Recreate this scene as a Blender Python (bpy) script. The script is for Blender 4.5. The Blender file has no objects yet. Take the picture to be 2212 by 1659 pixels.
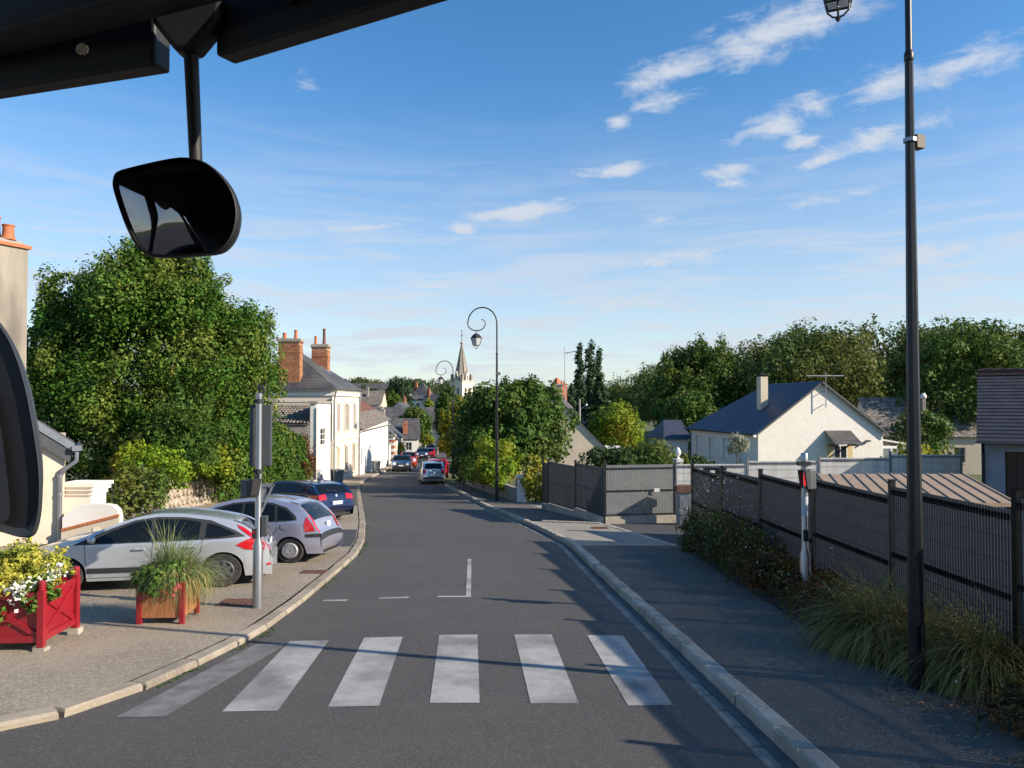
import bpy, bmesh, math, random
import numpy as np
from mathutils import Matrix, Vector, Euler
R = math.radians
S = bpy.context.scene
COL = S.collection
# ------------------------------------------------------------------ camera, sky, sun, exposure
CAM_H = 2.62
cd = bpy.data.cameras.new("camera"); cam = bpy.data.objects.new("camera", cd); COL.objects.link(cam)
cd.sensor_width = 36.0; cd.lens = 36.0 * 1661.0 / 2212.0
cd.clip_start = 0.05; cd.clip_end = 6000
cam.location = (0, 0, CAM_H); cam.rotation_euler = (R(90) + math.atan(40.5 / 1661.0), 0, 0)
S.camera = cam
SUN_EL, SUN_AZ = R(26.5), math.atan2(0.957, -0.29)      # azimuth from +Y towards +X
sun_dir = Vector((math.sin(SUN_AZ) * math.cos(SUN_EL), math.cos(SUN_AZ) * math.cos(SUN_EL), math.sin(SUN_EL)))
sl = bpy.data.lights.new("sun", 'SUN'); sl.energy = 5.0; sl.angle = R(0.53); sl.color = (1.0, 0.885, 0.73)
so = bpy.data.objects.new("sun", sl); COL.objects.link(so)
so.rotation_euler = sun_dir.to_track_quat('Z', 'Y').to_euler()
S.view_settings.view_transform = 'Standard'; S.view_settings.look = 'None'
S.view_settings.exposure = 0.66; S.view_settings.gamma = 1.0
S.view_settings.use_curve_mapping = False
C_ = S.cycles; C_.max_bounces = 6; C_.diffuse_bounces = 3; C_.glossy_bounces = 3; C_.transmission_bounces = 3; C_.caustics_reflective = False; C_.caustics_refractive = False
W = bpy.data.worlds.new("World"); S.world = W; W.use_nodes = True
def build_world():
    nt = W.node_tree; N = nt.nodes; L = nt.links; N.clear()
    out = N.new('ShaderNodeOutputWorld'); bg = N.new('ShaderNodeBackground')
    sky = N.new('ShaderNodeTexSky'); sky.sky_type = 'NISHITA'; sky.sun_disc = False
    sky.sun_elevation = SUN_EL; sky.sun_rotation = SUN_AZ; sky.altitude = 80
    sky.air_density = 1.0; sky.dust_density = 0.35; sky.ozone_density = 2.6
    bg.inputs['Strength'].default_value = 0.095
    tc = N.new('ShaderNodeTexCoord'); sep = N.new('ShaderNodeSeparateXYZ'); L.new(tc.outputs['Generated'], sep.inputs[0])
    def m(op, a, b=None, c=None, clamp=False):
        n = N.new('ShaderNodeMath'); n.operation = op; n.use_clamp = clamp
        for i, q in enumerate((a, b, c)):
            if q is None: continue
            if isinstance(q, (int, float)): n.inputs[i].default_value = q
            else: L.new(q, n.inputs[i])
        return n.outputs[0]
    az = m('ARCTAN2', sep.outputs[0], sep.outputs[1]); el = m('ARCSINE', sep.outputs[2])
    p = N.new('ShaderNodeCombineXYZ'); L.new(az, p.inputs[0]); L.new(el, p.inputs[1])
    def noise(sx, sy, scale, detail, rough, dist=0.0):
        mp = N.new('ShaderNodeMapping'); mp.inputs['Scale'].default_value = (sx, sy, 1); L.new(p.outputs[0], mp.inputs[0])
        n = N.new('ShaderNodeTexNoise'); n.inputs['Scale'].default_value = scale; n.inputs['Detail'].default_value = detail
        n.inputs['Roughness'].default_value = rough; n.inputs['Distortion'].default_value = dist
        L.new(mp.outputs[0], n.inputs['Vector']); return n.outputs[0]
    n_c = noise(1, 2.6, 15, 10, 0.66, 0.35)
    # cumulus streaks: azimuth, elevation (deg), half length, half height (deg), tilt, weight
    cl = [(19.6, 24.9, 7.2, 1.9, 13, 1.0), (23.8, 25.5, 4.6, 1.5, 14, .9), (12.2, 23.2, 5.2, 1.25, 12, .95), (11.8, 21.3, 2.8, .85, 8, .95), (7.8, 20.0, 1.4, .6, 0, .95),
          (26.3, 20.6, 3.0, 1.35, 8, .95), (31.2, 21.0, 4.6, 1.25, 9, .95), (19.4, 19.2, 4.2, 1.35, 12, .95), (25.5, 17.2, 5.4, 1.0, 7, 1.0), (20.9, 17.7, 1.8, .7, 5, 1.0),
          (21.8, 16.4, 2.6, .6, 8, .95), (7.9, 16.8, 3.8, .7, 3, 1.0), (16.2, 16.4, 2.8, .9, -3, .9), (16.2, 15.4, 1.6, .5, 0, .9), (0.9, 14.0, 6.2, 1.1, 6, 1.05),
          (-3.6, 12.8, 2.4, .8, 0, 1.0), (-11.6, 12.6, 4.8, .8, 2, .85), (10.8, 13.1, 2.0, .5, 2, .8), (-15.2, 22.0, 1.4, 1.0, -20, .4), (11.6, 10.3, 9, 1.6, 2, .75), (21, 13.6, 6, .8, 4, .7), (-2, 9.2, 12, .9, 1, .6),
          (29.5, 9.6, 9, 2.2, 3, .8), (-31, 11.5, 8, 1.2, 2, .3), (50, 19, 7, 1.6, 10, .8), (-55, 20, 6, 1.4, 6, .7), (90, 24, 8, 2, 5, .8), (150, 18, 9, 1.8, 0, .8), (-120, 22, 8, 1.6, 0, .7)]
    acc = None
    for (a, e, hl, hh, t, w) in cl:
        mp = N.new('ShaderNodeMapping'); mp.vector_type = 'TEXTURE'
        mp.inputs['Location'].default_value = (R(a), R(e), 0); mp.inputs['Rotation'].default_value = (0, 0, R(t)); mp.inputs['Scale'].default_value = (R(hl), R(hh), 1)
        L.new(p.outputs[0], mp.inputs[0])
        ln = N.new('ShaderNodeVectorMath'); ln.operation = 'LENGTH'; L.new(mp.outputs[0], ln.inputs[0])
        v = m('MULTIPLY', m('SUBTRACT', 1.25, ln.outputs['Value']), w)
        acc = v if acc is None else m('MAXIMUM', acc, v)
    dens = m('ADD', m('MULTIPLY', acc, 1.1), m('MULTIPLY', m('SUBTRACT', n_c, 0.5), 3.0))
    cum = N.new('ShaderNodeMapRange'); cum.interpolation_type = 'SMOOTHSTEP'
    L.new(dens, cum.inputs[0]); cum.inputs[1].default_value = 0.20; cum.inputs[2].default_value = 1.38
    cum.inputs[3].default_value = 0; cum.inputs[4].default_value = 0.92
    # thin streaky veil low over the horizon, all the way round
    n_v = noise(1, 9, 5, 7, 0.62, 0.6)
    lo = N.new('ShaderNodeMapRange'); lo.interpolation_type = 'SMOOTHSTEP'; L.new(el, lo.inputs[0])
    lo.inputs[1].default_value = R(23); lo.inputs[2].default_value = R(4); lo.inputs[3].default_value = 0; lo.inputs[4].default_value = 1
    vr = N.new('ShaderNodeMapRange'); vr.interpolation_type = 'SMOOTHSTEP'; L.new(n_v, vr.inputs[0])
    vr.inputs[1].default_value = 0.42; vr.inputs[2].default_value = 0.64; vr.inputs[3].default_value = 0.55; vr.inputs[4].default_value = 1.0
    veil = m('MULTIPLY', lo.outputs[0], vr.outputs[0])
    # old vapour trail
    mp = N.new('ShaderNodeMapping'); mp.vector_type = 'TEXTURE'; mp.inputs['Location'].default_value = (R(-16), R(18.6), 0)
    mp.inputs['Rotation'].default_value = (0, 0, R(-5.5)); mp.inputs['Scale'].default_value = (R(22), R(.75), 1); L.new(p.outputs[0], mp.inputs[0])
    ln = N.new('ShaderNodeVectorMath'); ln.operation = 'LENGTH'; L.new(mp.outputs[0], ln.inputs[0])
    tr = m('MULTIPLY', m('SUBTRACT', 1.0, ln.outputs['Value'], None, True), 0.16)
    allm = m('MAXIMUM', m('MAXIMUM', cum.outputs[0], m('MULTIPLY', veil, 0.93)), tr)
    mx = N.new('ShaderNodeMix'); mx.data_type = 'RGBA'; L.new(allm, mx.inputs['Factor'])
    hs = N.new('ShaderNodeHueSaturation'); hs.inputs['Saturation'].default_value = 1.27; hs.inputs['Value'].default_value = 1.3; L.new(sky.outputs[0], hs.inputs['Color'])
    L.new(hs.outputs[0], mx.inputs['A']); mx.inputs['B'].default_value = (4.5, 4.85, 5.4, 1)
    L.new(mx.outputs['Result'], bg.inputs['Color']); L.new(bg.outputs[0], out.inputs[0])
build_world()

# ------------------------------------------------------------------ helpers
def new_obj(name, data, parent=None):
    o = bpy.data.objects.new(name, data); COL.objects.link(o)
    if parent is not None: o.parent = parent
    return o
def tag(o, label=None, cat=None, group=None, kind=None):
    if label: o["label"] = label
    if cat: o["category"] = cat
    if group: o["group"] = group
    if kind: o["kind"] = kind
    return o
def thing(name, label, cat, loc=(0, 0, 0), rz=0.0, group=None):
    o = new_obj(name, None); o.empty_display_size = .2
    o.location = loc; o.rotation_euler = (0, 0, rz)
    return tag(o, label, cat, group)
def copy_tree(o, parent=None):
    c = o.copy(); COL.objects.link(c); c.parent = parent
    for ch in list(o.children): copy_tree(ch, c)
    return c
class MB:
    def __init__(s, T=None): s.v = []; s.f = []; s.m = []; s.mi = 0; s.T = T
    def add(s, vs, fs):
        k = len(s.v)
        if s.T is not None: vs = [tuple(s.T @ Vector(q)) for q in vs]
        s.v.extend(tuple(q) for q in vs); s.f.extend([tuple(i + k for i in f) for f in fs]); s.m.extend([s.mi] * len(fs)); return s
    def poly(s, pts): return s.add(pts, [tuple(range(len(pts)))])
    def box(s, x0, x1, y0, y1, z0, z1):
        return s.add([(x0, y0, z0), (x1, y0, z0), (x1, y1, z0), (x0, y1, z0), (x0, y0, z1), (x1, y0, z1), (x1, y1, z1), (x0, y1, z1)],
                     [(0, 3, 2, 1), (4, 5, 6, 7), (0, 1, 5, 4), (1, 2, 6, 5), (2, 3, 7, 6), (3, 0, 4, 7)])
    def cbox(s, c, d): return s.box(c[0]-d[0]/2, c[0]+d[0]/2, c[1]-d[1]/2, c[1]+d[1]/2, c[2]-d[2]/2, c[2]+d[2]/2)
    def prism(s, poly, a, b, ax='y'):
        n = len(poly)
        def P(q, t): return {'y': (q[0], t, q[1]), 'x': (t, q[0], q[1]), 'z': (q[0], q[1], t)}[ax]
        return s.add([P(q, a) for q in poly] + [P(q, b) for q in poly],
                     [tuple(range(n)), tuple(range(2*n-1, n-1, -1))] + [(i, i+n, (i+1) % n+n, (i+1) % n) for i in range(n)])
    def tube(s, path, r, n=8, caps=True):
        P = [Vector(q) for q in path]; vs = []; fs = []
        rr = r if isinstance(r, (list, tuple)) else [r] * len(P)
        up = Vector((0.013, 0.0171, 1)); u = None
        for i, q in enumerate(P):
            d = (P[min(i+1, len(P)-1)] - P[max(i-1, 0)]).normalized()
            if u is None:
                u = d.cross(up)
                if u.length < .05: u = d.cross(Vector((1, .1, 0)))
                u.normalize()
            else:
                u = (u - d * u.dot(d)).normalized()
            w = d.cross(u)
            for k in range(n):
                a = 2*math.pi*k/n
                vs.append(q + u*math.cos(a)*rr[i] + w*math.sin(a)*rr[i])
        for i in range(len(P)-1):
            for k in range(n):
                fs.append((i*n+k, i*n+(k+1) % n, (i+1)*n+(k+1) % n, (i+1)*n+k))
        if caps: fs += [tuple(range(n-1, -1, -1)), tuple(range((len(P)-1)*n, len(P)*n))]
        return s.add(vs, fs)
    def lathe(s, prof, n=16, o=(0, 0, 0), ax='z'):
        vs = []; fs = []
        for (r, z) in prof:
            for k in range(n):
                a = 2*math.pi*k/n; c, d = r*math.cos(a), r*math.sin(a)
                vs.append({'z': (o[0]+c, o[1]+d, o[2]+z), 'y': (o[0]+c, o[1]+z, o[2]+d), 'x': (o[0]+z, o[1]+c, o[2]+d)}[ax])
        for i in range(len(prof)-1):
            for k in range(n): fs.append((i*n+k, i*n+(k+1) % n, (i+1)*n+(k+1) % n, (i+1)*n+k))
        fs += [tuple(range(n-1, -1, -1)), tuple(range((len(prof)-1)*n, len(prof)*n))]
        return s.add(vs, fs)
    def grid(s, rows):
        n = len(rows[0]); vs = [q for r in rows for q in r]
        return s.add(vs, [(i*n+j, i*n+j+1, (i+1)*n+j+1, (i+1)*n+j) for i in range(len(rows)-1) for j in range(n-1)])
    def mesh(s, name, mats, smooth=None):
        me = bpy.data.meshes.new(name); me.from_pydata(s.v, [], s.f)
        for m in (mats if isinstance(mats, (list, tuple)) else [mats]): me.materials.append(m)
        if any(s.m): me.polygons.foreach_set("material_index", s.m)
        bm = bmesh.new(); bm.from_mesh(me); bmesh.ops.recalc_face_normals(bm, faces=bm.faces); bm.to_mesh(me); bm.free()
        if smooth:
            me.polygons.foreach_set("use_smooth", [True]*len(me.polygons))
            if smooth < 180: me.set_sharp_from_angle(angle=R(smooth))
        me.update(); return me
    def build(s, name, mats, parent=None, smooth=None, bevel=0):
        o = new_obj(name, s.mesh(name, mats, smooth), parent)
        if bevel:
            b = o.modifiers.new("bevel", 'BEVEL'); b.width = bevel; b.segments = 2; b.limit_method = 'ANGLE'; b.angle_limit = R(40)
        return o
def smooth_step(a, b, x):
    t = np.clip((np.asarray(x, dtype=float)-a)/(b-a), 0, 1); return t*t*(3-2*t)
def prof(y):
    y = float(y)
    if y < 50: return -.056*y
    if y < 140: return -2.8-.042*(y-50)
    if y < 260: return -6.58-.05*(y-140)
    if y < 330: return -12.58
    return -12.58+.045*(min(y, 900)-330)
def zg(x, y):
    z = prof(y)
    z += 5.4*float(smooth_step(10, 40, x)*smooth_step(66, 105, y))
    z += 9.0*float(smooth_step(-20, -45, x)*smooth_step(150, 250, y))
    return z

# ------------------------------------------------------------------ materials
def M(name, col, rough=.7, metal=0.0, col2=None, scale=3.0, detail=6, lo=.35, hi=.65, bump=0.0, bscale=40.0, spec=.5, coat=0.0, island=0.0,
      speck=None, stretch=None, transl=0.0, emit=None, col3=None, scale3=.4, objrand=0.0):
    m = bpy.data.materials.new(name); m.use_nodes = True
    nt = m.node_tree; N = nt.nodes; L = nt.links; b = N['Principled BSDF']; out = N['Material Output']
    b.inputs['Roughness'].default_value = rough; b.inputs['Metallic'].default_value = metal
    b.inputs['Specular IOR Level'].default_value = spec; b.inputs['Coat Weight'].default_value = coat; b.inputs['Coat Roughness'].default_value = .03
    geo = N.new('ShaderNodeNewGeometry')
    vec = geo.outputs['Position']
    if stretch:
        mp = N.new('ShaderNodeMapping'); mp.inputs['Scale'].default_value = stretch; L.new(vec, mp.inputs[0]); vec = mp.outputs[0]
    def noise(sc, dt=6, ro=.55):
        n = N.new('ShaderNodeTexNoise'); n.inputs['Scale'].default_value = sc; n.inputs['Detail'].default_value = dt; n.inputs['Roughness'].default_value = ro
        L.new(vec, n.inputs['Vector']); return n.outputs[0]
    def rng(x, a, c, d=0, e=1):
        n = N.new('ShaderNodeMapRange'); L.new(x, n.inputs[0])
        for i, q in enumerate((a, c, d, e)): n.inputs[i+1].default_value = q
        return n.outputs[0]
    def mix(f, A, B):
        n = N.new('ShaderNodeMix'); n.data_type = 'RGBA'
        if isinstance(f, float): n.inputs['Factor'].default_value = f
        else: L.new(f, n.inputs['Factor'])
        for k, q in (('A', A), ('B', B)):
            if isinstance(q, (tuple, list)): n.inputs[k].default_value = (*q[:3], 1)
            else: L.new(q, n.inputs[k])
        return n.outputs['Result']
    c = tuple(col)
    if col2: c = mix(rng(noise(scale, detail), lo, hi), c, col2)
    if col3: c = mix(rng(noise(scale3, 5), .45, .7), c, col3)
    if island:
        h = N.new('ShaderNodeHueSaturation')
        r = geo.outputs['Random Per Island']
        L.new(rng(r, 0, 1, 1-island, 1+island), h.inputs['Value'])
        fr = N.new('ShaderNodeMath'); fr.operation = 'FRACT'; mu = N.new('ShaderNodeMath'); mu.operation = 'MULTIPLY'; mu.inputs[1].default_value = 17.31
        L.new(r, mu.inputs[0]); L.new(mu.outputs[0], fr.inputs[0])
        L.new(rng(fr.outputs[0], 0, 1, .5-island*.05, .5+island*.05), h.inputs['Hue'])
        if isinstance(c, tuple): h.inputs['Color'].default_value = (*c, 1)
        else: L.new(c, h.inputs['Color'])
        c = h.outputs[0]
    if objrand:
        oi = N.new('ShaderNodeObjectInfo'); h = N.new('ShaderNodeHueSaturation'); L.new(rng(oi.outputs['Random'], 0, 1, 1-objrand, 1+objrand), h.inputs['Value']); L.new(c, h.inputs['Color']) if not isinstance(c, tuple) else None; c = h.outputs[0]
    if speck:     # (scale, low, high, colour, amount)
        v = N.new('ShaderNodeTexVoronoi'); v.inputs['Scale'].default_value = speck[0]; L.new(vec, v.inputs['Vector'])
        sp = N.new('ShaderNodeSeparateColor'); L.new(v.outputs['Color'], sp.inputs[0])
        c = mix(rng(sp.outputs[0], speck[1], speck[2], 0, speck[4]), c, speck[3])
    if isinstance(c, tuple): b.inputs['Base Color'].default_value = (*c, 1)
    else: L.new(c, b.inputs['Base Color'])
    if bump:
        bp = N.new('ShaderNodeBump'); bp.inputs['Strength'].default_value = bump; bp.inputs['Distance'].default_value = .02
        L.new(noise(bscale, 4, .6), bp.inputs['Height']); L.new(bp.outputs[0], b.inputs['Normal'])
    if transl:
        t = N.new('ShaderNodeBsdfTranslucent'); ms = N.new('ShaderNodeMixShader'); ms.inputs[0].default_value = transl
        if isinstance(c, tuple): t.inputs[0].default_value = (*c, 1)
        else: L.new(c, t.inputs[0])
        L.new(b.outputs[0], ms.inputs[1]); L.new(t.outputs[0], ms.inputs[2]); L.new(ms.outputs[0], out.inputs[0])
    if emit:
        b.inputs['Emission Color'].default_value = (*emit[:3], 1); b.inputs['Emission Strength'].default_value = emit[3]
    return m
mt = dict(
    asphalt=M('asphalt', (.064, .058, .052), .82, col2=(.075, .069, .061), scale=1.2, col3=(.054, .05, .045), scale3=.18, bump=.5, bscale=170, speck=(85, .62, 1, (.16, .15, .138), .7)),
    asphalt_new=M('asphalt_new', (.045, .045, .047), .85, col2=(.06, .06, .06), scale=2, bump=.5, bscale=170, speck=(150, .8, 1, (.15, .15, .15), .6)),
    pave_left=M('exposed_aggregate', (.27, .222, .165), .9, col2=(.18, .147, .11), scale=.9, lo=.3, hi=.7, col3=(.33, .275, .20), scale3=.35, bump=.6, bscale=110, speck=(48, .45, 1, (.46, .385, .285), .85)),
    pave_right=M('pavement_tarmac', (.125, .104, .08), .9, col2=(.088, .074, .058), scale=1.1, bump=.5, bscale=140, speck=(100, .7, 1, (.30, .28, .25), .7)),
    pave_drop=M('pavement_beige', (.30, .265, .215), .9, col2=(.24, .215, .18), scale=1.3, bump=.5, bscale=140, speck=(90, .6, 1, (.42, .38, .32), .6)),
    kerb=M('kerb_stone', (.44, .39, .31), .85, col2=(.32, .28, .225), scale=2.5, objrand=.16, bump=.35, bscale=60, speck=(120, .75, 1, (.25, .23, .2), .6)),
    paint=M('worn_road_paint', (.40, .385, .355), .7, col2=(.29, .28, .26), scale=3.5, lo=.42, hi=.72, col3=(.17, .165, .155), scale3=1.3, bump=.3, bscale=150, speck=(130, .84, 1, (.10, .10, .10), .85)),
    soil=M('soil', (.05, .036, .025), .95, col2=(.075, .055, .035), scale=4, bump=.8, bscale=30),
    grass=M('meadow', (.07, .095, .025), .95, col2=(.10, .105, .04), scale=.6, bump=.6, bscale=8),
    white=M('white_render', (.80, .775, .72), .85, col2=(.74, .71, .65), scale=.8, bump=.15, bscale=30, col3=(.66, .62, .55), scale3=.5),
    cream=M('cream_render', (.66, .565, .43), .9, col2=(.60, .51, .39), scale=1.2, bump=.2, bscale=25, col3=(.56, .47, .36), scale3=.8),
    pale=M('pale_tufa', (.74, .66, .53), .85, col2=(.66, .58, .47), scale=1.5, bump=.12, bscale=20),
    roughcast=M('white_roughcast', (.80, .755, .67), .92, col2=(.76, .71, .63), scale=2, bump=1.0, bscale=9),
    greyrender=M('old_grey_render', (.34, .30, .255), .95, col2=(.25, .22, .19), scale=1.5, bump=.6, bscale=18, col3=(.42, .38, .32), scale3=.7),
    blueslate=M('blue_slate', (.040, .048, .075), .5, col2=(.052, .062, .09), scale=3, island=.12, bump=.2, bscale=30),
    slate=M('slate', (.062, .062, .068), .6, col2=(.085, .083, .085), scale=1.4, island=.2, col3=(.12, .115, .10), scale3=.6, bump=.3, bscale=20),
    mossroof=M('mossy_tile', (.20, .165, .135), .95, col2=(.10, .085, .07), scale=3.2, lo=.4, hi=.6, island=.25, bump=.6, bscale=15, speck=(9, .72, 1, (.38, .36, .32), .8)),
    browntile=M('brown_tile', (.135, .058, .042), .9, col2=(.17, .075, .05), scale=2, island=.2, bump=.4, bscale=20),
    brick=M('brick', (.40, .175, .08), .9, col2=(.30, .12, .055), scale=3, island=.28, bump=.3, bscale=50),
    mortar=M('mortar', (.52, .40, .27), .95),
    terracotta=M('terracotta', (.50, .165, .065), .8, col2=(.40, .125, .05), scale=6),
    zinc=M('zinc', (.36, .38, .40), .42, .7, col2=(.28, .30, .32), scale=4),
    stone=M('stone', (.36, .315, .25), .9, col2=(.26, .225, .185), scale=1.2, bump=.5, bscale=8, col3=(.25, .22, .18), scale3=.5),
    oldwall=M('rubble_wall', (.42, .36, .285), .95, col2=(.22, .17, .12), scale=5, lo=.42, hi=.62, bump=1, bscale=12),
    darkmetal=M('black_painted_steel', (.007, .008, .010), .42, .0, spec=.4, col2=(.011, .012, .014), scale=9),
    anthra=M('anthracite_slat', (.029, .036, .047), .6, col2=(.036, .043, .055), scale=6, island=.22),
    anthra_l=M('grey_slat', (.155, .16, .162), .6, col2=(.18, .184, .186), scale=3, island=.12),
    galv=M('brushed_aluminium', (.42, .43, .45), .38, .85, col2=(.30, .31, .33), scale=8, stretch=(1, 1, .08)),
    greyplastic=M('grey_plastic', (.055, .062, .066), .55, col2=(.066, .072, .076), scale=5),
    binplastic=M('bin_plastic', (.19, .21, .195), .5, col2=(.23, .25, .23), scale=4),
    redpaint=M('red_paint', (.30, .012, .022), .34, spec=.55, col2=(.25, .012, .02), scale=6, coat=.25),
    wood=M('orange_wood', (.46, .205, .075), .6, col2=(.36, .15, .055), scale=9, stretch=(6, 6, .6), island=.12),
    glass=M('window_glass', (.02, .024, .028), .06, spec=.7, coat=.3),
    carglass=M('car_glass', (.006, .008, .009), .05, spec=.34),
    shutter=M('white_shutter', (.76, .75, .73), .6),
    shutter_g=M('grey_shutter', (.52, .48, .42), .7, col2=(.44, .41, .36), scale=5),
    black=M('black_rubber', (.012, .012, .012), .75),
    tyre=M('tyre', (.022, .021, .02), .85, col2=(.045, .042, .038), scale=12),
    darkplastic=M('black_trim', (.022, .023, .025), .6),
    chrome=M('chrome', (.7, .7, .7), .15, 1.0),
    alu=M('wheel_silver', (.5, .5, .51), .4, .25),
    redlens=M('red_lens', (.50, .008, .012), .12, spec=.6, coat=.6),
    whitelens=M('clear_lens', (.75, .76, .78), .08, spec=.7, coat=.6),
    plate=M('number_plate', (.78, .78, .76), .5), plateblue=M('plate_blue', (.02, .06, .35), .5), ink=M('plate_ink', (.01, .01, .01), .6),
    seat=M('car_seat', (.06, .06, .065), .9),
    door_brown=M('brown_door', (.045, .022, .014), .7, col2=(.065, .033, .02), scale=4),
    bark=M('bark', (.09, .07, .05), .95, col2=(.05, .04, .03), scale=9, bump=.8, bscale=25),
    tan_roof=M('tan_sheet_roof', (.36, .25, .155), .6, col2=(.30, .21, .135), scale=2.5),
    pale_fence=M('pale_slat', (.54, .52, .48), .6, col2=(.60, .58, .54), scale=3, island=.1),
    rust=M('rusty_iron', (.16, .07, .045), .8, col2=(.11, .05, .035), scale=20, bump=.4, bscale=60),
    lampglass=M('frosted_glass', (.62, .63, .64), .3, transl=.35),
    darkslate=M('dark_slate', (.030, .032, .038), .6, col2=(.042, .043, .048), scale=2, island=.2),
    trim=M('cabin_trim', (.030, .029, .027), .75, col2=(.036, .034, .032), scale=30, bump=.15, bscale=400),
    trimblack=M('cabin_black', (.008, .008, .009), .6),
    mirror=M('mirror_glass', (.42, .44, .46), .03, 1.0),
    redled=M('red_signal_lens', (.5, .01, .01), .2, emit=(1, .03, .02, .6)),
)
def leafmat(name, a, b, c3=None, tr=.28, island=.35, sc=.9, s3=.35):
    return M(name, a, .55, col2=b, scale=sc, lo=.35, hi=.65, island=island, transl=tr, spec=.14, col3=c3, scale3=s3)
lf = dict(
    linden=leafmat('linden_leaf', (.045, .125, .014), (.085, .17, .024), (.20, .235, .045), sc=1.3, s3=.55),
    ivy=leafmat('ivy_leaf', (.055, .13, .02), (.09, .165, .028), (.16, .18, .035)),
    bright=leafmat('bright_leaf', (.13, .25, .018), (.20, .28, .022), (.33, .26, .03), sc=1.5),
    dark=leafmat('dark_leaf', (.030, .062, .016), (.050, .085, .022)),
    mid=leafmat('mid_leaf', (.052, .115, .02), (.082, .145, .026), (.14, .16, .035)),
    wood=leafmat('wood_leaf', (.070, .118, .028), (.105, .148, .036), (.165, .165, .042), sc=.16, s3=.06),
    far=leafmat('far_leaf', (.055, .088, .034), (.075, .105, .04), (.095, .115, .045), sc=.08, s3=.03),
    yellow=leafmat('yellow_green_leaf', (.25, .27, .022), (.31, .28, .03), (.15, .20, .025), sc=1.2),
    conifer=leafmat('conifer_leaf', (.030, .065, .028), (.048, .085, .034), tr=.1),
    olive=leafmat('olive_leaf', (.30, .32, .22), (.42, .42, .31), tr=.15),
    gold=leafmat('golden_leaf', (.62, .54, .09), (.38, .40, .06), (.16, .24, .04), sc=4, s3=2.5),
    flower=leafmat('geranium_leaf', (.10, .19, .03), (.15, .22, .045)),
    grassb=leafmat('grass_blade', (.16, .24, .08), (.28, .30, .13), tr=.3, sc=6),
    reed=leafmat('dry_and_glow_grass', (.32, .27, .09), (.18, .19, .05), (.42, .31, .12), sc=2.5, s3=1.2),  # straw gold mixes dry blades with warm reflected light on the lamp grasses
    russet=leafmat('russet_leaf', (.17, .05, .022), (.09, .085, .028), (.065, .095, .026), sc=2.2, s3=1.0),
    bed=leafmat('bed_leaf', (.085, .125, .032), (.13, .14, .045), (.15, .08, .035), sc=2.0, s3=.9),
    brownivy=leafmat('brown_creeper', (.19, .075, .03), (.14, .06, .03)),
)
petal_w = M('white_petal', (.85, .83, .76), .7, transl=.2); petal_p = M('pink_petal', (.65, .06, .16), .6, transl=.2); petal_r = M('coral_petal', (.70, .08, .05), .6, transl=.2)
petal_y = M('yellow_petal', (.62, .50, .18), .6, transl=.2)

# ------------------------------------------------------------------ foliage
def quads_mesh(name, V, mats):
    """V: (n,4,3) array of quads"""
    n = len(V); me = bpy.data.meshes.new(name)
    me.vertices.add(n*4); me.vertices.foreach_set("co", V.reshape(-1).astype(np.float32))
    me.loops.add(n*4); me.loops.foreach_set("vertex_index", np.arange(n*4, dtype=np.int32))
    me.polygons.add(n); me.polygons.foreach_set("loop_start", np.arange(0, n*4, 4, dtype=np.int32))
    me.polygons.foreach_set("loop_total", np.full(n, 4, dtype=np.int32))
    for m in (mats if isinstance(mats, (list, tuple)) else [mats]): me.materials.append(m)
    me.update(calc_edges=True); return me
def unit(a): return a/np.maximum(np.linalg.norm(a, axis=1, keepdims=True), 1e-9)
def leaf_quads(P, D, size, rg, flat=.5, asp=.55, droop=0.0):
    """kite-shaped leaves at P whose faces look roughly along D"""
    n = len(P); nrm = unit(D*flat + rg.normal(size=(n, 3))*(1-flat) + np.array([0, 0, .25]))
    t = rg.normal(size=(n, 3)); t[:, 2] -= droop; t = unit(t - nrm*np.sum(t*nrm, 1, keepdims=True)); b = np.cross(nrm, t)
    s = size*rg.uniform(.45, 1.4, (n, 1))
    bend = nrm*s*rg.uniform(-.18, .18, (n, 1))
    return np.stack([P-t*s*.5, P+b*s*asp*.5+bend, P+t*s*.5, P-b*s*asp*.5+bend], 1)
def crown(lumps, n, size, seed, shell=.55, flat=.66, stray=.06, asp=.6, droop=0.0):
    rg = np.random.default_rng(seed); A = np.array(lumps, float)
    w = (A[:, 3]*A[:, 4]+A[:, 4]*A[:, 5]+A[:, 3]*A[:, 5]); w /= w.sum()
    k = rg.choice(len(A), n, p=w); d = unit(rg.normal(size=(n, 3)))
    r = 1-shell*rg.random((n, 1))**1.7 + rg.normal(size=(n, 1))*stray
    P = A[k, :3]+d*A[k, 3:]*r
    return leaf_quads(P, d, size, rg, flat, asp, droop)
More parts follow.
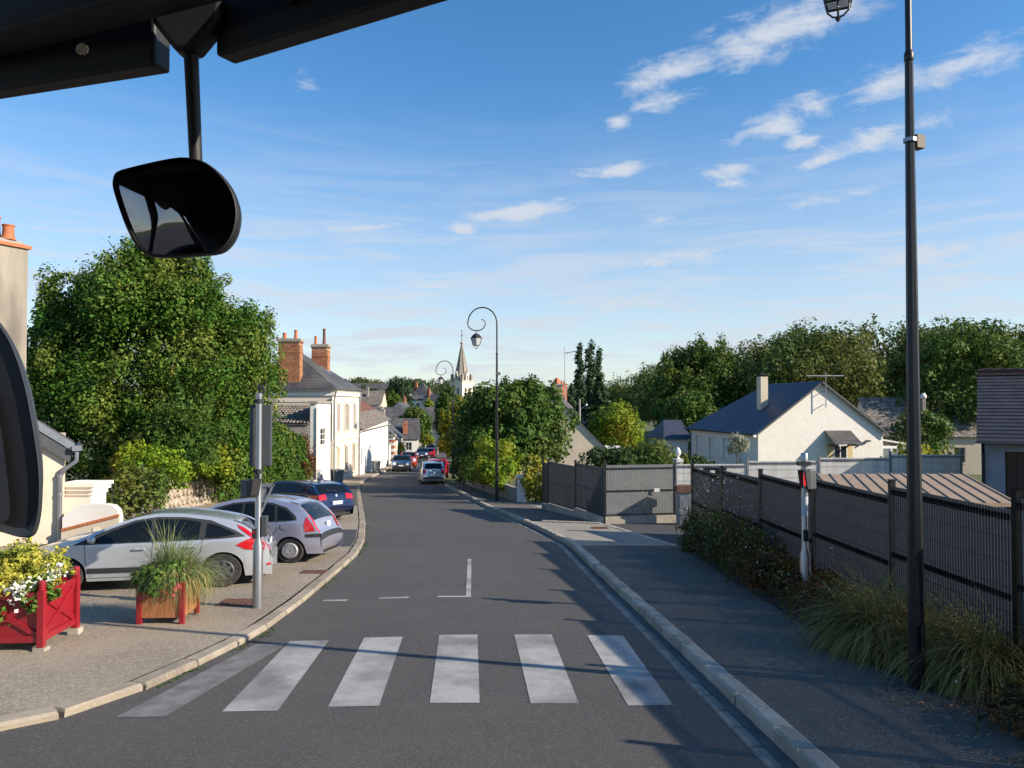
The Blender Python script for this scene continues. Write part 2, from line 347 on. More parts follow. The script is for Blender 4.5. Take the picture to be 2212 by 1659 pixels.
def lumpy(c, rad, n, seed, lr=(.28, .45), core=.72, squash=1.0, zmin=-.75):
    """an uneven crown: a core and many lumps on its skin"""
    rg = np.random.default_rng(seed); out = [(c[0], c[1], c[2], rad[0]*core, rad[1]*core, rad[2]*core)]
    for i in range(n):
        d = rg.normal(size=3); d /= np.linalg.norm(d)
        if d[2] < zmin: d[2] = -d[2]
        f = rg.uniform(.62, .86); q = rg.uniform(*lr)*min(rad)
        out.append((c[0]+d[0]*rad[0]*f, c[1]+d[1]*rad[1]*f, c[2]+d[2]*rad[2]*f, q*rg.uniform(.9, 1.25), q*rg.uniform(.9, 1.25), q*squash*rg.uniform(.8, 1.2)))
    for i in range(n):
        d = rg.normal(size=3); d /= np.linalg.norm(d); d[2] = abs(d[2])*(1 if rg.random() < .8 else -.6)
        f = rg.uniform(.92, 1.12); q = rg.uniform(.07, .15)*min(rad)
        out.append((c[0]+d[0]*rad[0]*f, c[1]+d[1]*rad[1]*f, c[2]+d[2]*rad[2]*f, q, q, q*rg.uniform(1, 2)))
    return out
def trunk_mb(base, top, r0, limbs=6, seed=0, spread=1.5):
    rg = random.Random(seed); mb = MB(); b = Vector(base); t = Vector(top)
    pts = []; rs = []
    for i in range(6):
        f = i/5; pts.append(b.lerp(t, f)+Vector((rg.uniform(-.05, .05), rg.uniform(-.05, .05), 0))*f*spread); rs.append(r0*(1-.7*f)*(1.25 if i == 0 else 1))
    mb.tube(pts, rs, 8)
    for i in range(limbs):
        f = rg.uniform(.35, .9); s = b.lerp(t, f); a = rg.uniform(0, 6.28); L = (t-b).length*rg.uniform(.3, .5)
        e = s+Vector((math.cos(a)*spread*rg.uniform(.7, 1.3), math.sin(a)*spread*rg.uniform(.7, 1.3), L*.7))
        m_ = s.lerp(e, .5)+Vector((0, 0, L*.1)); q = r0*(1-.7*f)*.55
        mb.tube([s, m_, e], [q, q*.6, q*.2], 6)
    return mb
def tree(name, label, base, height, rad, n, size, mat, seed, group=None, lumps=28, trunk=.14, cat='tree', low=.25, lr=(.24, .46), flat=.66, core=.62, droop=0.0, stray=.06, shell=.55):
    x, y, z = base
    o = thing(name, label, cat, base, 0, group)
    cz = height*(1+low)/2; rz_ = height*(1-low)/2
    L = lumpy((0, 0, cz), (rad[0], rad[1], rz_), lumps, seed, lr, core)
    trunk_mb((0, 0, -.1), (0, 0, cz+rz_*.3), trunk, 7, seed, min(rad)*.5).build('trunk', mt['bark'], o, 60)
    new_obj('crown', quads_mesh('crown', crown(L, n, size, seed+1, shell=shell, flat=flat, droop=droop, stray=stray), mat), o)
    return o
def shrub(name, label, base, rad, n, size, mat, seed, group=None, lumps=14, cat='shrub', **kw):
    o = thing(name, label, cat, base, 0, group)
    L = lumpy((0, 0, rad[2]*.85), rad, lumps, seed, kw.pop('lr', (.3, .5)), .75)
    trunk_mb((0, 0, -.05), (0, 0, rad[2]*.9), .04, 4, seed, min(rad)*.4).build('stem', mt['bark'], o, 60)
    new_obj('foliage', quads_mesh('foliage', crown(L, n, size, seed+1, **kw), mat), o)
    return o
def blades(roots, n, length, width, seed, lean=.5, segs=4, spread=.1, dirs=None, arch=1.0):
    """arching grass blades as strips of quads"""
    rg = np.random.default_rng(seed); roots = np.array(roots, float); k = rg.integers(0, len(roots), n)
    P = roots[k]+np.c_[rg.normal(size=(n, 2))*spread, np.zeros(n)]
    a = rg.uniform(0, 2*np.pi, n); h = np.c_[np.cos(a), np.sin(a), np.zeros(n)]
    L = length*rg.uniform(.55, 1.15, (n, 1)); le = lean*rg.uniform(.3, 1.5, (n, 1)); w = width*rg.uniform(.6, 1.2, (n, 1)); side = np.c_[-np.sin(a), np.cos(a), np.zeros(n)]
    prev = None; Q = []
    for i in range(segs+1):
        t = i/segs; th = le*t*arch*1.6
        q = P+L*(h*(np.sin(th)*t)+np.array([0, 0, 1])*(np.cos(th)*t))
        ww = w*(1-t**2*.95)*.5
        cur = (q-side*ww, q+side*ww)
        if prev is not None: Q.append(np.stack([prev[0], prev[1], cur[1], cur[0]], 1))
        prev = cur
    return np.concatenate(Q)
# ------------------------------------------------------------------ ground, road, pavements
def interp(pts):
    ys = np.array([p[1] for p in pts]); xs = np.array([p[0] for p in pts])
    return lambda y: float(np.interp(y, ys, xs))
LK = [(-4.67, 7.09), (-4.37, 7.44), (-4.03, 7.91), (-3.69, 9.42), (-3.49, 10.67), (-3.48, 12.84), (-3.57, 15.56), (-3.68, 18.4), (-4.03, 21.2), (-4.97, 26.24), (-7.65, 39.1), (-9.75, 49.5), (-10.4, 54), (-10.92, 59.5), (-12.0, 81), (-14.6, 108), (-18, 137), (-22, 170)]
RK = [(2.30, 2), (2.15, 5), (2.07, 6.34), (1.80, 10.8), (1.6, 13.8), (1.21, 20.4), (.37, 24.9), (-1.42, 32.9), (-4.72, 50.75), (-6.6, 62), (-8.0, 81), (-9.6, 108), (-11.4, 137), (-13, 170)]
fL, fR = interp(LK), interp(RK)
def strip(name, ys, fl, fr, h, mat, cols=2, parent=None, skirt=0):
    mb = MB(); rows = []
    for y in ys:
        a, b = fl(y), fr(y); z = zg(a, y)+h
        rows.append([(a+(b-a)*j/cols, y, zg(a+(b-a)*j/cols, y)+h) for j in range(cols+1)])
    mb.grid(rows)
    if skirt:
        mb.grid([[(r[0][0], r[0][1], r[0][2]-skirt) for r in rows], [r[0] for r in rows]])
        mb.grid([[r[-1] for r in rows], [(r[-1][0], r[-1][1], r[-1][2]-skirt) for r in rows]])
    return mb.build(name, mat, parent)
# the land: one sheet to the horizon
def land():
    xs = np.unique(np.r_[np.linspace(-1500, -200, 14), np.linspace(-200, 200, 101), np.linspace(200, 1500, 14)])
    ys = np.unique(np.r_[np.linspace(-60, 0, 13), np.linspace(0, 400, 161), np.linspace(400, 3000, 27)])
    mb = MB(); mb.grid([[(x, y, zg(x, y)-.07) for x in xs] for y in ys])
    o = mb.build('ground', mt['grass'], None, 180); tag(o, 'grassy valley land under the village', None, None, 'structure')
land()
rd = strip('road', list(np.arange(-30, 5.6, 1.5))+list(np.arange(6, 52, 1.0))+list(np.arange(52, 176, 3.)), lambda y: (-40 if y < 3 else -17 if y < 5 else fL(y)-.6 if y >= 8 else -17), lambda y: fR(y)+.75, 0, mt['asphalt'], 4)
tag(rd, 'dark grey tarmac street running downhill and bending left', None, None, 'structure')
# side street meeting the road beyond the hedge
sr = strip('side_street', np.arange(70, 87, 2.), lambda y: fR(y)+.4, lambda y: fR(y)+9, .012, mt['asphalt_new'], 3); tag(sr, kind='structure')
# left: aggregate forecourt with parked cars
def lf_kerb(y): return fL(y)-.24
fc = strip('forecourt', [5.9, 6.2, 6.5, 6.8]+list(np.arange(7.1, 52, .7)), lambda y: -30 if y < 29 else -13.6, lambda y: (-4.9 - (7.1-y)*6 if y < 7.1 else lf_kerb(y)), .07, mt['pave_left'], 8)
tag(fc, 'beige exposed aggregate forecourt beside the road', None, None, 'structure')
pt = strip('tarmac_patch', np.arange(19.6, 24.1, .5), lambda y: -13, lambda y: lf_kerb(y)-.02, .075, mt['asphalt_new'], 4); tag(pt, kind='structure')
pt2 = strip('tarmac_strip', np.arange(33.0, 50, 1.), lambda y: -12.4, lambda y: lf_kerb(y)-.02, .076, mt['asphalt'], 3); tag(pt2, kind='structure')
lp = strip('pavement_left', np.arange(52, 150, 2.), lambda y: fL(y)-3.0, lf_kerb, .10, mt['pave_left'], 2); tag(lp, kind='structure')
# right pavement: gutter, kerb, walkway, bed
GUT, CH, KW = .16, .11, .20
fKf = lambda y: fR(y)+GUT+CH
fKb = lambda y: fR(y)+GUT+CH+KW
bedL = interp([(4.3, 2), (4.15, 7.5), (3.85, 9.2), (3.88, 12), (3.95, 17), (3.98, 19.3)])
gt = strip('gutter_channel', np.arange(2, 52, 1.), lambda y: fR(y)+GUT-.01, fKf, .006, M('wet_gutter', (.12, .115, .105), .8, col2=(.08, .078, .072), scale=3, bump=.4, bscale=60), 1); tag(gt, kind='structure')
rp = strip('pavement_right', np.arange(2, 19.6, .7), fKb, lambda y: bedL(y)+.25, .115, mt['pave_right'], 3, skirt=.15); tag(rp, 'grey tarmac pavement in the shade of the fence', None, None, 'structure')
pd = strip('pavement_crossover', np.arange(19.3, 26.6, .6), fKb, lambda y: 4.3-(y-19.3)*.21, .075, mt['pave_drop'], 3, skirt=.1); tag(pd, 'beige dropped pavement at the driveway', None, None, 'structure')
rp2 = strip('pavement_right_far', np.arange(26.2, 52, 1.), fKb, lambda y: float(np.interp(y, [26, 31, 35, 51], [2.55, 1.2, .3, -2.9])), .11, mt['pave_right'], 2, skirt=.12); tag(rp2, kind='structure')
dv = strip('driveway', np.arange(19, 26.1, .7), lambda y: 4.3-(y-19.3)*.21, lambda y: 16, .05, mt['asphalt_new'], 4); tag(dv, 'dark tarmac driveway between fence and pillar', None, None, 'structure')
bd = strip('planting_bed', np.arange(2, 19.5, .7), lambda y: bedL(y)+.2, lambda y: 5.6, .12, mt['soil'], 3); tag(bd, 'dark soil bed between pavement and fence', None, None, 'structure')
gr = strip('gravel_yard', np.arange(27, 36, 1.), lambda y: float(np.interp(y, [26, 31, 35, 51], [2.6, 1.25, .35, -2.9])), lambda y: 4.5, .06, M('gravel', (.36, .31, .22), .95, col2=(.26, .23, .18), scale=2, bump=.8, bscale=60, speck=(60, .6, 1, (.5, .45, .36), .7)), 2); tag(gr, kind='structure')
def along(fx, ys):
    return [Vector((fx(y), y, 0)) for y in ys]
def stones(name, label, path, step, w, d, h, z0, mat, gap=.012, part='stone', seed=1, wob=.008):
    """individual stones laid along a path; alike pieces share one mesh"""
    root = thing(name, label, None); del root["label"]; tag(root, label, None, None, 'structure')
    rg = random.Random(seed)
    me = []
    for k in range(4):
        mb = MB(); L = step-gap; t = .026
        x0, x1 = -L/2, L/2
        mb.add([(x0, -w/2, -d), (x1, -w/2, -d), (x1, w/2, -d), (x0, w/2, -d), (x0, -w/2, h-t), (x1, -w/2, h-t), (x1, w/2, h-t), (x0, w/2, h-t),
                (x0+t*.7, -w/2+t, h), (x1-t*.7, -w/2+t, h), (x1-t*.7, w/2-t, h), (x0+t*.7, w/2-t, h)],
               [(0, 3, 2, 1), (0, 1, 5, 4), (1, 2, 6, 5), (2, 3, 7, 6), (3, 0, 4, 7), (4, 5, 9, 8), (5, 6, 10, 9), (6, 7, 11, 10), (7, 4, 8, 11), (8, 9, 10, 11)])
        mb.v = [(a+rg.uniform(-wob, wob)*.5, b+rg.uniform(-wob, wob), c+rg.uniform(-wob, wob)*.4) for a, b, c in mb.v]
        me.append(mb.mesh(part, mat))
    acc = 0; i = 0; cur = path[0].copy()
    pts = [p.copy() for p in path]; seg = 0; pos = 0.0
    lens = [(pts[k+1]-pts[k]).length for k in range(len(pts)-1)]; cum = np.r_[0, np.cumsum(lens)]
    X = np.array([p.x for p in pts]); Y = np.array([p.y for p in pts])
    n = int(cum[-1]/step)
    for i in range(n):
        s0, s1 = i*step, (i+1)*step
        a = Vector((np.interp(s0, cum, X), np.interp(s0, cum, Y), 0)); b = Vector((np.interp(s1, cum, X), np.interp(s1, cum, Y), 0))
        a.z = zg(a.x, a.y)+z0; b.z = zg(b.x, b.y)+z0; c = (a+b)/2
        o = new_obj(part, me[rg.randrange(4)], root); dv_ = (b-a).normalized()
        o.rotation_euler = dv_.to_track_quat('X', 'Z').to_euler(); o.location = c+Vector((0, 0, rg.uniform(-.006, .006)))
    return root
dense = lambda a, b, s: np.arange(a, b, s)
# left kerb comes round from the side street
lpath = [Vector((-16, 5.75, 0)), Vector((-9.5, 5.95, 0)), Vector((-6.6, 6.4, 0)), Vector((-5.4, 6.8, 0))]+[Vector((fL(y)-.12, y, 0)) for y in dense(7.09, 52, .25)]
stones('kerb_left', 'worn pale kerb stones along the forecourt edge', lpath, .92, .21, .10, .088, -.015, M('worn_kerb', (.32, .27, .20), .9, col2=(.23, .195, .15), scale=2.5, bump=.4, bscale=50, objrand=.16, speck=(60, .6, 1, (.40, .34, .26), .6)), .016, 'kerb_stone', 3, .014)
stones('kerb_left_far', 'pale kerb along the white facades', along(lambda y: fL(y)-.12, dense(52.2, 84, .4)), 1.0, .24, .10, .12, 0, mt['kerb'], .01, 'kerb_stone', 4)
stones('kerb_right', 'raised pale kerb stones along the shaded pavement', along(lambda y: fKf(y)+KW/2, dense(4.0, 51, .25)), .48, KW, .12, .135, 0, mt['kerb'], .018, 'kerb_stone', 5, .012)
stones('gutter_edge', 'row of pale paving blocks edging the right gutter', along(lambda y: fR(y)+GUT/2, dense(4.0, 51, .25)), .46, GUT, .08, .012, 0, M('gutter_block', (.27, .245, .20), .9, col2=(.19, .175, .145), scale=4, bump=.3, bscale=60, objrand=.15), .02, 'block', 6, .004)
stones('driveway_edge', 'pale border stones along the dark driveway', along(lambda y: 4.24-(y-19.3)*.21, dense(19.6, 25.6, .2)), .5, .2, .1, .10, -.01, mt['kerb'], .012, 'block', 7, .004)
stones('pavement_border', 'thin pale border across the pavement by the fence corner', [Vector((1.0, 25.9, 0)), Vector((3.0, 25.25, 0))], .5, .12, .1, .13, 0, mt['kerb'], .012, 'block', 8, .004)
# painted markings
def sheet(mb, pts, h=.004): mb.poly([(x, y, zg(x, y)+h) for x, y in pts])
zb = [((-3.83, 7.50), (-3.36, 7.52), (-2.98, 10.28), (-3.38, 10.25)), ((-2.86, 7.66), (-2.32, 7.69), (-2.47, 10.45), (-2.98, 10.40)), ((-1.85, 7.80), (-1.34, 7.83), (-1.50, 10.64), (-2.02, 10.59)),
      ((-.84, 7.92), (-.33, 7.92), (-.48, 10.76), (-1.01, 10.74)), ((.19, 7.90), (.68, 7.90), (.55, 10.77), (.03, 10.77)), ((1.17, 7.84), (1.63, 7.84), (1.53, 10.72), (1.04, 10.72))]
zc = thing('zebra_crossing', 'worn white zebra crossing painted across the road', None); tag(zc, kind='structure')
fade = M('faded_road_paint', (.21, .20, .185), .75, col2=(.10, .096, .09), scale=4, lo=.35, hi=.7, bump=.3, bscale=150)
for k, q in enumerate(zb):
    mb = MB(); sheet(mb, q, .005); mb.build('bar', fade if k == 0 else mt['paint'], zc)
ml = thing('lane_marking', 'thin white stop dashes and centre line before the crossing', None); tag(ml, kind='structure')
for q in [((-3.21, 13.05), (-2.80, 13.08), (-2.80, 13.20), (-3.21, 13.17)), ((-2.28, 13.24), (-1.79, 13.32), (-1.79, 13.46), (-2.28, 13.38)), ((-1.30, 13.40), (-.80, 13.40), (-.80, 13.52), (-1.30, 13.52)),
          ((-.80, 13.40), (-.71, 13.40), (-.94, 17.9), (-1.03, 17.9)), ((-6.4, 78.2), (-.2, 74.5), (-.2, 75.1), (-6.4, 78.8)), ((-5.2, 62.0), (-2, 61.2), (-2, 61.6), (-5.2, 62.4))]:
    mb = MB(); sheet(mb, q, .006 if q[0][1] < 40 else .02); mb.build('dash', mt['paint'], ml)
# cracks of moss along the left kerb foot
rg = np.random.default_rng(11)
ys_ = rg.uniform(7.2, 30, 900); P = np.c_[[fL(y)+.03+abs(rg.normal())*.05 for y in ys_], ys_, [zg(0, y)+.012 for y in ys_]]
P = P[(np.sin(P[:, 1]*3.1)+np.sin(P[:, 1]*1.3+1)) > .2]
mo = new_obj('moss', quads_mesh('moss', leaf_quads(P, np.tile([0, 0, 1.], (len(P), 1)), .05, rg, .8), lf['mid'])); tag(mo, 'thin green moss along the left kerb', None, None, 'stuff')
def plate_cover(name, label, x, y, w, d, mat):
    o = thing(name, label, 'manhole cover', (x, y, zg(x, y)+.075)); mb = MB()
    mb.box(-w/2, w/2, -d/2, d/2, -.03, .012); mb.build('frame', mat, o)
    m2 = MB()
    for i in range(6):
        for j in range(4): m2.cbox((-w/2+w*(i+.5)/6, -d/2+d*(j+.5)/4, .016), (w/9, d/7, .008))
    tag(m2.build('tread', mat, o), kind='stuff')
plate_cover('manhole_cover', 'rusty iron cover set in the forecourt by the left signal pole', -4.42, 12.55, .62, .5, mt['rust'])
plate_cover('manhole_cover', 'small rusty cover in the forecourt behind the lilac car', -4.0, 15.6, .5, .3, mt['rust'])
plate_cover('manhole_cover', 'small rusty cover in the sunlit dropped pavement', 2.72, 23.9, .5, .42, mt['rust'])
# ------------------------------------------------------------------ buildings
def frame(o, dx):
    x = Vector((dx[0], dx[1], 0)).normalized(); z = Vector((0, 0, 1)); y = z.cross(x)
    return Matrix(((x.x, y.x, 0, o[0]), (x.y, y.y, 0, o[1]), (0, 0, 1, o[2]), (0, 0, 0, 1)))
def wall(mb, w, h, t=.3, op=(), z0=0.0):
    """outer face on y=0 looking to -y, thickness towards +y, real openings"""
    xs = sorted({0, w, *[q for o in op for q in o[:2]]}); zs = sorted({z0, h, *[q for o in op for q in o[2:4]]})
    solid = {}
    for i in range(len(xs)-1):
        for j in range(len(zs)-1):
            cx, cz = (xs[i]+xs[i+1])/2, (zs[j]+zs[j+1])/2
            solid[i, j] = not any(o[0] < cx < o[1] and o[2] < cz < o[3] for o in op)
    for (i, j), s in solid.items():
        if not s: continue
        a, b, c, d = xs[i], xs[i+1], zs[j], zs[j+1]
        mb.poly([(a, 0, c), (b, 0, c), (b, 0, d), (a, 0, d)]); mb.poly([(a, t, c), (a, t, d), (b, t, d), (b, t, c)])
        if not solid.get((i-1, j)): mb.poly([(a, 0, c), (a, 0, d), (a, t, d), (a, t, c)])
        if not solid.get((i+1, j)): mb.poly([(b, 0, c), (b, t, c), (b, t, d), (b, 0, d)])
        if not solid.get((i, j-1)): mb.poly([(a, 0, c), (a, t, c), (b, t, c), (b, 0, c)])
        if not solid.get((i, j+1)): mb.poly([(a, 0, d), (b, 0, d), (b, t, d), (a, t, d)])
def window(parent, T, x0, x1, z0, z1, bars=(1, 1), fm=None, deep=.12, name='window', glass=None, sill=True):
    fm = fm or mt['shutter']; mb = MB(T); f = .05
    mb.box(x0, x1, deep, deep+.05, z0, z0+f); mb.box(x0, x1, deep, deep+.05, z1-f, z1)
    mb.box(x0, x0+f, deep, deep+.05, z0+f, z1-f); mb.box(x1-f, x1, deep, deep+.05, z0+f, z1-f)
    for i in range(1, bars[0]+1):
        x = x0+(x1-x0)*i/(bars[0]+1); mb.box(x-.018, x+.018, deep+.006, deep+.044, z0+f, z1-f)
    for j in range(1, bars[1]+1):
        z = z0+(z1-z0)*j/(bars[1]+1); mb.box(x0+f, x1-f, deep+.009, deep+.041, z-.016, z+.016)
    o = mb.build(name, fm, parent)
    p = MB(T); p.box(x0+f, x1-f, deep+.02, deep+.03, z0+f, z1-f); p.build('pane', glass or mt['glass'], o)
    if sill:
        s = MB(T); s.box(x0-.06, x1+.06, -.06, deep, z0-.07, z0-.003); s.build('sill', mt['pale'], o)
    return o
def courses(mb, e0, e1, r1, r0, n, m, t=.02, jog=True):
    e0, e1, r1, r0 = map(Vector, (e0, e1, r1, r0))
    nr = (e1-e0).cross(r0-e0)
    if nr.length < 1e-6: nr = (e1-e0).cross(r1-e0)
    nr.normalize(); nr = nr if nr.z > 0 else -nr
    for i in range(n):
        f0, f1 = i/n, (i+1)/n
        a, b = e0.lerp(r0, f0), e1.lerp(r1, f0); c, d = e0.lerp(r0, f1), e1.lerp(r1, f1)
        w = max((b-a).length, .01); k = max(1, int(m*w/max((e1-e0).length, (r1-r0).length)))
        of = .5/k if (jog and i % 2 and k > 2) else 0
        cuts = sorted({0., 1., *[min(1, max(0, q/k+of)) for q in range(k+1)]})
        for q in range(len(cuts)-1):
            u, v = cuts[q], cuts[q+1]
            if v-u < 1e-4: continue
            A, B, C_, D = a.lerp(b, u)+nr*t, a.lerp(b, v)+nr*t, c.lerp(d, v)+nr*.002, c.lerp(d, u)+nr*.002
            A0, B0 = a.lerp(b, u)-nr*.005, a.lerp(b, v)-nr*.005
            mb.add([A, B, C_, D, A0, B0], [(0, 1, 2, 3), (4, 5, 1, 0)])
def bricks_stack(mb, x0, x1, y0, y1, z0, z1, bw=.22, bh=.065, j=.012, proud=.012, seed=0):
    """four faces of laid bricks (joints recessed) round a core"""
    rg = random.Random(seed); n = int((z1-z0)/(bh+j))
    for i in range(n):
        z = z0+i*(bh+j)
        for (A, B, fixed, ax, sg) in ((x0, x1, y0, 'x', -1), (x0, x1, y1, 'x', 1), (y0, y1, x0, 'y', -1), (y0, y1, x1, 'y', 1)):
            k = max(1, round((B-A)/(bw+j))); st = (B-A)/k; off = st/2 if i % 2 else 0
            q = -1 if off else 0
            while q < k:
                a = max(A, A+q*st+off+j/2); b = min(B, A+(q+1)*st+off-j/2); q += 1
                if b-a < .03: continue
                p = proud+rg.uniform(-.004, .004)
                if ax == 'x':
                    if sg < 0: mb.box(a, b, fixed-p, fixed+.004, z, z+bh)
                    else: mb.box(a, b, fixed-.004, fixed+p, z, z+bh)
                else:
                    if sg < 0: mb.box(fixed-p, fixed+.004, a, b, z, z+bh)
                    else: mb.box(fixed-.004, fixed+p, a, b, z, z+bh)
def pot(mb, x, y, z, r, h): mb.lathe([(r*1.25, 0), (r*1.05, h*.12), (r*.88, h*.4), (r*.85, h*.9), (r*.98, h*.93), (r*.98, h), (r*.7, h), (r*.7, h-.05)], 12, (x, y, z))
def brick_chimney(parent, x0, x1, y0, y1, z0, z1, pots, seed=0, cap=True):
    mb = MB(); mb.box(x0, x1, y0, y1, z0, z1)
    c = mb.build('chimney', mt['mortar'], parent)
    b = MB(); bricks_stack(b, x0, x1, y0, y1, z0+.02, z1-.32, seed=seed)
    # corbelled head
    e = .05
    b.box(x0-e*.6, x1+e*.6, y0-e*.6, y1+e*.6, z1-.95, z1-.88)
    k = int((x1-x0)/.16)
    for i in range(k):
        a = x0+(x1-x0)*(i+.25)/k; b.box(a, a+.08, y0-.05, y1+.05, z1-.30, z1-.16)
    k = int((y1-y0)/.16)
    for i in range(k):
        a = y0+(y1-y0)*(i+.25)/k; b.box(x0-.05, x1+.05, a, a+.08, z1-.298, z1-.162)
    o = b.build('brickwork', mt['brick'], c); tag(o, kind='stuff')
    h = MB(); h.box(x0-.10, x1+.10, y0-.10, y1+.10, z1-.155, z1-.02); h.box(x0-.04, x1+.04, y0-.04, y1+.04, z1-.018, z1+.06); h.build('cap', mt['greyrender'], c)
    for (px, py, r, hh, mm) in pots:
        p = MB(); pot(p, px, py, z1+.05, r, hh); p.build('pot', mm, c, 40)
    return c
def gutter(mb, a, b, r=.07):
    a, b = Vector(a), Vector(b); d = (b-a).normalized(); s = Vector((d.y, -d.x, 0)); rows = []
    for k in range(7):
        t = math.pi*k/6; off = s*math.cos(t)*r+Vector((0, 0, -math.sin(t)*r)); rows.append([a+off, b+off])
    mb.grid(rows); rows2 = [[p+Vector((0, 0, .004)) for p in q] for q in rows]; mb.grid(rows2)

# --- two-storey house with brick chimneys on the left of the street
def town_house():
    x1, y0, y1 = -12.25, 52.5, 61.4; dep = 7.2; x0 = x1-dep; zb = -3.6; ze = 3.62; zr = 6.35
    h = thing('town_house', 'pale two-storey stone house with slate hip roof and tall brick chimneys', 'house', (0, 0, 0))
    L = y1-y0; H = ze-zb
    # road front, looking +x: local x runs along +y
    T = frame((x1, y0, zb), (0, 1))     # local y = -x world => outward is -y local = +x
    op = []
    for k in range(3):
        c = 1.75+k*2.72
        op += [(c-.5, c+.5, 4.15, 6.1), (c-.52, c+.52, (.1 if k == 0 else .9), 3.0)]
    mb = MB(T); wall(mb, L, H, .35, op); mb.build('facade', mt['pale'], h)
    for k in range(3):
        c = 1.75+k*2.72
        window(h, T, c-.5, c+.5, 4.15, 6.1, (1, 2), mt['shutter_g'], .12)
        if k == 0:
            d = MB(T); d.box(c-.52, c+.52, .14, .2, .1, 3.0); d = d.build('door', mt['shutter_g'], h)
            kk = MB(T); kk.box(c+.3, c+.36, .08, .14, 1.3, 1.36); kk.build('handle', mt['darkmetal'], d)
        else: window(h, T, c-.52, c+.52, .9, 3.0, (1, 2), mt['shutter_g'], .14)
        for s in (-1, 1):
            m = MB(T); a = c+s*.78; m.box(a-.25, a+.25, -.05, -.004, 4.15, 6.1)
            for q in range(16): m.box(a-.21, a+.21, -.058, -.051, 4.22+q*.115, 4.30+q*.115)
            m.build('shutter', mt['shutter'] if k != 1 else mt['shutter_g'], h)
        m = MB(T); m.box(c-.72, c+.72, -.09, -.003, 6.22, 6.34); m.build('lintel', mt['white'], h); m = MB(T); m.box(c-.78, c+.78, -.12, -.003, 3.12, 3.24); m.build('lintel', mt['white'], h)
    m = MB(T); m.box(-.02, L+.02, -.07, -.004, 3.48, 3.66); m.build('string_course', mt['pale'], h)
    m = MB(T); m.box(-.02, L+.02, -.05, -.004, .0, .55); m.build('plinth', mt['stone'], h)
    m = MB(T); m.box(-.16, .32, -.03, -.004, 3.7, H-.62); m.build('pilaster', mt['white'], h); m = MB(T); m.box(L-.32, L+.02, -.03, -.004, 3.7, H-.62); m.build('pilaster', mt['white'], h)
    # wall towards the camera
    T2 = frame((x0, y0, zb), (1, 0)); mb = MB(T2); mb.box(0, dep-.36, 0.0, .3, 0, H); mb.build('side_wall', mt['cream'], h)
    m = MB(T2); m.box(-.02, dep+.03, -.035, -.004, H-.95, H-.56); m.build('frieze', mt['pale'], h)
    for q in range(7):
        m = MB(T2); e = .55 if q % 2 else .9; m.box(dep-e, dep+.008, -.03, -.003, H-1.35-.42*(q), H-.97-.42*q+.02); m.build('quoin', mt['white'], h)
    mb = MB(); mb.box(x0, x1-.36, y1-.3, y1, zb, ze); mb.build('rear_wall', mt['cream'], h); mb = MB(); mb.box(x0, x0+.3, y0+.31, y1-.31, zb, ze); mb.build('rear_wall', mt['cream'], h)
    # cornice with dentils, gutter
    c = MB(); c.box(x0-.1, x1+.12, y0-.12, y1+.12, ze-.52, ze-.30); c.box(x0-.2, x1+.22, y0-.22, y1+.22, ze-.16, ze-.02); c.build('cornice', mt['white'], h)
    c = MB(); n = 60
    for i in range(n):
        a = x0+dep*(i+.3)/n; c.box(a, a+.06, y0-.17, y0-.125, ze-.30, ze-.17)
    n = 70
    for i in range(n):
        a = y0+L*(i+.3)/n; c.box(x1+.125, x1+.17, a, a+.06, ze-.30, ze-.17)
    tag(c.build('dentils', mt['white'], h), kind='stuff')
    o = .28; xm = (x0+x1)/2; hp = dep/2-.1
    E = [(x0-o, y0-o, ze), (x1+o, y0-o, ze), (x1+o, y1+o, ze), (x0-o, y1+o, ze)]; r0, r1 = (xm, y0+hp, zr), (xm, y1-hp, zr)
    rf = MB(); courses(rf, E[0], E[1], r0, r0, 26, 34); courses(rf, E[1], E[2], r1, r0, 26, 46); courses(rf, E[2], E[3], r1, r1, 26, 34); courses(rf, E[3], E[0], r0, r1, 26, 46)
    ro = rf.build('roof', mt['slate'], h)
    rt = MB(); n = 9
    for i in range(n):
        a = Vector(r0).lerp(Vector(r1), i/n); b = Vector(r0).lerp(Vector(r1), (i+1)/n-.01); rt.tube([a+Vector((0, 0, .03)), b+Vector((0, 0, .05))], [.12, .135], 8)
    rt.build('ridge_tiles', mt['mossroof'], ro, 60)
    def on_slope(f, y): # point on road slope
        return Vector((x1+o+(xm-x1-o)*f, y, ze+(zr-ze)*f))
    for (f0, f1, ya, yb) in ((.42, .62, 57.2, 57.9), (.10, .17, 57.4, 57.7), (.10, .17, 59.0, 59.3), (.84, .9, 56.5, 56.7), (.86, .92, 57.4, 57.6)):
        s = MB(); u = Vector((1, 0, 1)).normalized()*.06; p = [on_slope(f0, ya), on_slope(f0, yb), on_slope(f1, yb), on_slope(f1, ya)]
        s.add([q for q in p]+[q+u for q in p], [(0, 1, 2, 3), (4, 5, 6, 7), (0, 1, 5, 4), (1, 2, 6, 5), (2, 3, 7, 6), (3, 0, 4, 7)]); s.build('skylight', mt['zinc'], ro)
    g = MB(); gutter(g, (x1+o+.05, y0-o, ze), (x1+o+.05, y1+o, ze), .08); gutter(g, (x0-o, y0-o-.05, ze), (x1+o, y0-o-.05, ze), .08); g.build('gutter', mt['zinc'], h)
    g = MB(); g.tube([(x1+.3, y0-.12, ze-.08), (x1+.18, y0-.05, ze-.55), (x1+.1, y0+.12, ze-.9), (x1+.1, y0+.12, zb)], .055, 8); g.build('downpipe', mt['zinc'], h, 60)
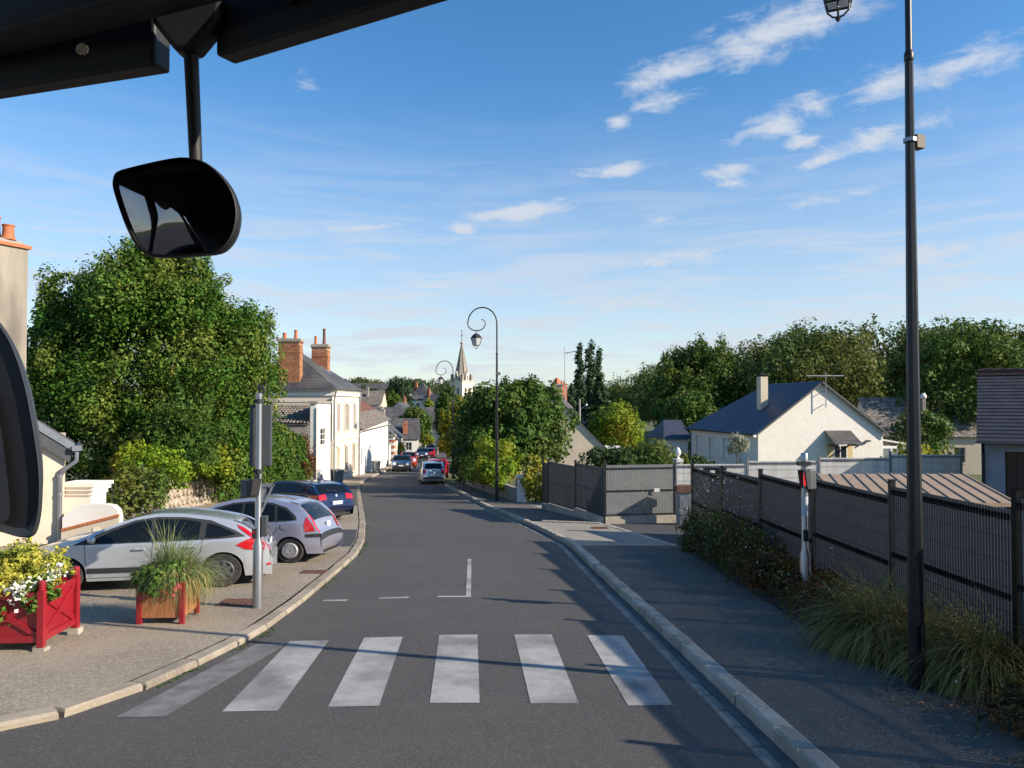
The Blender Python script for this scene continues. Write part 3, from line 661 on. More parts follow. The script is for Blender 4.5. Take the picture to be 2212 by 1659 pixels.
    g = MB(); g.tube([(x1+.3, y1+.05, ze-.08), (x1+.1, y1-.05, ze-.9), (x1+.1, y1-.05, zb)], .055, 8); g.build('downpipe', mt['zinc'], h, 60)
    brick_chimney(h, -16.05, -14.58, 52.75, 53.5, 4.0, 6.98, [(-15.72, 53.1, .15, .42, mt['terracotta']), (-14.95, 53.1, .13, .62, mt['terracotta'])], 1)
    brick_chimney(h, -15.15, -13.95, 58.1, 58.85, 4.6, 7.0, [(-14.95, 58.45, .11, .65, mt['terracotta']), (-14.3, 58.45, .12, 1.2, M('smoked_pot', (.16, .07, .05), .8))], 2)
    # lean-to outbuilding
town_house()
def lean_to():
    x0, x1, y0, y1 = -16.6, -12.3, 48.4, 52.15; zb = -3.2; ze = 1.3; zt = 2.42
    h = thing('outbuilding', 'grey rendered lean-to with old canal tiles and a white street front', 'outbuilding')
    mb = MB(); mb.box(x0, x1-.42, y0, y0+.3, zb, ze-.05); mb.box(x0, x0+.3, y0+.31, y1, zb, ze-.05); mb.build('grey_wall', mt['greyrender'], h)
    T = frame((x1, y0, zb), (0, 1)); L = y1-y0
    mb = MB(T); wall(mb, L, zt+.15-zb, .4, [(.9, 2.6, 3.05, 4.15)]); mb.build('street_front', mt['white'], h)
    m = MB(T); m.box(-.06, .36, -.03, -.004, .0, zt-zb-.1); m.build('quoin', mt['pale'], h)
    m = MB(T); m.box(-.1, L+.02, -.1, .5, zt+.16-zb, zt+.30-zb); m.build('coping', mt['stone'], h)
    window(h, T, .9, 2.6, 3.05, 4.15, (2, 2), mt['shutter'], .08)
    # canal tiles: each run of tiles is a piece
    n = 17; w = (x1-.45-x0)/n
    rf = None
    sl = MB(); sl.add([(x0, y0-.1, ze), (x1-.43, y0-.1, ze), (x1-.43, y1, zt), (x0, y1, zt), (x0, y0-.1, ze-.06), (x1-.43, y0-.1, ze-.06), (x1-.43, y1, zt-.06), (x0, y1, zt-.06)], [(0, 1, 2, 3), (4, 7, 6, 5), (0, 4, 5, 1), (1, 5, 6, 2), (2, 6, 7, 3), (3, 7, 4, 0)])
    rf = sl.build('roof', mt['mossroof'], h)
    for i in range(n):
        t = MB(); cx = x0+w*(i+.5); m_ = 9
        for j in range(m_):
            f0, f1 = j/m_, (j+1.12)/m_
            a = Vector((cx, y0-.16, ze)).lerp(Vector((cx, y1, zt)), f0); b = Vector((cx, y0-.16, ze)).lerp(Vector((cx, y1, zt)), min(1, f1)); rows = []
            for k in range(5):
                g = math.pi*k/4; rows.append([a+Vector((-math.cos(g)*w*.42, 0, math.sin(g)*w*.36+.035)), b+Vector((-math.cos(g)*w*.34, 0, math.sin(g)*w*.28+.015))])
            t.grid(rows)
        t.build('tile_run', mt['mossroof'], rf)
    # brown creeper clinging to the grey wall
    rg = np.random.default_rng(5); Q = []
    for (cx, cz, rx, rz_, n_) in ((-12.95, -.1, .22, .75, 260), (-12.6, -1.3, .3, .9, 380), (-15.3, .7, .3, .35, 90), (-13.6, -1.6, .25, .4, 90), (-13.1, -2.0, .5, .5, 260), (-14.4, .3, .5, .25, 60)):
        P = np.c_[cx+rg.normal(size=n_)*rx*.5, np.full(n_, y0-.05)-rg.random(n_)*.06, cz+rg.normal(size=n_)*rz_*.5]; Q.append(leaf_quads(P, np.tile([0, -1., 0], (n_, 1)), .12, rg, .7))
    new_obj('creeper', quads_mesh('creeper', np.concatenate(Q), lf['brownivy']), h)
lean_to()
# --- long white house with brown tile roof
def white_row():
    a, b = Vector((-12.25, 61.75, 0)), Vector((-13.05, 81, 0)); d = (b-a); L = d.length; zb = -4.6
    h = thing('long_house', 'long low white house with brown and mossy tiled roof', 'house')
    T = frame((a.x, a.y, zb), (d.x, d.y)); mb = MB(T); e0, e1 = .5-zb, .92-zb
    mb.add([(0, 0, 0), (L, 0, 0), (L, 0, e1), (0, 0, e0), (0, .35, 0), (L, .35, 0), (L, .35, e1), (0, .35, e0)], [(0, 1, 2, 3), (4, 7, 6, 5), (0, 3, 7, 4), (1, 5, 6, 2), (3, 2, 6, 7)])
    mb.build('front_wall', mt['white'], h)
    mb = MB(T); mb.prism([(.36, 0), (6.6, 0), (6.6, e1-.3), (3.5, e1+2.35), (.36, e1-.1)], L-.35, L-.02, 'x'); mb.build('end_wall', mt['white'], h)
    mb = MB(T); w = .28; mb.prism([(.36, 0), (6.6, 0), (6.6, e0-.3), (3.5, e0+2.2), (.36, e0-.1)], .02, .35, 'x'); mb.build('end_wall', mt['white'], h)
    rf = MB(T); ry = 3.5; o = .28
    m0, m1 = (0-.05, -o+(ry+o)*.42, e0-.05+2.62*.42), (L+.15, -o+(ry+o)*.42, e1-.05+2.62*.42)
    courses(rf, (-.05, -o, e0-.05), (L+.2, -o, e1-.05), m1, m0, 9, 60, .035)
    ro = rf.build('roof', mt['mossroof'], h)
    r2 = MB(T); courses(r2, m0, m1, (L-2.2, ry, e1+2.55), (-.05, ry, e0+2.57), 12, 70, .028); courses(r2, (L+.2, -o+(ry+o)*.42, e1+1.05), (L+.2, 6.8, e1-.1), (L-2.2, ry, e1+2.55), (L-2.2, ry, e1+2.55), 12, 20, .028)
    courses(r2, (L+.2, 6.9, e1-.1), (-.05, 6.9, e0-.1), (-.05, ry, e0+2.57), (L-2.2, ry, e1+2.55), 12, 40, .028); r2.build('upper_tiles', mt['browntile'], ro)
    g = MB(T); g.box(-.05, L+.2, -o-.02, -o+.0, e0-.16, e0-.08); g.build('eaves_board', mt['stone'], h)
    for (x0, x1, z0, z1) in ((1.15, 1.35, 2.2, 3.6),):
        s = MB(T); s.box(x0, x1, -.03, -.004, z0, z1); s.build('vent_slot', mt['greyplastic'], h)
    g = MB(T); g.tube([(L-.1, -.06, e1-.2), (L-.1, -.06, .3)], .05, 6); g.build('downpipe', mt['zinc'], h)
    g = MB(T); g.box(L-5.2, L-4.2, -.02, .02, .0, 2.25); g.build('door', mt['shutter_g'], h)
white_row()
# --- generic pitched house for the village
def house(name, label, loc, rz, w, dep, hw, rise, wm, rm, wins=(), hip=False, chim=(), rows=14, cols=24, over=.25, group=None):
    """w along local x (front looks to -y), ridge along x"""
    h = thing(name, label, 'house', loc, rz, group); T = Matrix.Translation((-w/2, 0, 0))
    mb = MB(T); wall(mb, w, hw, .25, [q for q in wins]); mb.build('wall', wm, h)
    m = MB(T); m.box(0, w, dep-.25, dep, 0, hw); m.build('wall', wm, h)
    for xx in (0, w-.25):
        m = MB(T)
        if hip: m.box(xx, xx+.25, .26, dep-.26, 0, hw)
        else: m.prism([(.26, 0), (dep-.26, 0), (dep-.26, hw), (dep/2, hw+rise*.97), (.26, hw)], xx, xx+.25, 'x')
        m.build('wall', wm, h)
    for q in wins: window(h, T, *q[:4], (1, 1), None, .1)
    o = over; rf = MB(T); a = dep/2 if hip else -o
    k = o*rise/(dep/2)
    E = [(-o, -o, hw-k), (w+o, -o, hw-k), (w+o, dep+o, hw-k), (-o, dep+o, hw-k)]; r0, r1 = (a, dep/2, hw+rise), (w-a, dep/2, hw+rise)
    if hip and w <= dep: r0 = r1 = (w/2, dep/2, hw+rise)
    courses(rf, E[0], E[1], r1, r0, rows, cols); courses(rf, E[2], E[3], r0, r1, rows, cols)
    if hip: courses(rf, E[1], E[2], r1, r1, rows, cols); courses(rf, E[3], E[0], r0, r0, rows, cols)
    ro = rf.build('roof', rm, h)
    for (cx, cy, cw, cdp, z0, z1, cm) in chim:
        c = MB(T); c.box(cx-cw/2, cx+cw/2, cy-cdp/2, cy+cdp/2, z0, z1); c.box(cx-cw/2-.06, cx+cw/2+.06, cy-cdp/2-.06, cy+cdp/2+.06, z1+.003, z1+.13)
        for q in (-.22, .22): pot(c, cx+q*cw, cy, z1+.12, .11, .4)
        c.build('chimney', cm, h)
    return h
W2 = lambda w, n, z0, z1, ww=.9: [(w*(i+.5)/n-ww/2, w*(i+.5)/n+ww/2, z0, z1) for i in range(n)]
# along the street beyond the long house
house('roadside_house', 'small cream house with dark slate roof past the long white one', (-14.1, 96.5, -5.2), R(92), 7.0, 5.0, 3.6, 2.4, mt['pale'], mt['slate'], W2(7.0, 2, 1.2, 2.6), chim=[(6.2, 2.5, .9, .6, 5.0, 6.9, mt['greyrender'])])
house('roadside_house', 'white gabled house with grey slate roof and brick chimney down the street', (-17.2, 117, -5.6), R(8), 6.0, 6.5, 2.9, 2.9, mt['white'], mt['slate'], W2(6.0, 2, 1.0, 2.2), chim=[(4.0, .9, .75, .6, 3.0, 5.0, mt['brick'])])
house('village_house', 'house with long dark slate roof half hidden behind the round tree', (-21.5, 160, -6.3), R(4), 19, 9, 3.8, 4.2, mt['cream'], mt['slate'], W2(19, 4, 1, 2.4))
house('village_house', 'small cream gabled house among trees below the white dormer house', (-24.5, 190, -2.4), R(82), 7, 5.6, 2.6, 2.6, mt['pale'], mt['slate'], W2(7, 2, 1, 2.2, .7), chim=[(6.0, 2.8, .7, .6, 4, 6.2, mt['brick'])])
hd = house('village_house', 'white house with grey hipped roof and a little dormer', (-29.5, 226, .1), R(6), 7.2, 8, 3.4, 3.4, mt['white'], mt['slate'], W2(7.2, 2, 1, 2.4), hip=True)
dm = MB(Matrix.Translation((-.4, 1.0, 3.6))); dm.prism([(-.55, 0), (.55, 0), (.55, 1.0), (0, 1.6), (-.55, 1.0)], 0, 1.8, 'y'); dm.build('dormer', mt['white'], hd)
house('village_villa', 'tall white villa with pointed pyramid slate roof left of the church', (-27.2, 228, 0), R(-14), 4.6, 4.6, 5.4, 3.4, mt['white'], mt['slate'], W2(4.6, 2, 3.4, 4.8, .6), hip=True, chim=[(-.2, 3.0, .8, .8, 3.0, 8.6, mt['brick'])])
house('village_house', 'low dark roofed house with brick chimney beside the pyramid villa', (-23.7, 222, -1.0), R(-20), 5, 6, 3.4, 2.8, mt['white'], mt['slate'], W2(5, 1, 1.6, 2.8), chim=[(1.0, 2.2, .8, .6, 4.4, 7.6, mt['brick'])])
house('village_house', 'dark slate roofed house above the brown tiled roof at far left', (-44, 232, 1.2), R(2), 15, 8, 3.6, 3.8, mt['cream'], mt['slate'], W2(15, 3, 1, 2.3))
house('village_house', 'grey roofed house in front of the dark slate roof at far left', (-36.5, 188, -.2), R(-4), 9, 7, 2.6, 3.2, mt['cream'], mt['mossroof'], W2(9, 2, .8, 2), chim=[(5.2, 2, .6, .6, 3.0, 6.4, mt['greyrender'])])
# --- church
def church():
    x, y = -16.9, 258; zb = -14.0
    h = thing('church', 'pale stone church tower with tall octagonal spire and cross', 'church', (x, y, zb), R(-38))
    s = 2.65; zt = 23.6
    m = MB(); m.box(-s, s, -s, s, 0, zt-6.4); m.build('tower', mt['stone'], h)
    for k in range(4):
        Rm = Matrix.Rotation(k*math.pi/2, 4, 'Z'); T = Rm @ Matrix.Translation((-s, -s, zt-6.38)); m = MB(T)
        op = [(1.15, 1.95, 1.6, 4.6), (2.95, 3.75, 1.6, 4.6)]; wall(m, 2*s-.4, 6.3, .4, op); m.build('belfry', mt['pale'], h)
        for (a, b, c, d) in op:
            m = MB(T); m.box(a, b, .18, .24, c, d); lv = m.build('opening', mt['greyplastic'], h)
            q = MB(T); q.prism([(a, d-.45), (a, d+.003), (b, d+.003), (b, d-.45), (b-.12, d-.2), ((a+b)/2, d-.06), (a+.12, d-.2)], .02, .16, 'y'); q.build('arch', mt['pale'], lv)
    m = MB(); m.box(-s-.3, s+.3, -s-.3, s+.3, zt-.06, zt+.32); m.build('cornice', mt['pale'], h)
    sp = MB(); n = 8; r0 = 2.62; zs = zt+.33; zp = zs+12.2
    for k in range(n):
        a0, a1 = 2*math.pi*(k+.5)/n, 2*math.pi*(k+1.5)/n
        p = [(r0*math.cos(a0), r0*math.sin(a0), zs), (r0*math.cos(a1), r0*math.sin(a1), zs), (.18*math.cos(a1), .18*math.sin(a1), zp), (.18*math.cos(a0), .18*math.sin(a0), zp)]
        courses(sp, p[0], p[1], p[2], p[3], 30, 5, .035)
    spo = sp.build('spire', mt['stone'], h)
    for k in range(4):
        Rm = Matrix.Rotation(k*math.pi/2, 4, 'Z'); q = MB(Rm)
        q.prism([(-.6, zs), (.6, zs), (.6, zs+1.7), (0, zs+3.2), (-.6, zs+1.7)], -2.6, -1.2, 'y'); lu = q.build('lucarne', mt['pale'], spo)
        q = MB(Rm); q.box(-.25, .25, -2.64, -2.604, zs+.4, zs+1.7); q.build('louvre', mt['greyplastic'], lu)
        q = MB(Rm @ Matrix.Rotation(math.pi/4, 4, 'Z')); q.lathe([(.55, zs), (.55, zs+1.7), (.62, zs+1.7), (.62, zs+1.9), (.25, zs+2.3)], 8, (0, -3.15, 0)); q.build('pinnacle', mt['greyrender'], spo)
    for k in range(8):
        a = 2*math.pi*(k+.5)/n; q = MB(); q.tube([(r0*1.02*math.cos(a), r0*1.02*math.sin(a), zs), (.2*math.cos(a), .2*math.sin(a), zp)], [.16, .1], 6); q.build('spire_rib', mt['stone'], spo)
    m = MB(); m.lathe([(.2, 0), (.5, .3), (.55, .5), (.5, .75), (.12, 1.1), (.08, 1.3)], 10, (0, 0, zp)); m.build('finial', mt['greyrender'], h, 50)
    m = MB(); m.tube([(0, 0, zp+1.2), (0, 0, zp+4.6)], .09, 6); m.tube([(-.75, 0, zp+3.0), (.75, 0, zp+3.0)], .08, 6); m.lathe([(.02, 0), (.22, .2), (.02, .45)], 8, (0, 0, zp+4.55)); m.build('cross', mt['darkmetal'], h)
    # nave
    m = MB(); m.box(s+.02, s+24, -4.2, 4.2, 0, 9.5); m.build('nave', mt['stone'], h)
    rf = MB(); courses(rf, (s+.02, -4.6, 9.3), (s+24.3, -4.6, 9.3), (s+24.3, 0, 14.2), (s+.02, 0, 14.2), 20, 30); courses(rf, (s+24.3, 4.6, 9.3), (s+.02, 4.6, 9.3), (s+.02, 0, 14.2), (s+24.3, 0, 14.2), 20, 30); rf.build('nave_roof', mt['slate'], h)
church()
# --- gabled house behind the roadside trees, pale render, chimney with cap and aerial
def gable_house():
    h = thing('gable_house', 'beige gable end of a house behind the roadside trees with chimney', 'house', (4.0, 66, 0))
    zb, ze, zr = -4.2, -1.25, 3.1
    m = MB(); m.prism([(-3.6, zb), (4.05, zb), (4.05, ze), (-.25, zr), (-3.6, ze-.4)], 0, .3, 'y'); m.build('gable', mt['greyrender'] if 0 else mt['cream'], h)
    m = MB(); m.box(3.76, 4.05, .31, 9, zb, ze); m.build('wall', mt['cream'], h)
    rf = MB(); courses(rf, (4.5, -.2, ze-.42), (4.5, 9.2, ze-.42), (-.25, 9.2, zr+.08), (-.25, -.2, zr+.08), 22, 26); courses(rf, (-4.3, 9.2, ze-.75), (-4.3, -.2, ze-.75), (-.25, -.2, zr+.08), (-.25, 9.2, zr+.08), 22, 26); rf.build('roof', mt['slate'], h)
    c = MB(); c.box(-.55, .30, -.05, .75, 1.6, 4.1); c.box(-.66, .41, -.16, .86, 4.103, 4.26); ch = c.build('chimney', mt['stone'], h)
    c = MB(); c.lathe([(.42, 0), (.3, .25), (.12, .5)], 4, (-.12, .3, 4.27)); c.build('pot', mt['terracotta'], ch)
    a = MB(); a.tube([(.55, .2, 1.5), (.55, .2, 7.4)], .035, 6); a.tube([(.55, .2, 6.9), (2.1, .0, 7.15)], .03, 5); a.tube([(.75, .2, 7.3), (.85, .2, 6.7)], .025, 5); a.build('aerial', mt['zinc'], h)
    m = MB(); m.box(4.06, 5.6, .6, 6, zb, ze+.0); m.build('annex', mt['white'], h)
gable_house()
house('manor_house', 'slate roofed house with ridge chimneys beyond the gable house', (7.6, 105, -5), R(30), 6.2, 6.2, 5.0, 4.6, mt['pale'], mt['slate'], W2(6.2, 2, 3.2, 4.4, .6), hip=True, chim=[(4.4, 3.1, .9, .7, 6.5, 10.2, mt['brick'])], rows=18)
# --- white bungalow with dark blue slate roof
def bungalow():
    O = Vector((18.05, 56.5, -3.6)); ax = Vector((-.15, .99)).normalized()
    h = thing('bungalow', 'white roughcast bungalow with dark blue slate roof and rolled shutters', 'house')
    T = frame(O, (ax.y, -ax.x))       # local x to the right along the gable, local y = away along the axis
    w, L, hw, rise = 10.0, 13.2, 4.15, 3.62
    m = MB(T); m.prism([(0, 0), (w, 0), (w, hw), (w/2, hw+rise*.985), (0, hw)], 0, .3, 'y'); m.build('gable', mt['roughcast'], h)
    Tl = T @ frame((0, L, 0), (0, -1))   # left wall looks to -x
    op = [(1.4, 2.5, 1.7, 3.55), (4.2, 5.3, 1.7, 3.55), (7.0, 8.1, 1.7, 3.55), (10.0, 11.1, 1.7, 3.55)]
    m = MB(Tl); wall(m, L-.305, hw, .3, op); m.build('side_wall', mt['roughcast'], h)
    for q in op:
        wd = window(h, Tl, *q, (0, 0), mt['shutter'], .14, glass=mt['shutter'])
        b = MB(Tl); b.box(q[0]-.05, q[1]+.05, -.06, .12, q[3]-.2, q[3]-.003); b.build('shutter_box', mt['shutter'], wd)
        s = MB(Tl)
        for k in range(22): s.box(q[0]+.05, q[1]-.05, .13, .139, q[2]+.07+k*.07, q[2]+.125+k*.07)
        s.build('roller_shutter', mt['shutter'], wd)
    m = MB(T); m.box(.31, w-.31, L-.3, L, 0, hw); m.box(w-.3, w, .31, L-.31, 0, hw); m.build('rear_wall', mt['roughcast'], h)
    o = .35; k = o*rise/(w/2); rf = MB(T); f = .28; r0, r1 = (w/2, -f, hw+rise+.05), (w/2, L-5, hw+rise+.05)
    A, B, C_, D = (-o, -f, hw-k), (w+o, -f, hw-k), (w+o, L+o, hw-k), (-o, L+o, hw-k)
    courses(rf, D, A, r0, r1, 34, 60, .018); courses(rf, B, C_, r1, r0, 34, 60, .018); courses(rf, C_, D, r1, r1, 34, 40, .018)
    rf.build('roof', mt['blueslate'], h)
    v = MB(T); ex = Vector((0, 0, -.2))
    for (P, Q) in ((A, r0), (B, r0)):
        P, Q = Vector(P), Vector(Q); d = Vector((0, .05, 0)); lo = Vector((0, 0, -.17))
        v.add([P+Vector((0, -.03, .0)), Q+Vector((0, -.03, .0)), Q+lo+Vector((0, -.03, 0)), P+lo+Vector((0, -.03, 0)), P+d, Q+d, Q+lo+d, P+lo+d], [(0, 1, 2, 3), (4, 7, 6, 5), (0, 4, 5, 1), (3, 2, 6, 7), (0, 3, 7, 4), (1, 5, 6, 2)])
    v.build('verge_board', mt['greyplastic'], h)
    g = MB(T); gutter(g, (-o-.05, -f, hw-k), (-o-.05, L+o, hw-k), .08); g.build('gutter', mt['darkmetal'], h)
    g = MB(T); g.box(-o-.16, -o+.06, -f-.06, -f+.04, hw-k-.2, hw-k-.02); g.build('gutter_end', mt['shutter'], h)
    g = MB(T); g.tube([(-.42, L-.2, hw-k-.05), (-.08, L-.3, hw-.7), (-.08, L-.3, 0)], .05, 6); g.build('downpipe', mt['darkmetal'], h)
    c = MB(T); c.box(2.05, 2.65, 3.6, 4.3, hw+1.1, hw+rise+.5); ch = c.build('chimney', mt['cream'], h)
    c = MB(T); c.box(1.95, 2.75, 3.5, 4.4, hw+rise+.68, hw+rise+.73)
    for q in ((2.1, 3.65), (2.55, 3.65), (2.1, 4.2), (2.55, 4.2)): c.box(q[0], q[0]+.06, q[1], q[1]+.06, hw+rise+.505, hw+rise+.675)
    c.build('chimney_cap', mt['darkplastic'], ch)
    c = MB(T); c.tube([(w/2+.15, -.42, hw+rise-1.9), (w/2+.15, -.42, hw+rise+.75)], .035, 6); c.tube([(w/2-1.35, -.42, hw+rise+.42), (w/2+1.6, -.42, hw+rise+.44)], .05, 5)
    for z in (-1.7, -.7): c.tube([(w/2+.15, -.42, hw+rise+z), (w/2+.15, -.005, hw+rise+z)], .03, 5)
    c.build('aerial', mt['zinc'], h)
    # porch canopy and glazed door on the gable
    c = MB(T); courses(c, (5.35, -1.25, 3.2), (7.55, -1.25, 3.2), (7.35, -.01, 4.15), (5.25, -.01, 4.15), 8, 12, .02); c.add([(5.35, -1.25, 3.17), (7.55, -1.25, 3.17), (7.35, -.01, 4.1), (5.25, -.01, 4.1)], [(0, 1, 2, 3)]); cp = c.build('canopy', mt['slate'], h)
    c = MB(T); c.box(5.6, 5.72, -1.1, -.01, 3.02, 3.14); c.build('bracket', mt['door_brown'], cp); c = MB(T); c.box(7.2, 7.32, -1.1, -.01, 3.02, 3.14); c.build('bracket', mt['door_brown'], cp)
    d = MB(T); d.box(5.95, 7.05, -.06, -.004, .9, 3.1); d = d.build('door', mt['shutter'], h)
    for (a, b) in ((6.03, 6.45), (6.55, 6.97)):
        q = MB(T); q.box(a, b, -.075, -.063, 1.75, 3.0); q.build('pane', mt['glass'], d)
    q = MB(T); om = M('ochre_render', (.62, .47, .25), .9); q.box(5.45, 5.93, -.03, -.004, .9, 3.1); q.build('door_surround', om, h); q = MB(T); q.box(7.07, 7.5, -.03, -.004, .9, 3.1); q.build('door_surround', om, h)
    q = MB(T); q.box(8.6, 8.85, -.25, -.01, 3.3, 3.42); q.tube([(8.6, -.12, 3.36), (8.35, -.3, 3.2)], .06, 6); q.build('wall_lamp', mt['darkplastic'], h)
    # conservatory on the right
    q = MB(T); a0 = w+.02
    q.box(a0, a0+2.4, .2, .3, .3, .9)
    for x in (a0, a0+.75, a0+1.55, a0+2.3): q.box(x, x+.1, .2, .3, .903, 2.75)
    q.box(a0, a0+2.4, .2, .3, 2.753, 2.95)
    q.add([(a0-.1, .05, 3.5), (a0+2.6, .05, 3.05), (a0+2.6, 3.4, 3.05), (a0-.1, 3.4, 3.5), (a0-.1, .05, 3.38), (a0+2.6, .05, 2.96), (a0+2.6, 3.4, 2.96), (a0-.1, 3.4, 3.38)], [(0, 1, 2, 3), (4, 7, 6, 5), (0, 4, 5, 1), (1, 5, 6, 2), (2, 6, 7, 3), (3, 7, 4, 0)])
    q.box(a0+2.3, a0+2.4, .31, 3.3, .3, .9); q.box(a0+2.3, a0+2.4, 3.2, 3.3, .91, 2.9); cv = q.build('conservatory', mt['shutter'], h)
    q = MB(T); q.box(a0+.1, a0+2.3, .24, .26, .91, 2.75); q.build('pane', M('conservatory_glass', (.20, .24, .24), .08, spec=.6), cv)
    # lower rear wing
    q = MB(T); q.box(-2.2, -.02, L+.5, L+5, -.6, 3.0); wg = q.build('rear_wing', mt['white'], h)
    rf = MB(T); courses(rf, (-2.4, L+.2, 2.9), (0.3, L+.2, 2.9), (.3, L+3, 4.6), (-1.4, L+3, 4.6), 12, 16); courses(rf, (-2.4, L+5.2, 2.9), (-2.4, L+.2, 2.9), (-1.4, L+3, 4.6), (-1.4, L+3, 4.6), 12, 16); rf.build('wing_roof', mt['blueslate'], wg)
    q = MB(T); q.box(-1.5, -.7, L+.44, L+.496, 1.0, 2.3); q.build('wing_window', mt['shutter'], wg)
bungalow()
house('neighbour_house', 'tile roofed neighbour partly hidden behind the white bungalow', (36, 66, -3.5), R(-6), 9, 8, 3.4, 3.2, mt['cream'], mt['mossroof'], W2(9, 2, 1, 2.3))
house('outlying_house', 'low dark slate roofed building half hidden by trees at right', (34.0, 46.5, -2.0), R(-33), 9, 6, 2.2, 2.6, mt['greyrender'], mt['slate'])
# --- garage house at the right edge
def garage():
    h = thing('garage', 'grey garage with slate roof and dark brown door at right edge', 'garage', (14.62, 24.0, 0), R(-32))
    x0, x1, y0, y1, zb, ze, zr = 0, 9, 0, 7, -1.5, 1.55, 3.65
    m = MB(frame((x0, y0, zb), (1, 0))); wall(m, x1-x0, ze-zb, .3, [(.62, 3.2, 0, 2.62)]); m.build('front_wall', M('blue_grey_render', (.27, .29, .32), .9, col2=(.22, .24, .27), scale=2), h)
    d = MB(frame((x0, y0, zb), (1, 0)))
    d.box(.62, 3.2, .12, .17, 0, 2.62); d = d.build('door', mt['door_brown'], h)
    for k in range(9):
        q = MB(frame((x0, y0, zb), (1, 0))); q.box(.66+k*.28, .92+k*.28, .095, .118, .03, 2.58); q.build('plank', mt['door_brown'], d)
    m = MB(); m.prism([(y0+.31, zb), (y1, zb), (y1, ze), ((y0+y1)/2, zr), (y0+.31, ze+.1)], x0, x0+.3, 'x'); m.box(x0+.31, x1, y1-.3, y1, zb, ze); m.build('wall', mt['cream'], h)
    rf = MB(); ym = (y0+y1)/2; courses(rf, (x0-.12, y0-.3, ze-.12), (x1, y0-.3, ze-.12), (x1, ym, zr), (x0-.12, ym, zr), 20, 34, .022); courses(rf, (x1, y1+.3, ze-.12), (x0-.12, y1+.3, ze-.12), (x0-.12, ym, zr), (x1, ym, zr), 20, 34, .022); ro = rf.build('roof', mt['darkslate'], h)
    n = 24
    for i in range(n):
        a = x0-.1+i*.4; q = MB(); q.tube([(a, ym, zr+.02), (a+.41, ym, zr+.05)], [.12, .14], 8); q.build('ridge_tile', mt['door_brown'], ro, 60)
    q = MB(); q.box(x0-.1, x1, ym-.12, ym+.12, zr-.06, zr-.005); q.build('ridge_mortar', mt['brick'], ro)
    g = MB(); gutter(g, (x0-.15, y0-.36, ze-.12), (x1, y0-.36, ze-.12), .07); g.build('gutter', mt['zinc'], h)
    g = MB(); g.tube([(x0+.05, y0-.34, ze-.2), (x0+.05, y0-.06, ze-.5), (x0+.05, y0-.06, zb)], .045, 6); g.build('downpipe', mt['darkmetal'], h)
garage()
# --- garden shed
def shed():
    h = thing('garden_shed', 'wooden shed with tan ribbed sheet roof behind the fence', 'shed')
    A = [Vector((6.75, 17.0, 1.05)), Vector((9.95, 17.0, 1.05)), Vector((9.15, 14.0, .80)), Vector((5.95, 14.0, .80))]
    m = MB(); m.add([q for q in A]+[q-Vector((0, 0, .07)) for q in A], [(0, 1, 2, 3), (4, 7, 6, 5), (0, 4, 5, 1), (1, 5, 6, 2), (2, 6, 7, 3), (3, 7, 4, 0)]); ro = m.build('roof', mt['tan_roof'], h)
    for i in range(13):
        f = i/12; a = A[0].lerp(A[1], f); b = A[3].lerp(A[2], f); m = MB(); s = Vector((.018, 0, 0)); u = Vector((0, 0, .022))
        m.add([a-s, a+s, b+s, b-s, a-s+u, a+s+u, b+s+u, b-s+u], [(0, 3, 2, 1), (4, 5, 6, 7), (0, 1, 5, 4), (1, 2, 6, 5), (2, 3, 7, 6), (3, 0, 4, 7)]); m.build('rib', mt['tan_roof'], ro)
    n = 14
    for i in range(n):
        f0, f1 = (i+.03)/n, (i+.97)/n; a = Vector((6.2, 14.22, 0)).lerp(Vector((9.0, 14.22, 0)), f0); b = Vector((6.2, 14.22, 0)).lerp(Vector((9.0, 14.22, 0)), f1)
        m = MB(); m.box(a.x, b.x, 14.2, 14.24, -.9, .70); m.build('plank', mt['wood'], h)
    for (p, q) in (((9.02, 14.22), (9.75, 16.85)), ((6.16, 14.25), (6.9, 16.85)), ((6.9, 16.87), (9.75, 16.87))):
        d = Vector((q[0]-p[0], q[1]-p[1], 0)); m = MB(frame((p[0], p[1], -1.0), (d.x, d.y))); m.box(0, d.length, 0, .04, 0, 1.68); m.build('wall', mt['wood'], h)
shed()
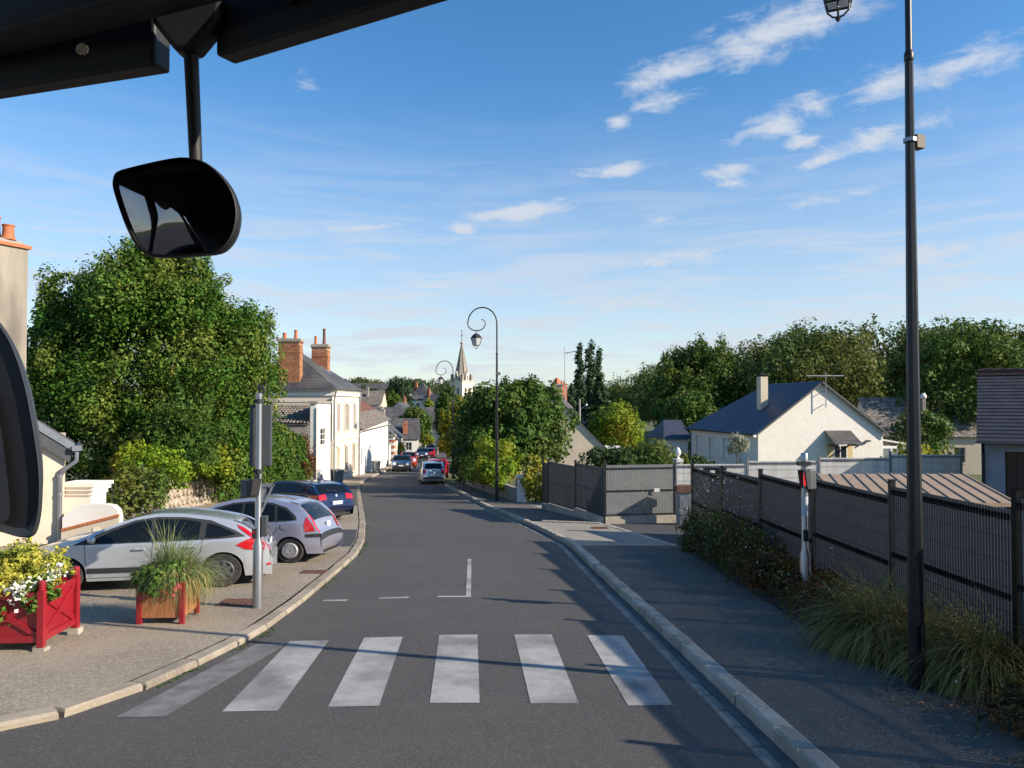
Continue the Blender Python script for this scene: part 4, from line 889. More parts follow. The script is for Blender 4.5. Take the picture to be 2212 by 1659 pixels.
# --- the house at the left edge: lit gable, chimney, boundary walls
def left_house():
    h = thing('roadside_cottage', 'cream rendered cottage with zinc gutter and tall chimney at left edge', 'house')
    # gable wall looks towards the road and the camera
    C = Vector((-11.78, 20.3, -1.3))
    d = Vector((-.866, -.5)).normalized()
    T = frame((C.x+d.x*9, C.y+d.y*9, C.z), (-d.x, -d.y))   # x to the right, ends at the corner C
    w = 9.0; he = 2.9
    m = MB(T); m.prism([(0, 0), (w, 0), (w, he), (w-5.5, he+3.9), (0, he+.6)], 0, .3, 'y'); m.build('gable', mt['cream'], h)
    m = MB(T); m.box(w-.3, w, .31, 7, 0, he); m.build('side_wall', mt['cream'], h)
    o = .22; rf = MB(T); P0, P1 = (w+o, -.12, he-.16), (w-5.5, -.12, he+3.95)
    courses(rf, (w+o, -.12, he-.16), (w+o, 3.4, he-.16), (w-5.5, 3.4, he+3.95), (w-5.5, -.12, he+3.95), 24, 26); courses(rf, (-.3, 7.2, he+.3), (-.3, -.12, he+.3), (w-5.5, -.12, he+3.95), (w-5.5, 7.2, he+3.95), 24, 26); rf.build('roof', mt['slate'], h)
    # zinc verge and gutter end
    v = MB(T); a, b = Vector(P0), Vector(P1); up = Vector((0, 0, .10)); lo = Vector((0, 0, -.12)); fr = Vector((0, -.06, 0)); bk = Vector((0, .16, 0))
    v.add([a+lo+fr, b+lo+fr, b+up+fr, a+up+fr, a+lo+bk, b+lo+bk, b+up+bk, a+up+bk], [(0, 1, 2, 3), (4, 7, 6, 5), (3, 2, 6, 7), (0, 4, 5, 1), (0, 3, 7, 4), (1, 5, 6, 2)]); v.build('zinc_verge', mt['zinc'], h)
    v = MB(T); a2, b2 = a+Vector((-.02, -.03, -.13)), b+Vector((-.02, -.03, -.13)); v.add([a2, b2, b2+Vector((0, 0, -.26)), a2+Vector((-.1, 0, -.26)), a2+Vector((0, .1, 0)), b2+Vector((0, .1, 0)), b2+Vector((0, .1, -.26)), a2+Vector((-.1, .1, -.26))], [(0, 1, 2, 3), (4, 7, 6, 5), (3, 2, 6, 7), (0, 4, 5, 1), (0, 3, 7, 4), (1, 5, 6, 2)]); v.build('bargeboard', mt['greyplastic'], h)
    g = MB(T); gutter(g, (w+o+.05, -.3, he-.12), (w+o+.05, 3.4, he-.12), .10); g.box(w+o-.06, w+o+.16, -.32, -.3, he-.24, he-.10); g.build('gutter', mt['zinc'], h)
    g = MB(T); g.tube([(w+o+.05, -.22, he-.18), (w+o+.05, -.22, he-.5), (w+.0, -.16, he-.72), (w-.1, -.1, he-.9), (w-.1, -.1, 0.05)], .055, 10); dp = g.build('downpipe', mt['zinc'], h, 50)
    for z in (1.5, .25, he-.92):
        g = MB(T); g.lathe([(.066, 0), (.066, .06)], 12, (w-.1, -.1, z)); g.build('collar', mt['zinc'], dp)
    # tall chimney
    cx0, cx1 = -17.1, -15.05; y0 = 24.0
    h2 = MB(Matrix.Translation((-16.28, 24.4, 0)) @ Matrix.Rotation(R(-24), 4, 'Z')); h2.box(-.78, .55, -.4, .5, 1.5, 7.55); ch = h2.build('chimney', M('weathered_render', (.34, .30, .24), .95, col2=(.25, .22, .18), scale=1.4, col3=(.13, .115, .095), scale3=.9, stretch=(1, 1, .22), bump=.3, bscale=20), h)
    h2 = MB(Matrix.Translation((-16.28, 24.4, 0)) @ Matrix.Rotation(R(-24), 4, 'Z')); h2.box(-.86, .63, -.48, .58, 7.553, 7.66); h2.build('cap', mt['terracotta'], ch)
    h2 = MB(Matrix.Translation((-16.28, 24.4, 0)) @ Matrix.Rotation(R(-24), 4, 'Z')); h2.prism([(-.8, 7.663), (.55, 7.663), (.2, 7.85), (-.6, 7.85)], -.4, .5, 'y'); h2.build('flaunching', mt['greyrender'], ch)
    for (px, py, hh) in ((-.22, -.1, .75), (.14, .12, .48)):
        h2 = MB(Matrix.Translation((-16.28, 24.4, 0)) @ Matrix.Rotation(R(-24), 4, 'Z')); pot(h2, px, py, 7.82, .19, hh); h2.build('pot', mt['terracotta'], ch, 40)
left_house()
def left_walls():
    h = thing('gate_pillar', 'square white gate pillar with moulded cap beside the cream cottage', 'pillar', (-12.85, 23.2, -1.66))
    m = MB(); m.box(-.42, .42, -.42, .42, 0, 1.55); m.build('shaft', mt['white'], h)
    m = MB(); m.box(-.46, .46, -.46, .46, 1.553, 1.68); m.box(-.52, .52, -.52, .52, 1.683, 1.80); m.box(-.57, .57, -.57, .57, 1.803, 1.90); m.build('cap', mt['white'], h)
    h = thing('garden_wall', 'low white wall with rounded top and red tile band', 'wall')
    m = MB(); pr = [(0, -1.35), (1.4, -1.35), (1.4, -.38), (1.36, -.2), (1.24, -.08), (1.05, -.04), (.45, -.04), (.25, -.12), (.0, -.36)]
    T = frame((-11.68, 20.05, 0), (1, .12)); m = MB(T); m.prism(pr, 0, .28, 'y'); m.build('body', mt['white'], h)
    m = MB(T); m.prism([(0, -1.36), (1.42, -1.36), (1.42, -.36), (0, -.72)], -.06, -.005, 'y'); m.build('lower_face', mt['cream'], h)
    n = 13
    for i in range(n):
        f0, f1 = (i+.04)/n*1.42, (i+.96)/n*1.42; q = MB(T); q.prism([(f0, -.715+f0*.253), (f1, -.715+f1*.253), (f1, -.645+f1*.253), (f0, -.645+f0*.253)], -.09, -.004, 'y'); q.build('tile', mt['terracotta'], h)
    q = MB(T); q.box(.78, .95, -.075, -.063, -.95, -.62); q.build('meter_box', mt['pale'], h)
    # old rubble wall under the ivy
    h = thing('rubble_wall', 'old rubble stone wall half buried under ivy', 'wall')
    m = MB(); rg = random.Random(3)
    m.box(-13.9, -13.45, 29.4, 47.8, -3.2, .2); m.build('core', mt['oldwall'], h)
    for i in range(150):
        y = 29.5+(i % 30)*.42+rg.uniform(-.05, .05); z = -1.75+(i//30)*.36; s = MB(); a, b = rg.uniform(.15, .2), rg.uniform(.12, .165)
        s.lathe([(.05, -.06), (1, -.04), (.85, .05), (.3, .07)], 7, (0, 0, 0), 'x'); s.v = [(p[0]*1.0-13.44, y+p[1]*a, z+p[2]*b-.03*(y-30)) for p in s.v]; s.build('stone', mt['oldwall'], h)
    h = thing('drain_post', 'grey standpipe in front of the rubble wall', 'pipe', (-12.6, 26.3, -1.45)); m = MB(); m.tube([(0, 0, 0), (0, 0, 1.95)], .06, 10); m.build('pipe', mt['galv'], h, 60); m = MB(); m.lathe([(.09, 0), (.09, .1)], 10, (0, 0, 1.3)); m.build('clamp', mt['galv'], h)
left_walls()
# low wall and pillar on the right under the hedge
def hedge_wall():
    h = thing('low_wall', 'low grey garden wall under the golden hedge along the pavement', 'wall')
    pts = [(.25, 35.1), (-.9, 40), (-1.9, 45.2), (-3.0, 51)]
    for i in range(3):
        a, b = Vector(pts[i]), Vector(pts[i+1]); d = b-a; m = MB(frame((a.x, a.y, zg(0, a.y)-.3), (d.x, d.y))); L = d.length; dz = zg(0, b.y)-zg(0, a.y)
        m.add([(0, -.1, 0), (L, -.1, dz), (L, -.1, dz+1.15), (0, -.1, 1.0), (0, .1, 0), (L, .1, dz), (L, .1, dz+1.15), (0, .1, 1.0)], [(0, 1, 2, 3), (4, 7, 6, 5), (3, 2, 6, 7), (0, 3, 7, 4), (1, 5, 6, 2)]); m.build('wall_section', mt['cream'] if 0 else mt['greyrender'], h)
    h = thing('gate_post', 'white square gate post at the end of the low garden wall', 'post', (.42, 34.9, zg(0, 35))); m = MB(); m.box(-.2, .2, -.2, .2, -.1, 1.22); m.build('shaft', mt['white'], h); m = MB(); m.box(-.24, .24, -.24, .24, 1.223, 1.3); m.build('cap', mt['white'], h)
    h = thing('street_wall', 'pale roadside wall curving away at the foot of the street', 'wall')
    pts = [(-12.6, 131), (-15.2, 141), (-17.5, 150), (-21, 160)]
    for i in range(3):
        a, b = Vector(pts[i]), Vector(pts[i+1]); d = b-a; m = MB(frame((a.x, a.y, zg(0, a.y)-.3), (d.x, d.y))); m.box(0, d.length, -.15, .15, -.4, 1.9-.3*i); m.build('wall_section', mt['stone'], h)
    h = thing('brick_gate_pillar', 'banded brick and white gate pillars beside the parked orange car', 'pillar', (-14.55, 92.5, zg(-14, 92)-.1))
    for k in range(9):
        m = MB(); m.box(-.45, .45, -.45, .45, k*.36, k*.36+.355); m.build('band', mt['brick'] if k % 2 else mt['white'], h)
    m = MB(); m.box(-.6, .6, -.6, .6, 3.25, 3.5); m.build('cap', mt['stone'], h)
    h = thing('street_garden_wall', 'white garden wall joining the long white house to the brick pillar', 'wall'); d = Vector((-1.2, 9.6)); m = MB(frame((-13.15, 81.6, -4.7), (d.x, d.y))); m.box(0, 9.6, 0, .3, 0, 2.6); m.build('body', mt['white'], h); m = MB(frame((-13.15, 81.6, -4.7), (d.x, d.y))); m.box(-.02, 9.65, -.06, .36, 2.603, 2.7); m.build('coping', mt['stone'], h)
hedge_wall()
# ------------------------------------------------------------------ vegetation
def big_linden():
    base = (-16.4, 34.5, -2.0)
    o = thing('linden_tree', 'huge dense green lime tree towering over the ivy wall', 'tree', base)
    L = []
    rg = np.random.default_rng(4)
    for (cx, cy, cz, rx, ry, rz_) in ((-.2, 0, 6.3, 4.3, 3.6, 5.3), (-3.0, .5, 6.0, 2.6, 2.6, 4.2), (2.6, .6, 5.6, 3.0, 3.0, 4.3), (-4.2, -1.0, 3.0, 1.8, 2.0, 3.2), (3.2, -1.2, 2.6, 2.2, 1.6, 2.4), (.2, -1.6, 2.4, 2.6, 1.6, 2.4), (-4.4, 0, 6.4, 1.3, 1.6, 2.2), (.3, .4, 9.4, 2.6, 2.4, 2.7), (4.0, 1.0, 4.0, 1.9, 2.2, 3.0), (-3.2, 0, 8.6, 1.5, 1.5, 1.8), (1.8, .3, 8.6, 1.9, 1.8, 2.0)):
        L += lumpy((cx, cy, cz), (rx, ry, rz_), 26, int(rg.integers(999)), (.2, .36), .80, 1.25)
    trunk_mb((0, 0, -.4), (0, .3, 9.5), .32, 12, 5, 2.2).build('trunk', mt['bark'], o, 60)
    A = np.array(L); big = A[A[:, 3] > .5]; k = rg.choice(len(big), 260); d = unit(rg.normal(size=(260, 3))*np.array([1, 1, .6])+np.array([.3, -.5, .25])); C0 = big[k, :3]+d*big[k, 3:]*1.0
    S_ = [(c[0], c[1], c[2], .10, .10, rg.uniform(.16, .34)) for c in C0]; f_ = new_obj('foliage', quads_mesh('foliage', crown(S_, 9000, .085, 18, shell=1.0, flat=.4, asp=.5), leafmat('seed_bracts', (.36, .36, .07), (.26, .30, .05), tr=.2)), o)
    new_obj('crown', quads_mesh('crown', crown(L, 185000, .15, 8, shell=.6, flat=.62, stray=.14, asp=.72, droop=.5), lf['linden']), o)
big_linden()
def leafy_sheet(name, label, cat, pts, n, size, mat, seed, thick=.35, group=None):
    """foliage hung over a band: pts = [(x,y,z_low,z_high)]"""
    o = thing(name, label, cat, (pts[0][0], pts[0][1], pts[0][2]), 0, group); rg = np.random.default_rng(seed)
    A = np.array(pts, float); t = rg.random(n)*(len(A)-1); i = np.minimum(t.astype(int), len(A)-2); f = (t-i)[:, None]
    q = A[i]*(1-f)+A[i+1]*f; d = A[i+1, :2]-A[i, :2]; d /= np.linalg.norm(d, axis=1, keepdims=True); nr = np.c_[d[:, 1], -d[:, 0], np.zeros(n)]
    v = rg.random(n); lump = .5+.5*np.sin(q[:, 0]*1.9+q[:, 1]*2.3+v*4)*np.sin(v*7+q[:, 1]*1.1)
    P = np.c_[q[:, :2], q[:, 2]+(q[:, 3]-q[:, 2])*v+rg.normal(size=n)*.05]+nr*(thick*(lump*.8+rg.random(n)*.5)*(1-.55*v**3))[:, None]
    Q = leaf_quads(P-np.array(o.location), nr*.8+np.array([0, 0, .3]), size, rg, .55, .75)
    st = MB(); st.tube([(0, 0, -.1), (0.05, .1, (A[0, 3]-A[0, 2])*.7)], [.05, .02], 6); st.build('stem', mt['bark'], o)
    new_obj('foliage', quads_mesh('foliage', Q, mat), o); return o
leafy_sheet('ivy', 'dense green ivy draped over the rubble wall up to the lean-to', 'ivy', [(-13.5, 32, -.3, 1.6), (-13.45, 36, -1.2, 1.9), (-13.4, 42, -2.2, 1.4), (-13.4, 48.2, -2.7, .6)], 20000, .17, lf['ivy'], 21, .75)
leafy_sheet('ivy', 'ivy tongue hanging low on the rubble wall behind the lilac car', 'ivy', [(-13.3, 34.5, -1.7, .2), (-13.2, 40, -2.3, -.2), (-13.1, 47.5, -2.7, -1.0)], 7000, .15, lf['ivy'], 22, .55)
shrub('buddleia', 'grey green buddleia bush in front of the lime tree', (-13.2, 31.2, -.6), (1.7, 1.3, 2.0), 5200, .22, lf['mid'], 31, lumps=18, asp=.3)
shrub('yellow_shrub', 'bright yellow green shrub hanging above the rubble wall', (-13.6, 29.2, -.9), (1.9, 1.2, 1.05), 5200, .15, lf['bright'], 33, lumps=16)
shrub('yellow_shrub', 'bright green shrub with orange leaves spilling over the ivy', (-12.7, 32.2, -.45), (1.3, 1.0, .75), 3000, .14, lf['bright'], 35, lumps=12)
shrub('brown_shrub', 'brownish straggly shrub at the foot of the grey lean-to wall', (-13.0, 47.3, -2.75), (.8, .7, 1.1), 1500, .12, lf['russet'], 37, lumps=8)
shrub('hedge_shrub', 'dark green bush low behind the white garden wall', (-12.4, 25.0, -1.4), (1.3, 1.0, 1.1), 3000, .14, lf['mid'], 38, lumps=10)
# right side of the street: golden hedge, fig-like tree mass
for k, (x, y, r, hgt, m, lab) in enumerate([(-.75, 38.5, (1.25, 1.6, 1.55), 0, 'bright', 'golden conifer hedge bush just behind the white gate post'), (-1.6, 42.3, (1.3, 1.9, 1.75), 0, 'mid', 'green hedge bush second from the white gate post'), (-2.35, 46.2, (1.2, 2.0, 1.7), 0, 'dark', 'dark clipped hedge bush third from the white gate post'), (-2.9, 50.3, (1.2, 2.0, 1.7), 0, 'dark', 'dark hedge bush at the far end of the low wall')]):
    shrub('hedge_bush', lab, (x, y, zg(x, y)+.35), r, 5200, .15, lf[m], 40+k, 'hedge bushes along the low wall', lumps=16)
shrub('climber', 'yellow variegated climber tumbling over the gate post', (1.05, 34.7, zg(0, 35)), (.75, .7, 1.15), 3000, .13, lf['yellow'], 51, lumps=12)
tree('broad_tree', 'broad dark green tree leaning over the golden hedge', (.35, 45.5, -2.5), 6.2, (3.5, 3.2), 26000, .26, lf['mid'], 61, lumps=46, low=.05, lr=(.22, .38))
tree('broad_tree', 'bushy green tree farther along behind the dark hedge', (-1.3, 54.5, -3.0), 5.9, (2.8, 3.0), 14000, .27, lf['mid'], 63, lumps=36, low=.05)
tree('tall_shrub_tree', 'olive green tall bushy tree behind the second street lamp', (-4.5, 64.5, -3.4), 6.4, (1.5, 2.2), 9000, .28, lf['yellow'], 65, lumps=30, low=.05)
tree('shady_tree', 'dark tree filling the corner where the side street meets', (-4.2, 94, -4.6), 8.0, (3.4, 3.4), 12000, .34, lf['dark'], 66, lumps=36, low=.02)
tree('pale_tree', 'tall pale green tree left of the church spire', (-9.3, 112, -5.4), 10.4, (2.1, 2.2), 9000, .38, lf['mid'], 67, lumps=36, low=.05)
tree('round_tree', 'round clipped green tree at the foot of the street', (-17.6, 140, -6.0), 7.6, (3.0, 3.0), 9000, .42, lf['mid'], 69, lumps=34, low=.12)
shrub('lit_shrub', 'sunlit yellow green shrub on the wall at the foot of the street', (-15.4, 138, -5.6), (1.3, 1.3, 1.6), 1500, .3, lf['bright'], 70)
shrub('street_shrub', 'yellow green bush by the brick gate pillar', (-13.9, 95.5, zg(-14, 95)), (.9, 1.0, 1.35), 1500, .2, lf['bright'], 71)
tree('village_conifer', 'dark broad conifer among the village roofs', (-30.0, 205, -2.5), 11.5, (4.0, 4.0), 7000, .6, lf['conifer'], 72, lumps=30, low=.05)
tree('village_tree', 'dense green tree just left of the small cream gable', (-31, 196, -1.5), 6.5, (4.0, 4.0), 5000, .55, lf['mid'], 73, low=.05)
tree('village_tree', 'pointed yellow green tree below the pyramid roofed villa', (-21.6, 200, -4.5), 8.2, (1.4, 1.4), 2000, .5, lf['bright'], 74, low=.05)
tree('village_tree', 'dark green tree between the slate roofs at far left', (-38, 200, 1), 6.0, (3.0, 3.0), 3000, .55, lf['dark'], 75, low=.05)
tree('spire_tree', 'pale green tree masking the foot of the church tower', (-14.6, 190, -9), 11.0, (4.2, 4.0), 7000, .55, lf['mid'], 76, low=.05)
tree('spire_tree', 'green tree right of the church tower above the fig tree', (-5.0, 170, -8), 11.0, (5.0, 4.5), 8000, .55, lf['mid'], 77, low=.05)
tree('spire_tree', 'broad bushy tree far behind the middle lamp post', (3.2, 150, -7), 10.4, (5.0, 4.5), 8000, .52, lf['mid'], 78, low=.05)
# right gardens
shrub('laurel', 'dark glossy laurel hedge behind the slatted fence', (4.4, 33.5, -1.9), (1.9, 1.4, 1.45), 7000, .16, lf['dark'], 81, lumps=18)
shrub('laurel', 'dark laurel bush right of the gable house annex', (6.4, 35.5, -2.0), (2.0, 1.5, 1.5), 7000, .16, lf['mid'], 82, lumps=18)
shrub('laurel', 'small dark laurel beside the white urn pillar', (8.3, 36.5, -2.0), (1.2, 1.2, 1.15), 3500, .16, lf['dark'], 83, lumps=12)
shrub('golden_shrub', 'yellow variegated shrub topping the slatted fence', (5.0, 29.0, -1.6), (1.5, .8, .85), 3000, .12, lf['yellow'], 84, lumps=12)
tree('yellow_tree', 'bright yellow green tree in front of the dark wood', (9.9, 72, -3.7), 6.0, (2.6, 2.6), 12000, .24, lf['bright'], 85, lumps=34, low=.05)
def conifer(name, label, base, h, r, n, size, mat, seed, group=None):
    o = thing(name, label, 'tree', base, 0, group); rg = np.random.default_rng(seed)
    m = MB(); m.tube([(0, 0, -.2), (0, 0, h*.95)], [r*.07, .03], 8); m.build('trunk', mt['bark'], o, 60)
    z = rg.random(n)**.75; tier = np.floor(z*13)/13; fz = (z-tier)*13
    a = rg.random(n)*2*np.pi; arm = np.sin(a*7+tier*90)*.16+np.sin(a*3+tier*31)*.14
    rr = r*((1-tier)**.8+.05)*(1-.55*fz)*(rg.random(n)**.45)*(.85+arm)
    P = np.c_[np.cos(a)*rr, np.sin(a)*rr, h*(.06+.94*(1-(1-z)))]
    P[:, 2] = h*(.05+.95*tier)+h*.06*fz-rr*.12
    new_obj('crown', quads_mesh('crown', leaf_quads(P, np.c_[np.cos(a), np.sin(a), np.full(n, .6)], size, rg, .5, .45), mat), o); return o
conifer('cedar', 'dark layered conifer between the gable house and the wood', (10.0, 88, -4.6), 9.6, 4.6, 14000, .42, lf['conifer'], 86)
for k, (x, y, h, r) in enumerate([(13.4, 152, 20.5, 1.35), (15.6, 153, 21.3, 1.6), (17.4, 155, 20.0, 1.3), (11.6, 150, 13.0, 1.0)]):
    o = thing('poplar', ['slim dark poplar second from left in the row by the wood', 'tallest poplar in the row by the wood', 'rightmost slim poplar against the sky', 'short dark poplar left of the row'][k], 'tree', (x, y, -7.5), 0, 'poplars by the wood')
    L = [(math.sin(q*2.3+k)*.35, math.cos(q*1.7)*.35, h*(.1+.9*q/11), r*(1-.55*(q/11)**2), r*(1-.55*(q/11)**2), h*.075) for q in range(12)]
    trunk_mb((0, 0, -.3), (0, 0, h*.9), .25, 4, k, .5).build('trunk', mt['bark'], o, 60)
    new_obj('crown', quads_mesh('crown', crown(L, 4500, .55, 90+k, shell=.7, stray=.12), lf['conifer']), o)
tree('fore_tree', 'big light green tree standing out in front of the wood', (24.5, 98, -4.0), 14.2, (6.6, 6.0), 26000, .40, lf['mid'], 101, lumps=60, low=.04, lr=(.2, .34))
tree('fore_tree', 'dark tree just left of the bungalow roof', (19.5, 86, -3.4), 7.4, (3.4, 3.4), 8000, .36, lf['mid'], 103, lumps=30, low=.02)
tree('fore_tree', 'tree beside the conservatory of the bungalow', (32.5, 61, -3.2), 5.4, (2.2, 2.2), 5000, .28, lf['mid'], 104, lumps=24, low=.02)
tree('fore_tree', 'large bushy tree behind the tall black lamp post', (41.0, 70, -2.0), 11.6, (6.2, 5.0), 22000, .36, lf['mid'], 105, lumps=60, low=.02, lr=(.2, .34))
tree('fore_tree', 'yellowing tree above the garage roof at right', (60.0, 92, -1.5), 11.4, (9.0, 7.0), 22000, .44, lf['wood'], 106, lumps=60, low=.02, lr=(.2, .34))
shrub('orange_shrub', 'russet and yellow shrub behind the far fence by the garage', (17.4, 33, -1.7), (1.8, 1.2, 1.35), 3500, .16, lf['yellow'], 107)
shrub('golden_hedge', 'long golden hedge below the white wall near the bungalow', (9.8, 50, -2.9), (2.3, .9, 1.1), 4500, .17, lf['yellow'], 108)
shrub('low_shrub', 'small dark shrub against the shaded side wall of the bungalow', (15.0, 50, -3.0), (1.4, .7, .8), 1800, .14, lf['dark'], 109)
h = thing('garden_wall_white', 'whitewashed low wall with posts behind the golden hedge', 'wall', (10.2, 58, -3.4))
for k in range(6):
    m = MB(); m.box(-2.5+k*1.1, -2.5+k*1.1+1.07, 0, .2, 0, 1.35+.07*k); m.build('panel', mt['white'], h)
o = thing('olive_tree', 'clipped grey green olive ball on a bare stem', 'tree', (11.85, 40.5, -1.6))
trunk_mb((0, 0, -.1), (0, 0, 1.6), .06, 5, 7, .45).build('trunk', mt['bark'], o, 60)
new_obj('crown', quads_mesh('crown', crown(lumpy((0, 0, 1.95), (.62, .62, .6), 16, 9, (.3, .45)), 2600, .13, 12, asp=.3, shell=.8), lf['olive']), o)
o = thing('palm', 'small spiky fan palm in front of the conservatory', 'plant', (26.6, 52.5, -2.6))
trunk_mb((0, 0, -.1), (0, 0, 1.4), .1, 0, 3).build('trunk', mt['bark'], o, 60)
new_obj('fronds', quads_mesh('fronds', blades([(0, 0, 1.35)], 160, 1.05, .07, 3, lean=1.2, spread=.04), lf['dark']), o)
# the wood on the hill: one mass nobody could count
def mass(name, label, spots, n_each, size, mat, seed, h=(9, 13), r=(3.2, 4.8)):
    rg = np.random.default_rng(seed); Q = []
    for k, (x, y) in enumerate(spots):
        H = rg.uniform(*h); rr = rg.uniform(*r); z = zg(x, y)
        L = lumpy((x, y, z+H*.58), (rr, rr, H*.46), 16, int(rg.integers(1e6)), (.3, .5), .8)
        Q.append(crown(L, n_each, size, int(rg.integers(1e6)), shell=.45, stray=.08))
    o = new_obj(name, quads_mesh(name, np.concatenate(Q), mat)); tag(o, label, None, None, 'stuff'); return o
rg = np.random.default_rng(77); sp = []
for i in range(215):
    y = rg.uniform(86, 185); x = rg.uniform(.12*y, .80*y)
    if (x/y < .20 and y < 130) or (x/y < .34 and y < 105): continue
    sp.append((x, y))
mass('woodland', 'dense dark green wood covering the hill on the right', sp, 2600, .42, lf['wood'], 5, (10, 13.2))
sp = []
for i in range(150):
    y = rg.uniform(330, 520); u = rg.uniform(-.26, .16); sp.append((u*y, y))
mass('distant_woodland', 'distant hazy woods along the horizon beyond the village', sp, 900, 1.15, lf['far'], 6, (10, 15), (5, 8))
sp = [(rg.uniform(-.16, -.03)*y, y) for y in rg.uniform(265, 330, 24)]+[(rg.uniform(-.2, -.12)*y, y) for y in rg.uniform(240, 300, 16)]
mass('village_trees', 'belt of trees behind the village roofs and church', sp, 1300, .8, lf['wood'], 7, (9, 13), (4, 6))
# shaded flower bed beside the fence
def bed():
    rg = np.random.default_rng(9)
    def spot(n, x0, x1, y0, y1):
        y = rg.uniform(y0, y1, n); x = rg.uniform(x0, x1, n); return np.c_[x, y, [prof(q)+.12 for q in y]]
    specs = [(18.4, 4.5, .55, 1.0, 'bed', 'flowering perennials in the bed nearest the driveway'), (17.0, 4.45, .6, 1.15, 'bed', 'tall airy perennials with small white flowers by the second fence panel'), (15.6, 4.5, .62, 1.2, 'bed', 'straggly green perennials by the third fence panel'),
             (14.2, 4.55, .62, .95, 'bed', 'dark green perennials mixed with red stems in the bed'), (13.0, 4.45, .62, .78, 'russet', 'russet low shrub behind the grey signal post'), (11.9, 4.65, .64, .66, 'russet', 'reddish brown shrub around the foot of the signal post'), (10.9, 4.45, .6, .6, 'russet', 'low dark red shrub in front of the signal post'), (6.6, 4.7, .7, .4, 'russet', 'scrubby dry shrub right of the tall lamp post')]
    for k, (y, x, r, h, m, lab) in enumerate(specs):
        o = thing('perennial', lab, 'plant', (x, y, prof(y)+.12), 0, 'plants in the fence bed')
        L = lumpy((0, 0, h*.42), (r, r*1.15, h*.5), 16, 200+k, (.3, .5), .8)
        new_obj('foliage', quads_mesh('foliage', crown(L, 3600, .075, 210+k, shell=.8, asp=.4, stray=.12), lf[m]), o)
        q = np.array([(a*r*.7, b*r*.9, 0) for a, b in rg.normal(size=(30, 2))*.6]); n = 90 if k < 4 else 40
        B = blades(q, n, h*(1.75 if k < 4 else 1.3), .012, 220+k, .55, 4, .05); new_obj('stems', quads_mesh('stems', B, lf['bed']), o)
        n = [320, 240, 150, 90, 50, 30, 20, 10][k]; P = np.c_[rg.normal(size=n)*r*.62, rg.normal(size=n)*r*.7, rg.uniform(.4, 1.6, n)*h]
        f = new_obj('blossom', quads_mesh('blossom', leaf_quads(P, np.tile([-.5, -.6, .4], (n, 1)), .022, rg, .4, .9), petal_w if k % 3 else M('blush_petal', (.62, .42, .40), .7)), o)
    # big arching grass in front of the lamp
    for (x, y, n, L, lab) in ((4.55, 9.6, 2600, 1.15, 'large fountain of arching ornamental grass left of the lamp post'), (5.0, 8.2, 2200, 1.1, 'arching ornamental grass between lamp post and fence'), (4.75, 9.0, 900, 1.05, 'ornamental grass tuft right behind the lamp post')):
        o = thing('ornamental_grass', lab, 'grass', (x, y, prof(y)+.12), 0, 'ornamental grasses by the lamp post')
        new_obj('blades', quads_mesh('blades', blades([(0, 0, 0), (.12, .1, 0), (-.14, .08, 0), (.05, -.15, 0)], n, L, .013, int(x*100), .95, 6, .10, arch=1.25), lf['reed']), o)
    P = spot(1500, 3.2, 5.0, 4.8, 8.6); P = P[(np.sin(P[:, 0]*5)+np.sin(P[:, 1]*3.3+P[:, 0]*2)) > .35]
    o = new_obj('leaf_litter', quads_mesh('leaf_litter', leaf_quads(P+np.array([0, 0, .02]), np.tile([0, 0, 1.], (len(P), 1)), .07, rg, .7, .25), M('dry_litter', (.20, .11, .055), .9, island=.4))); tag(o, 'dry brown grass clippings scattered on the shaded pavement', None, None, 'stuff')
bed()
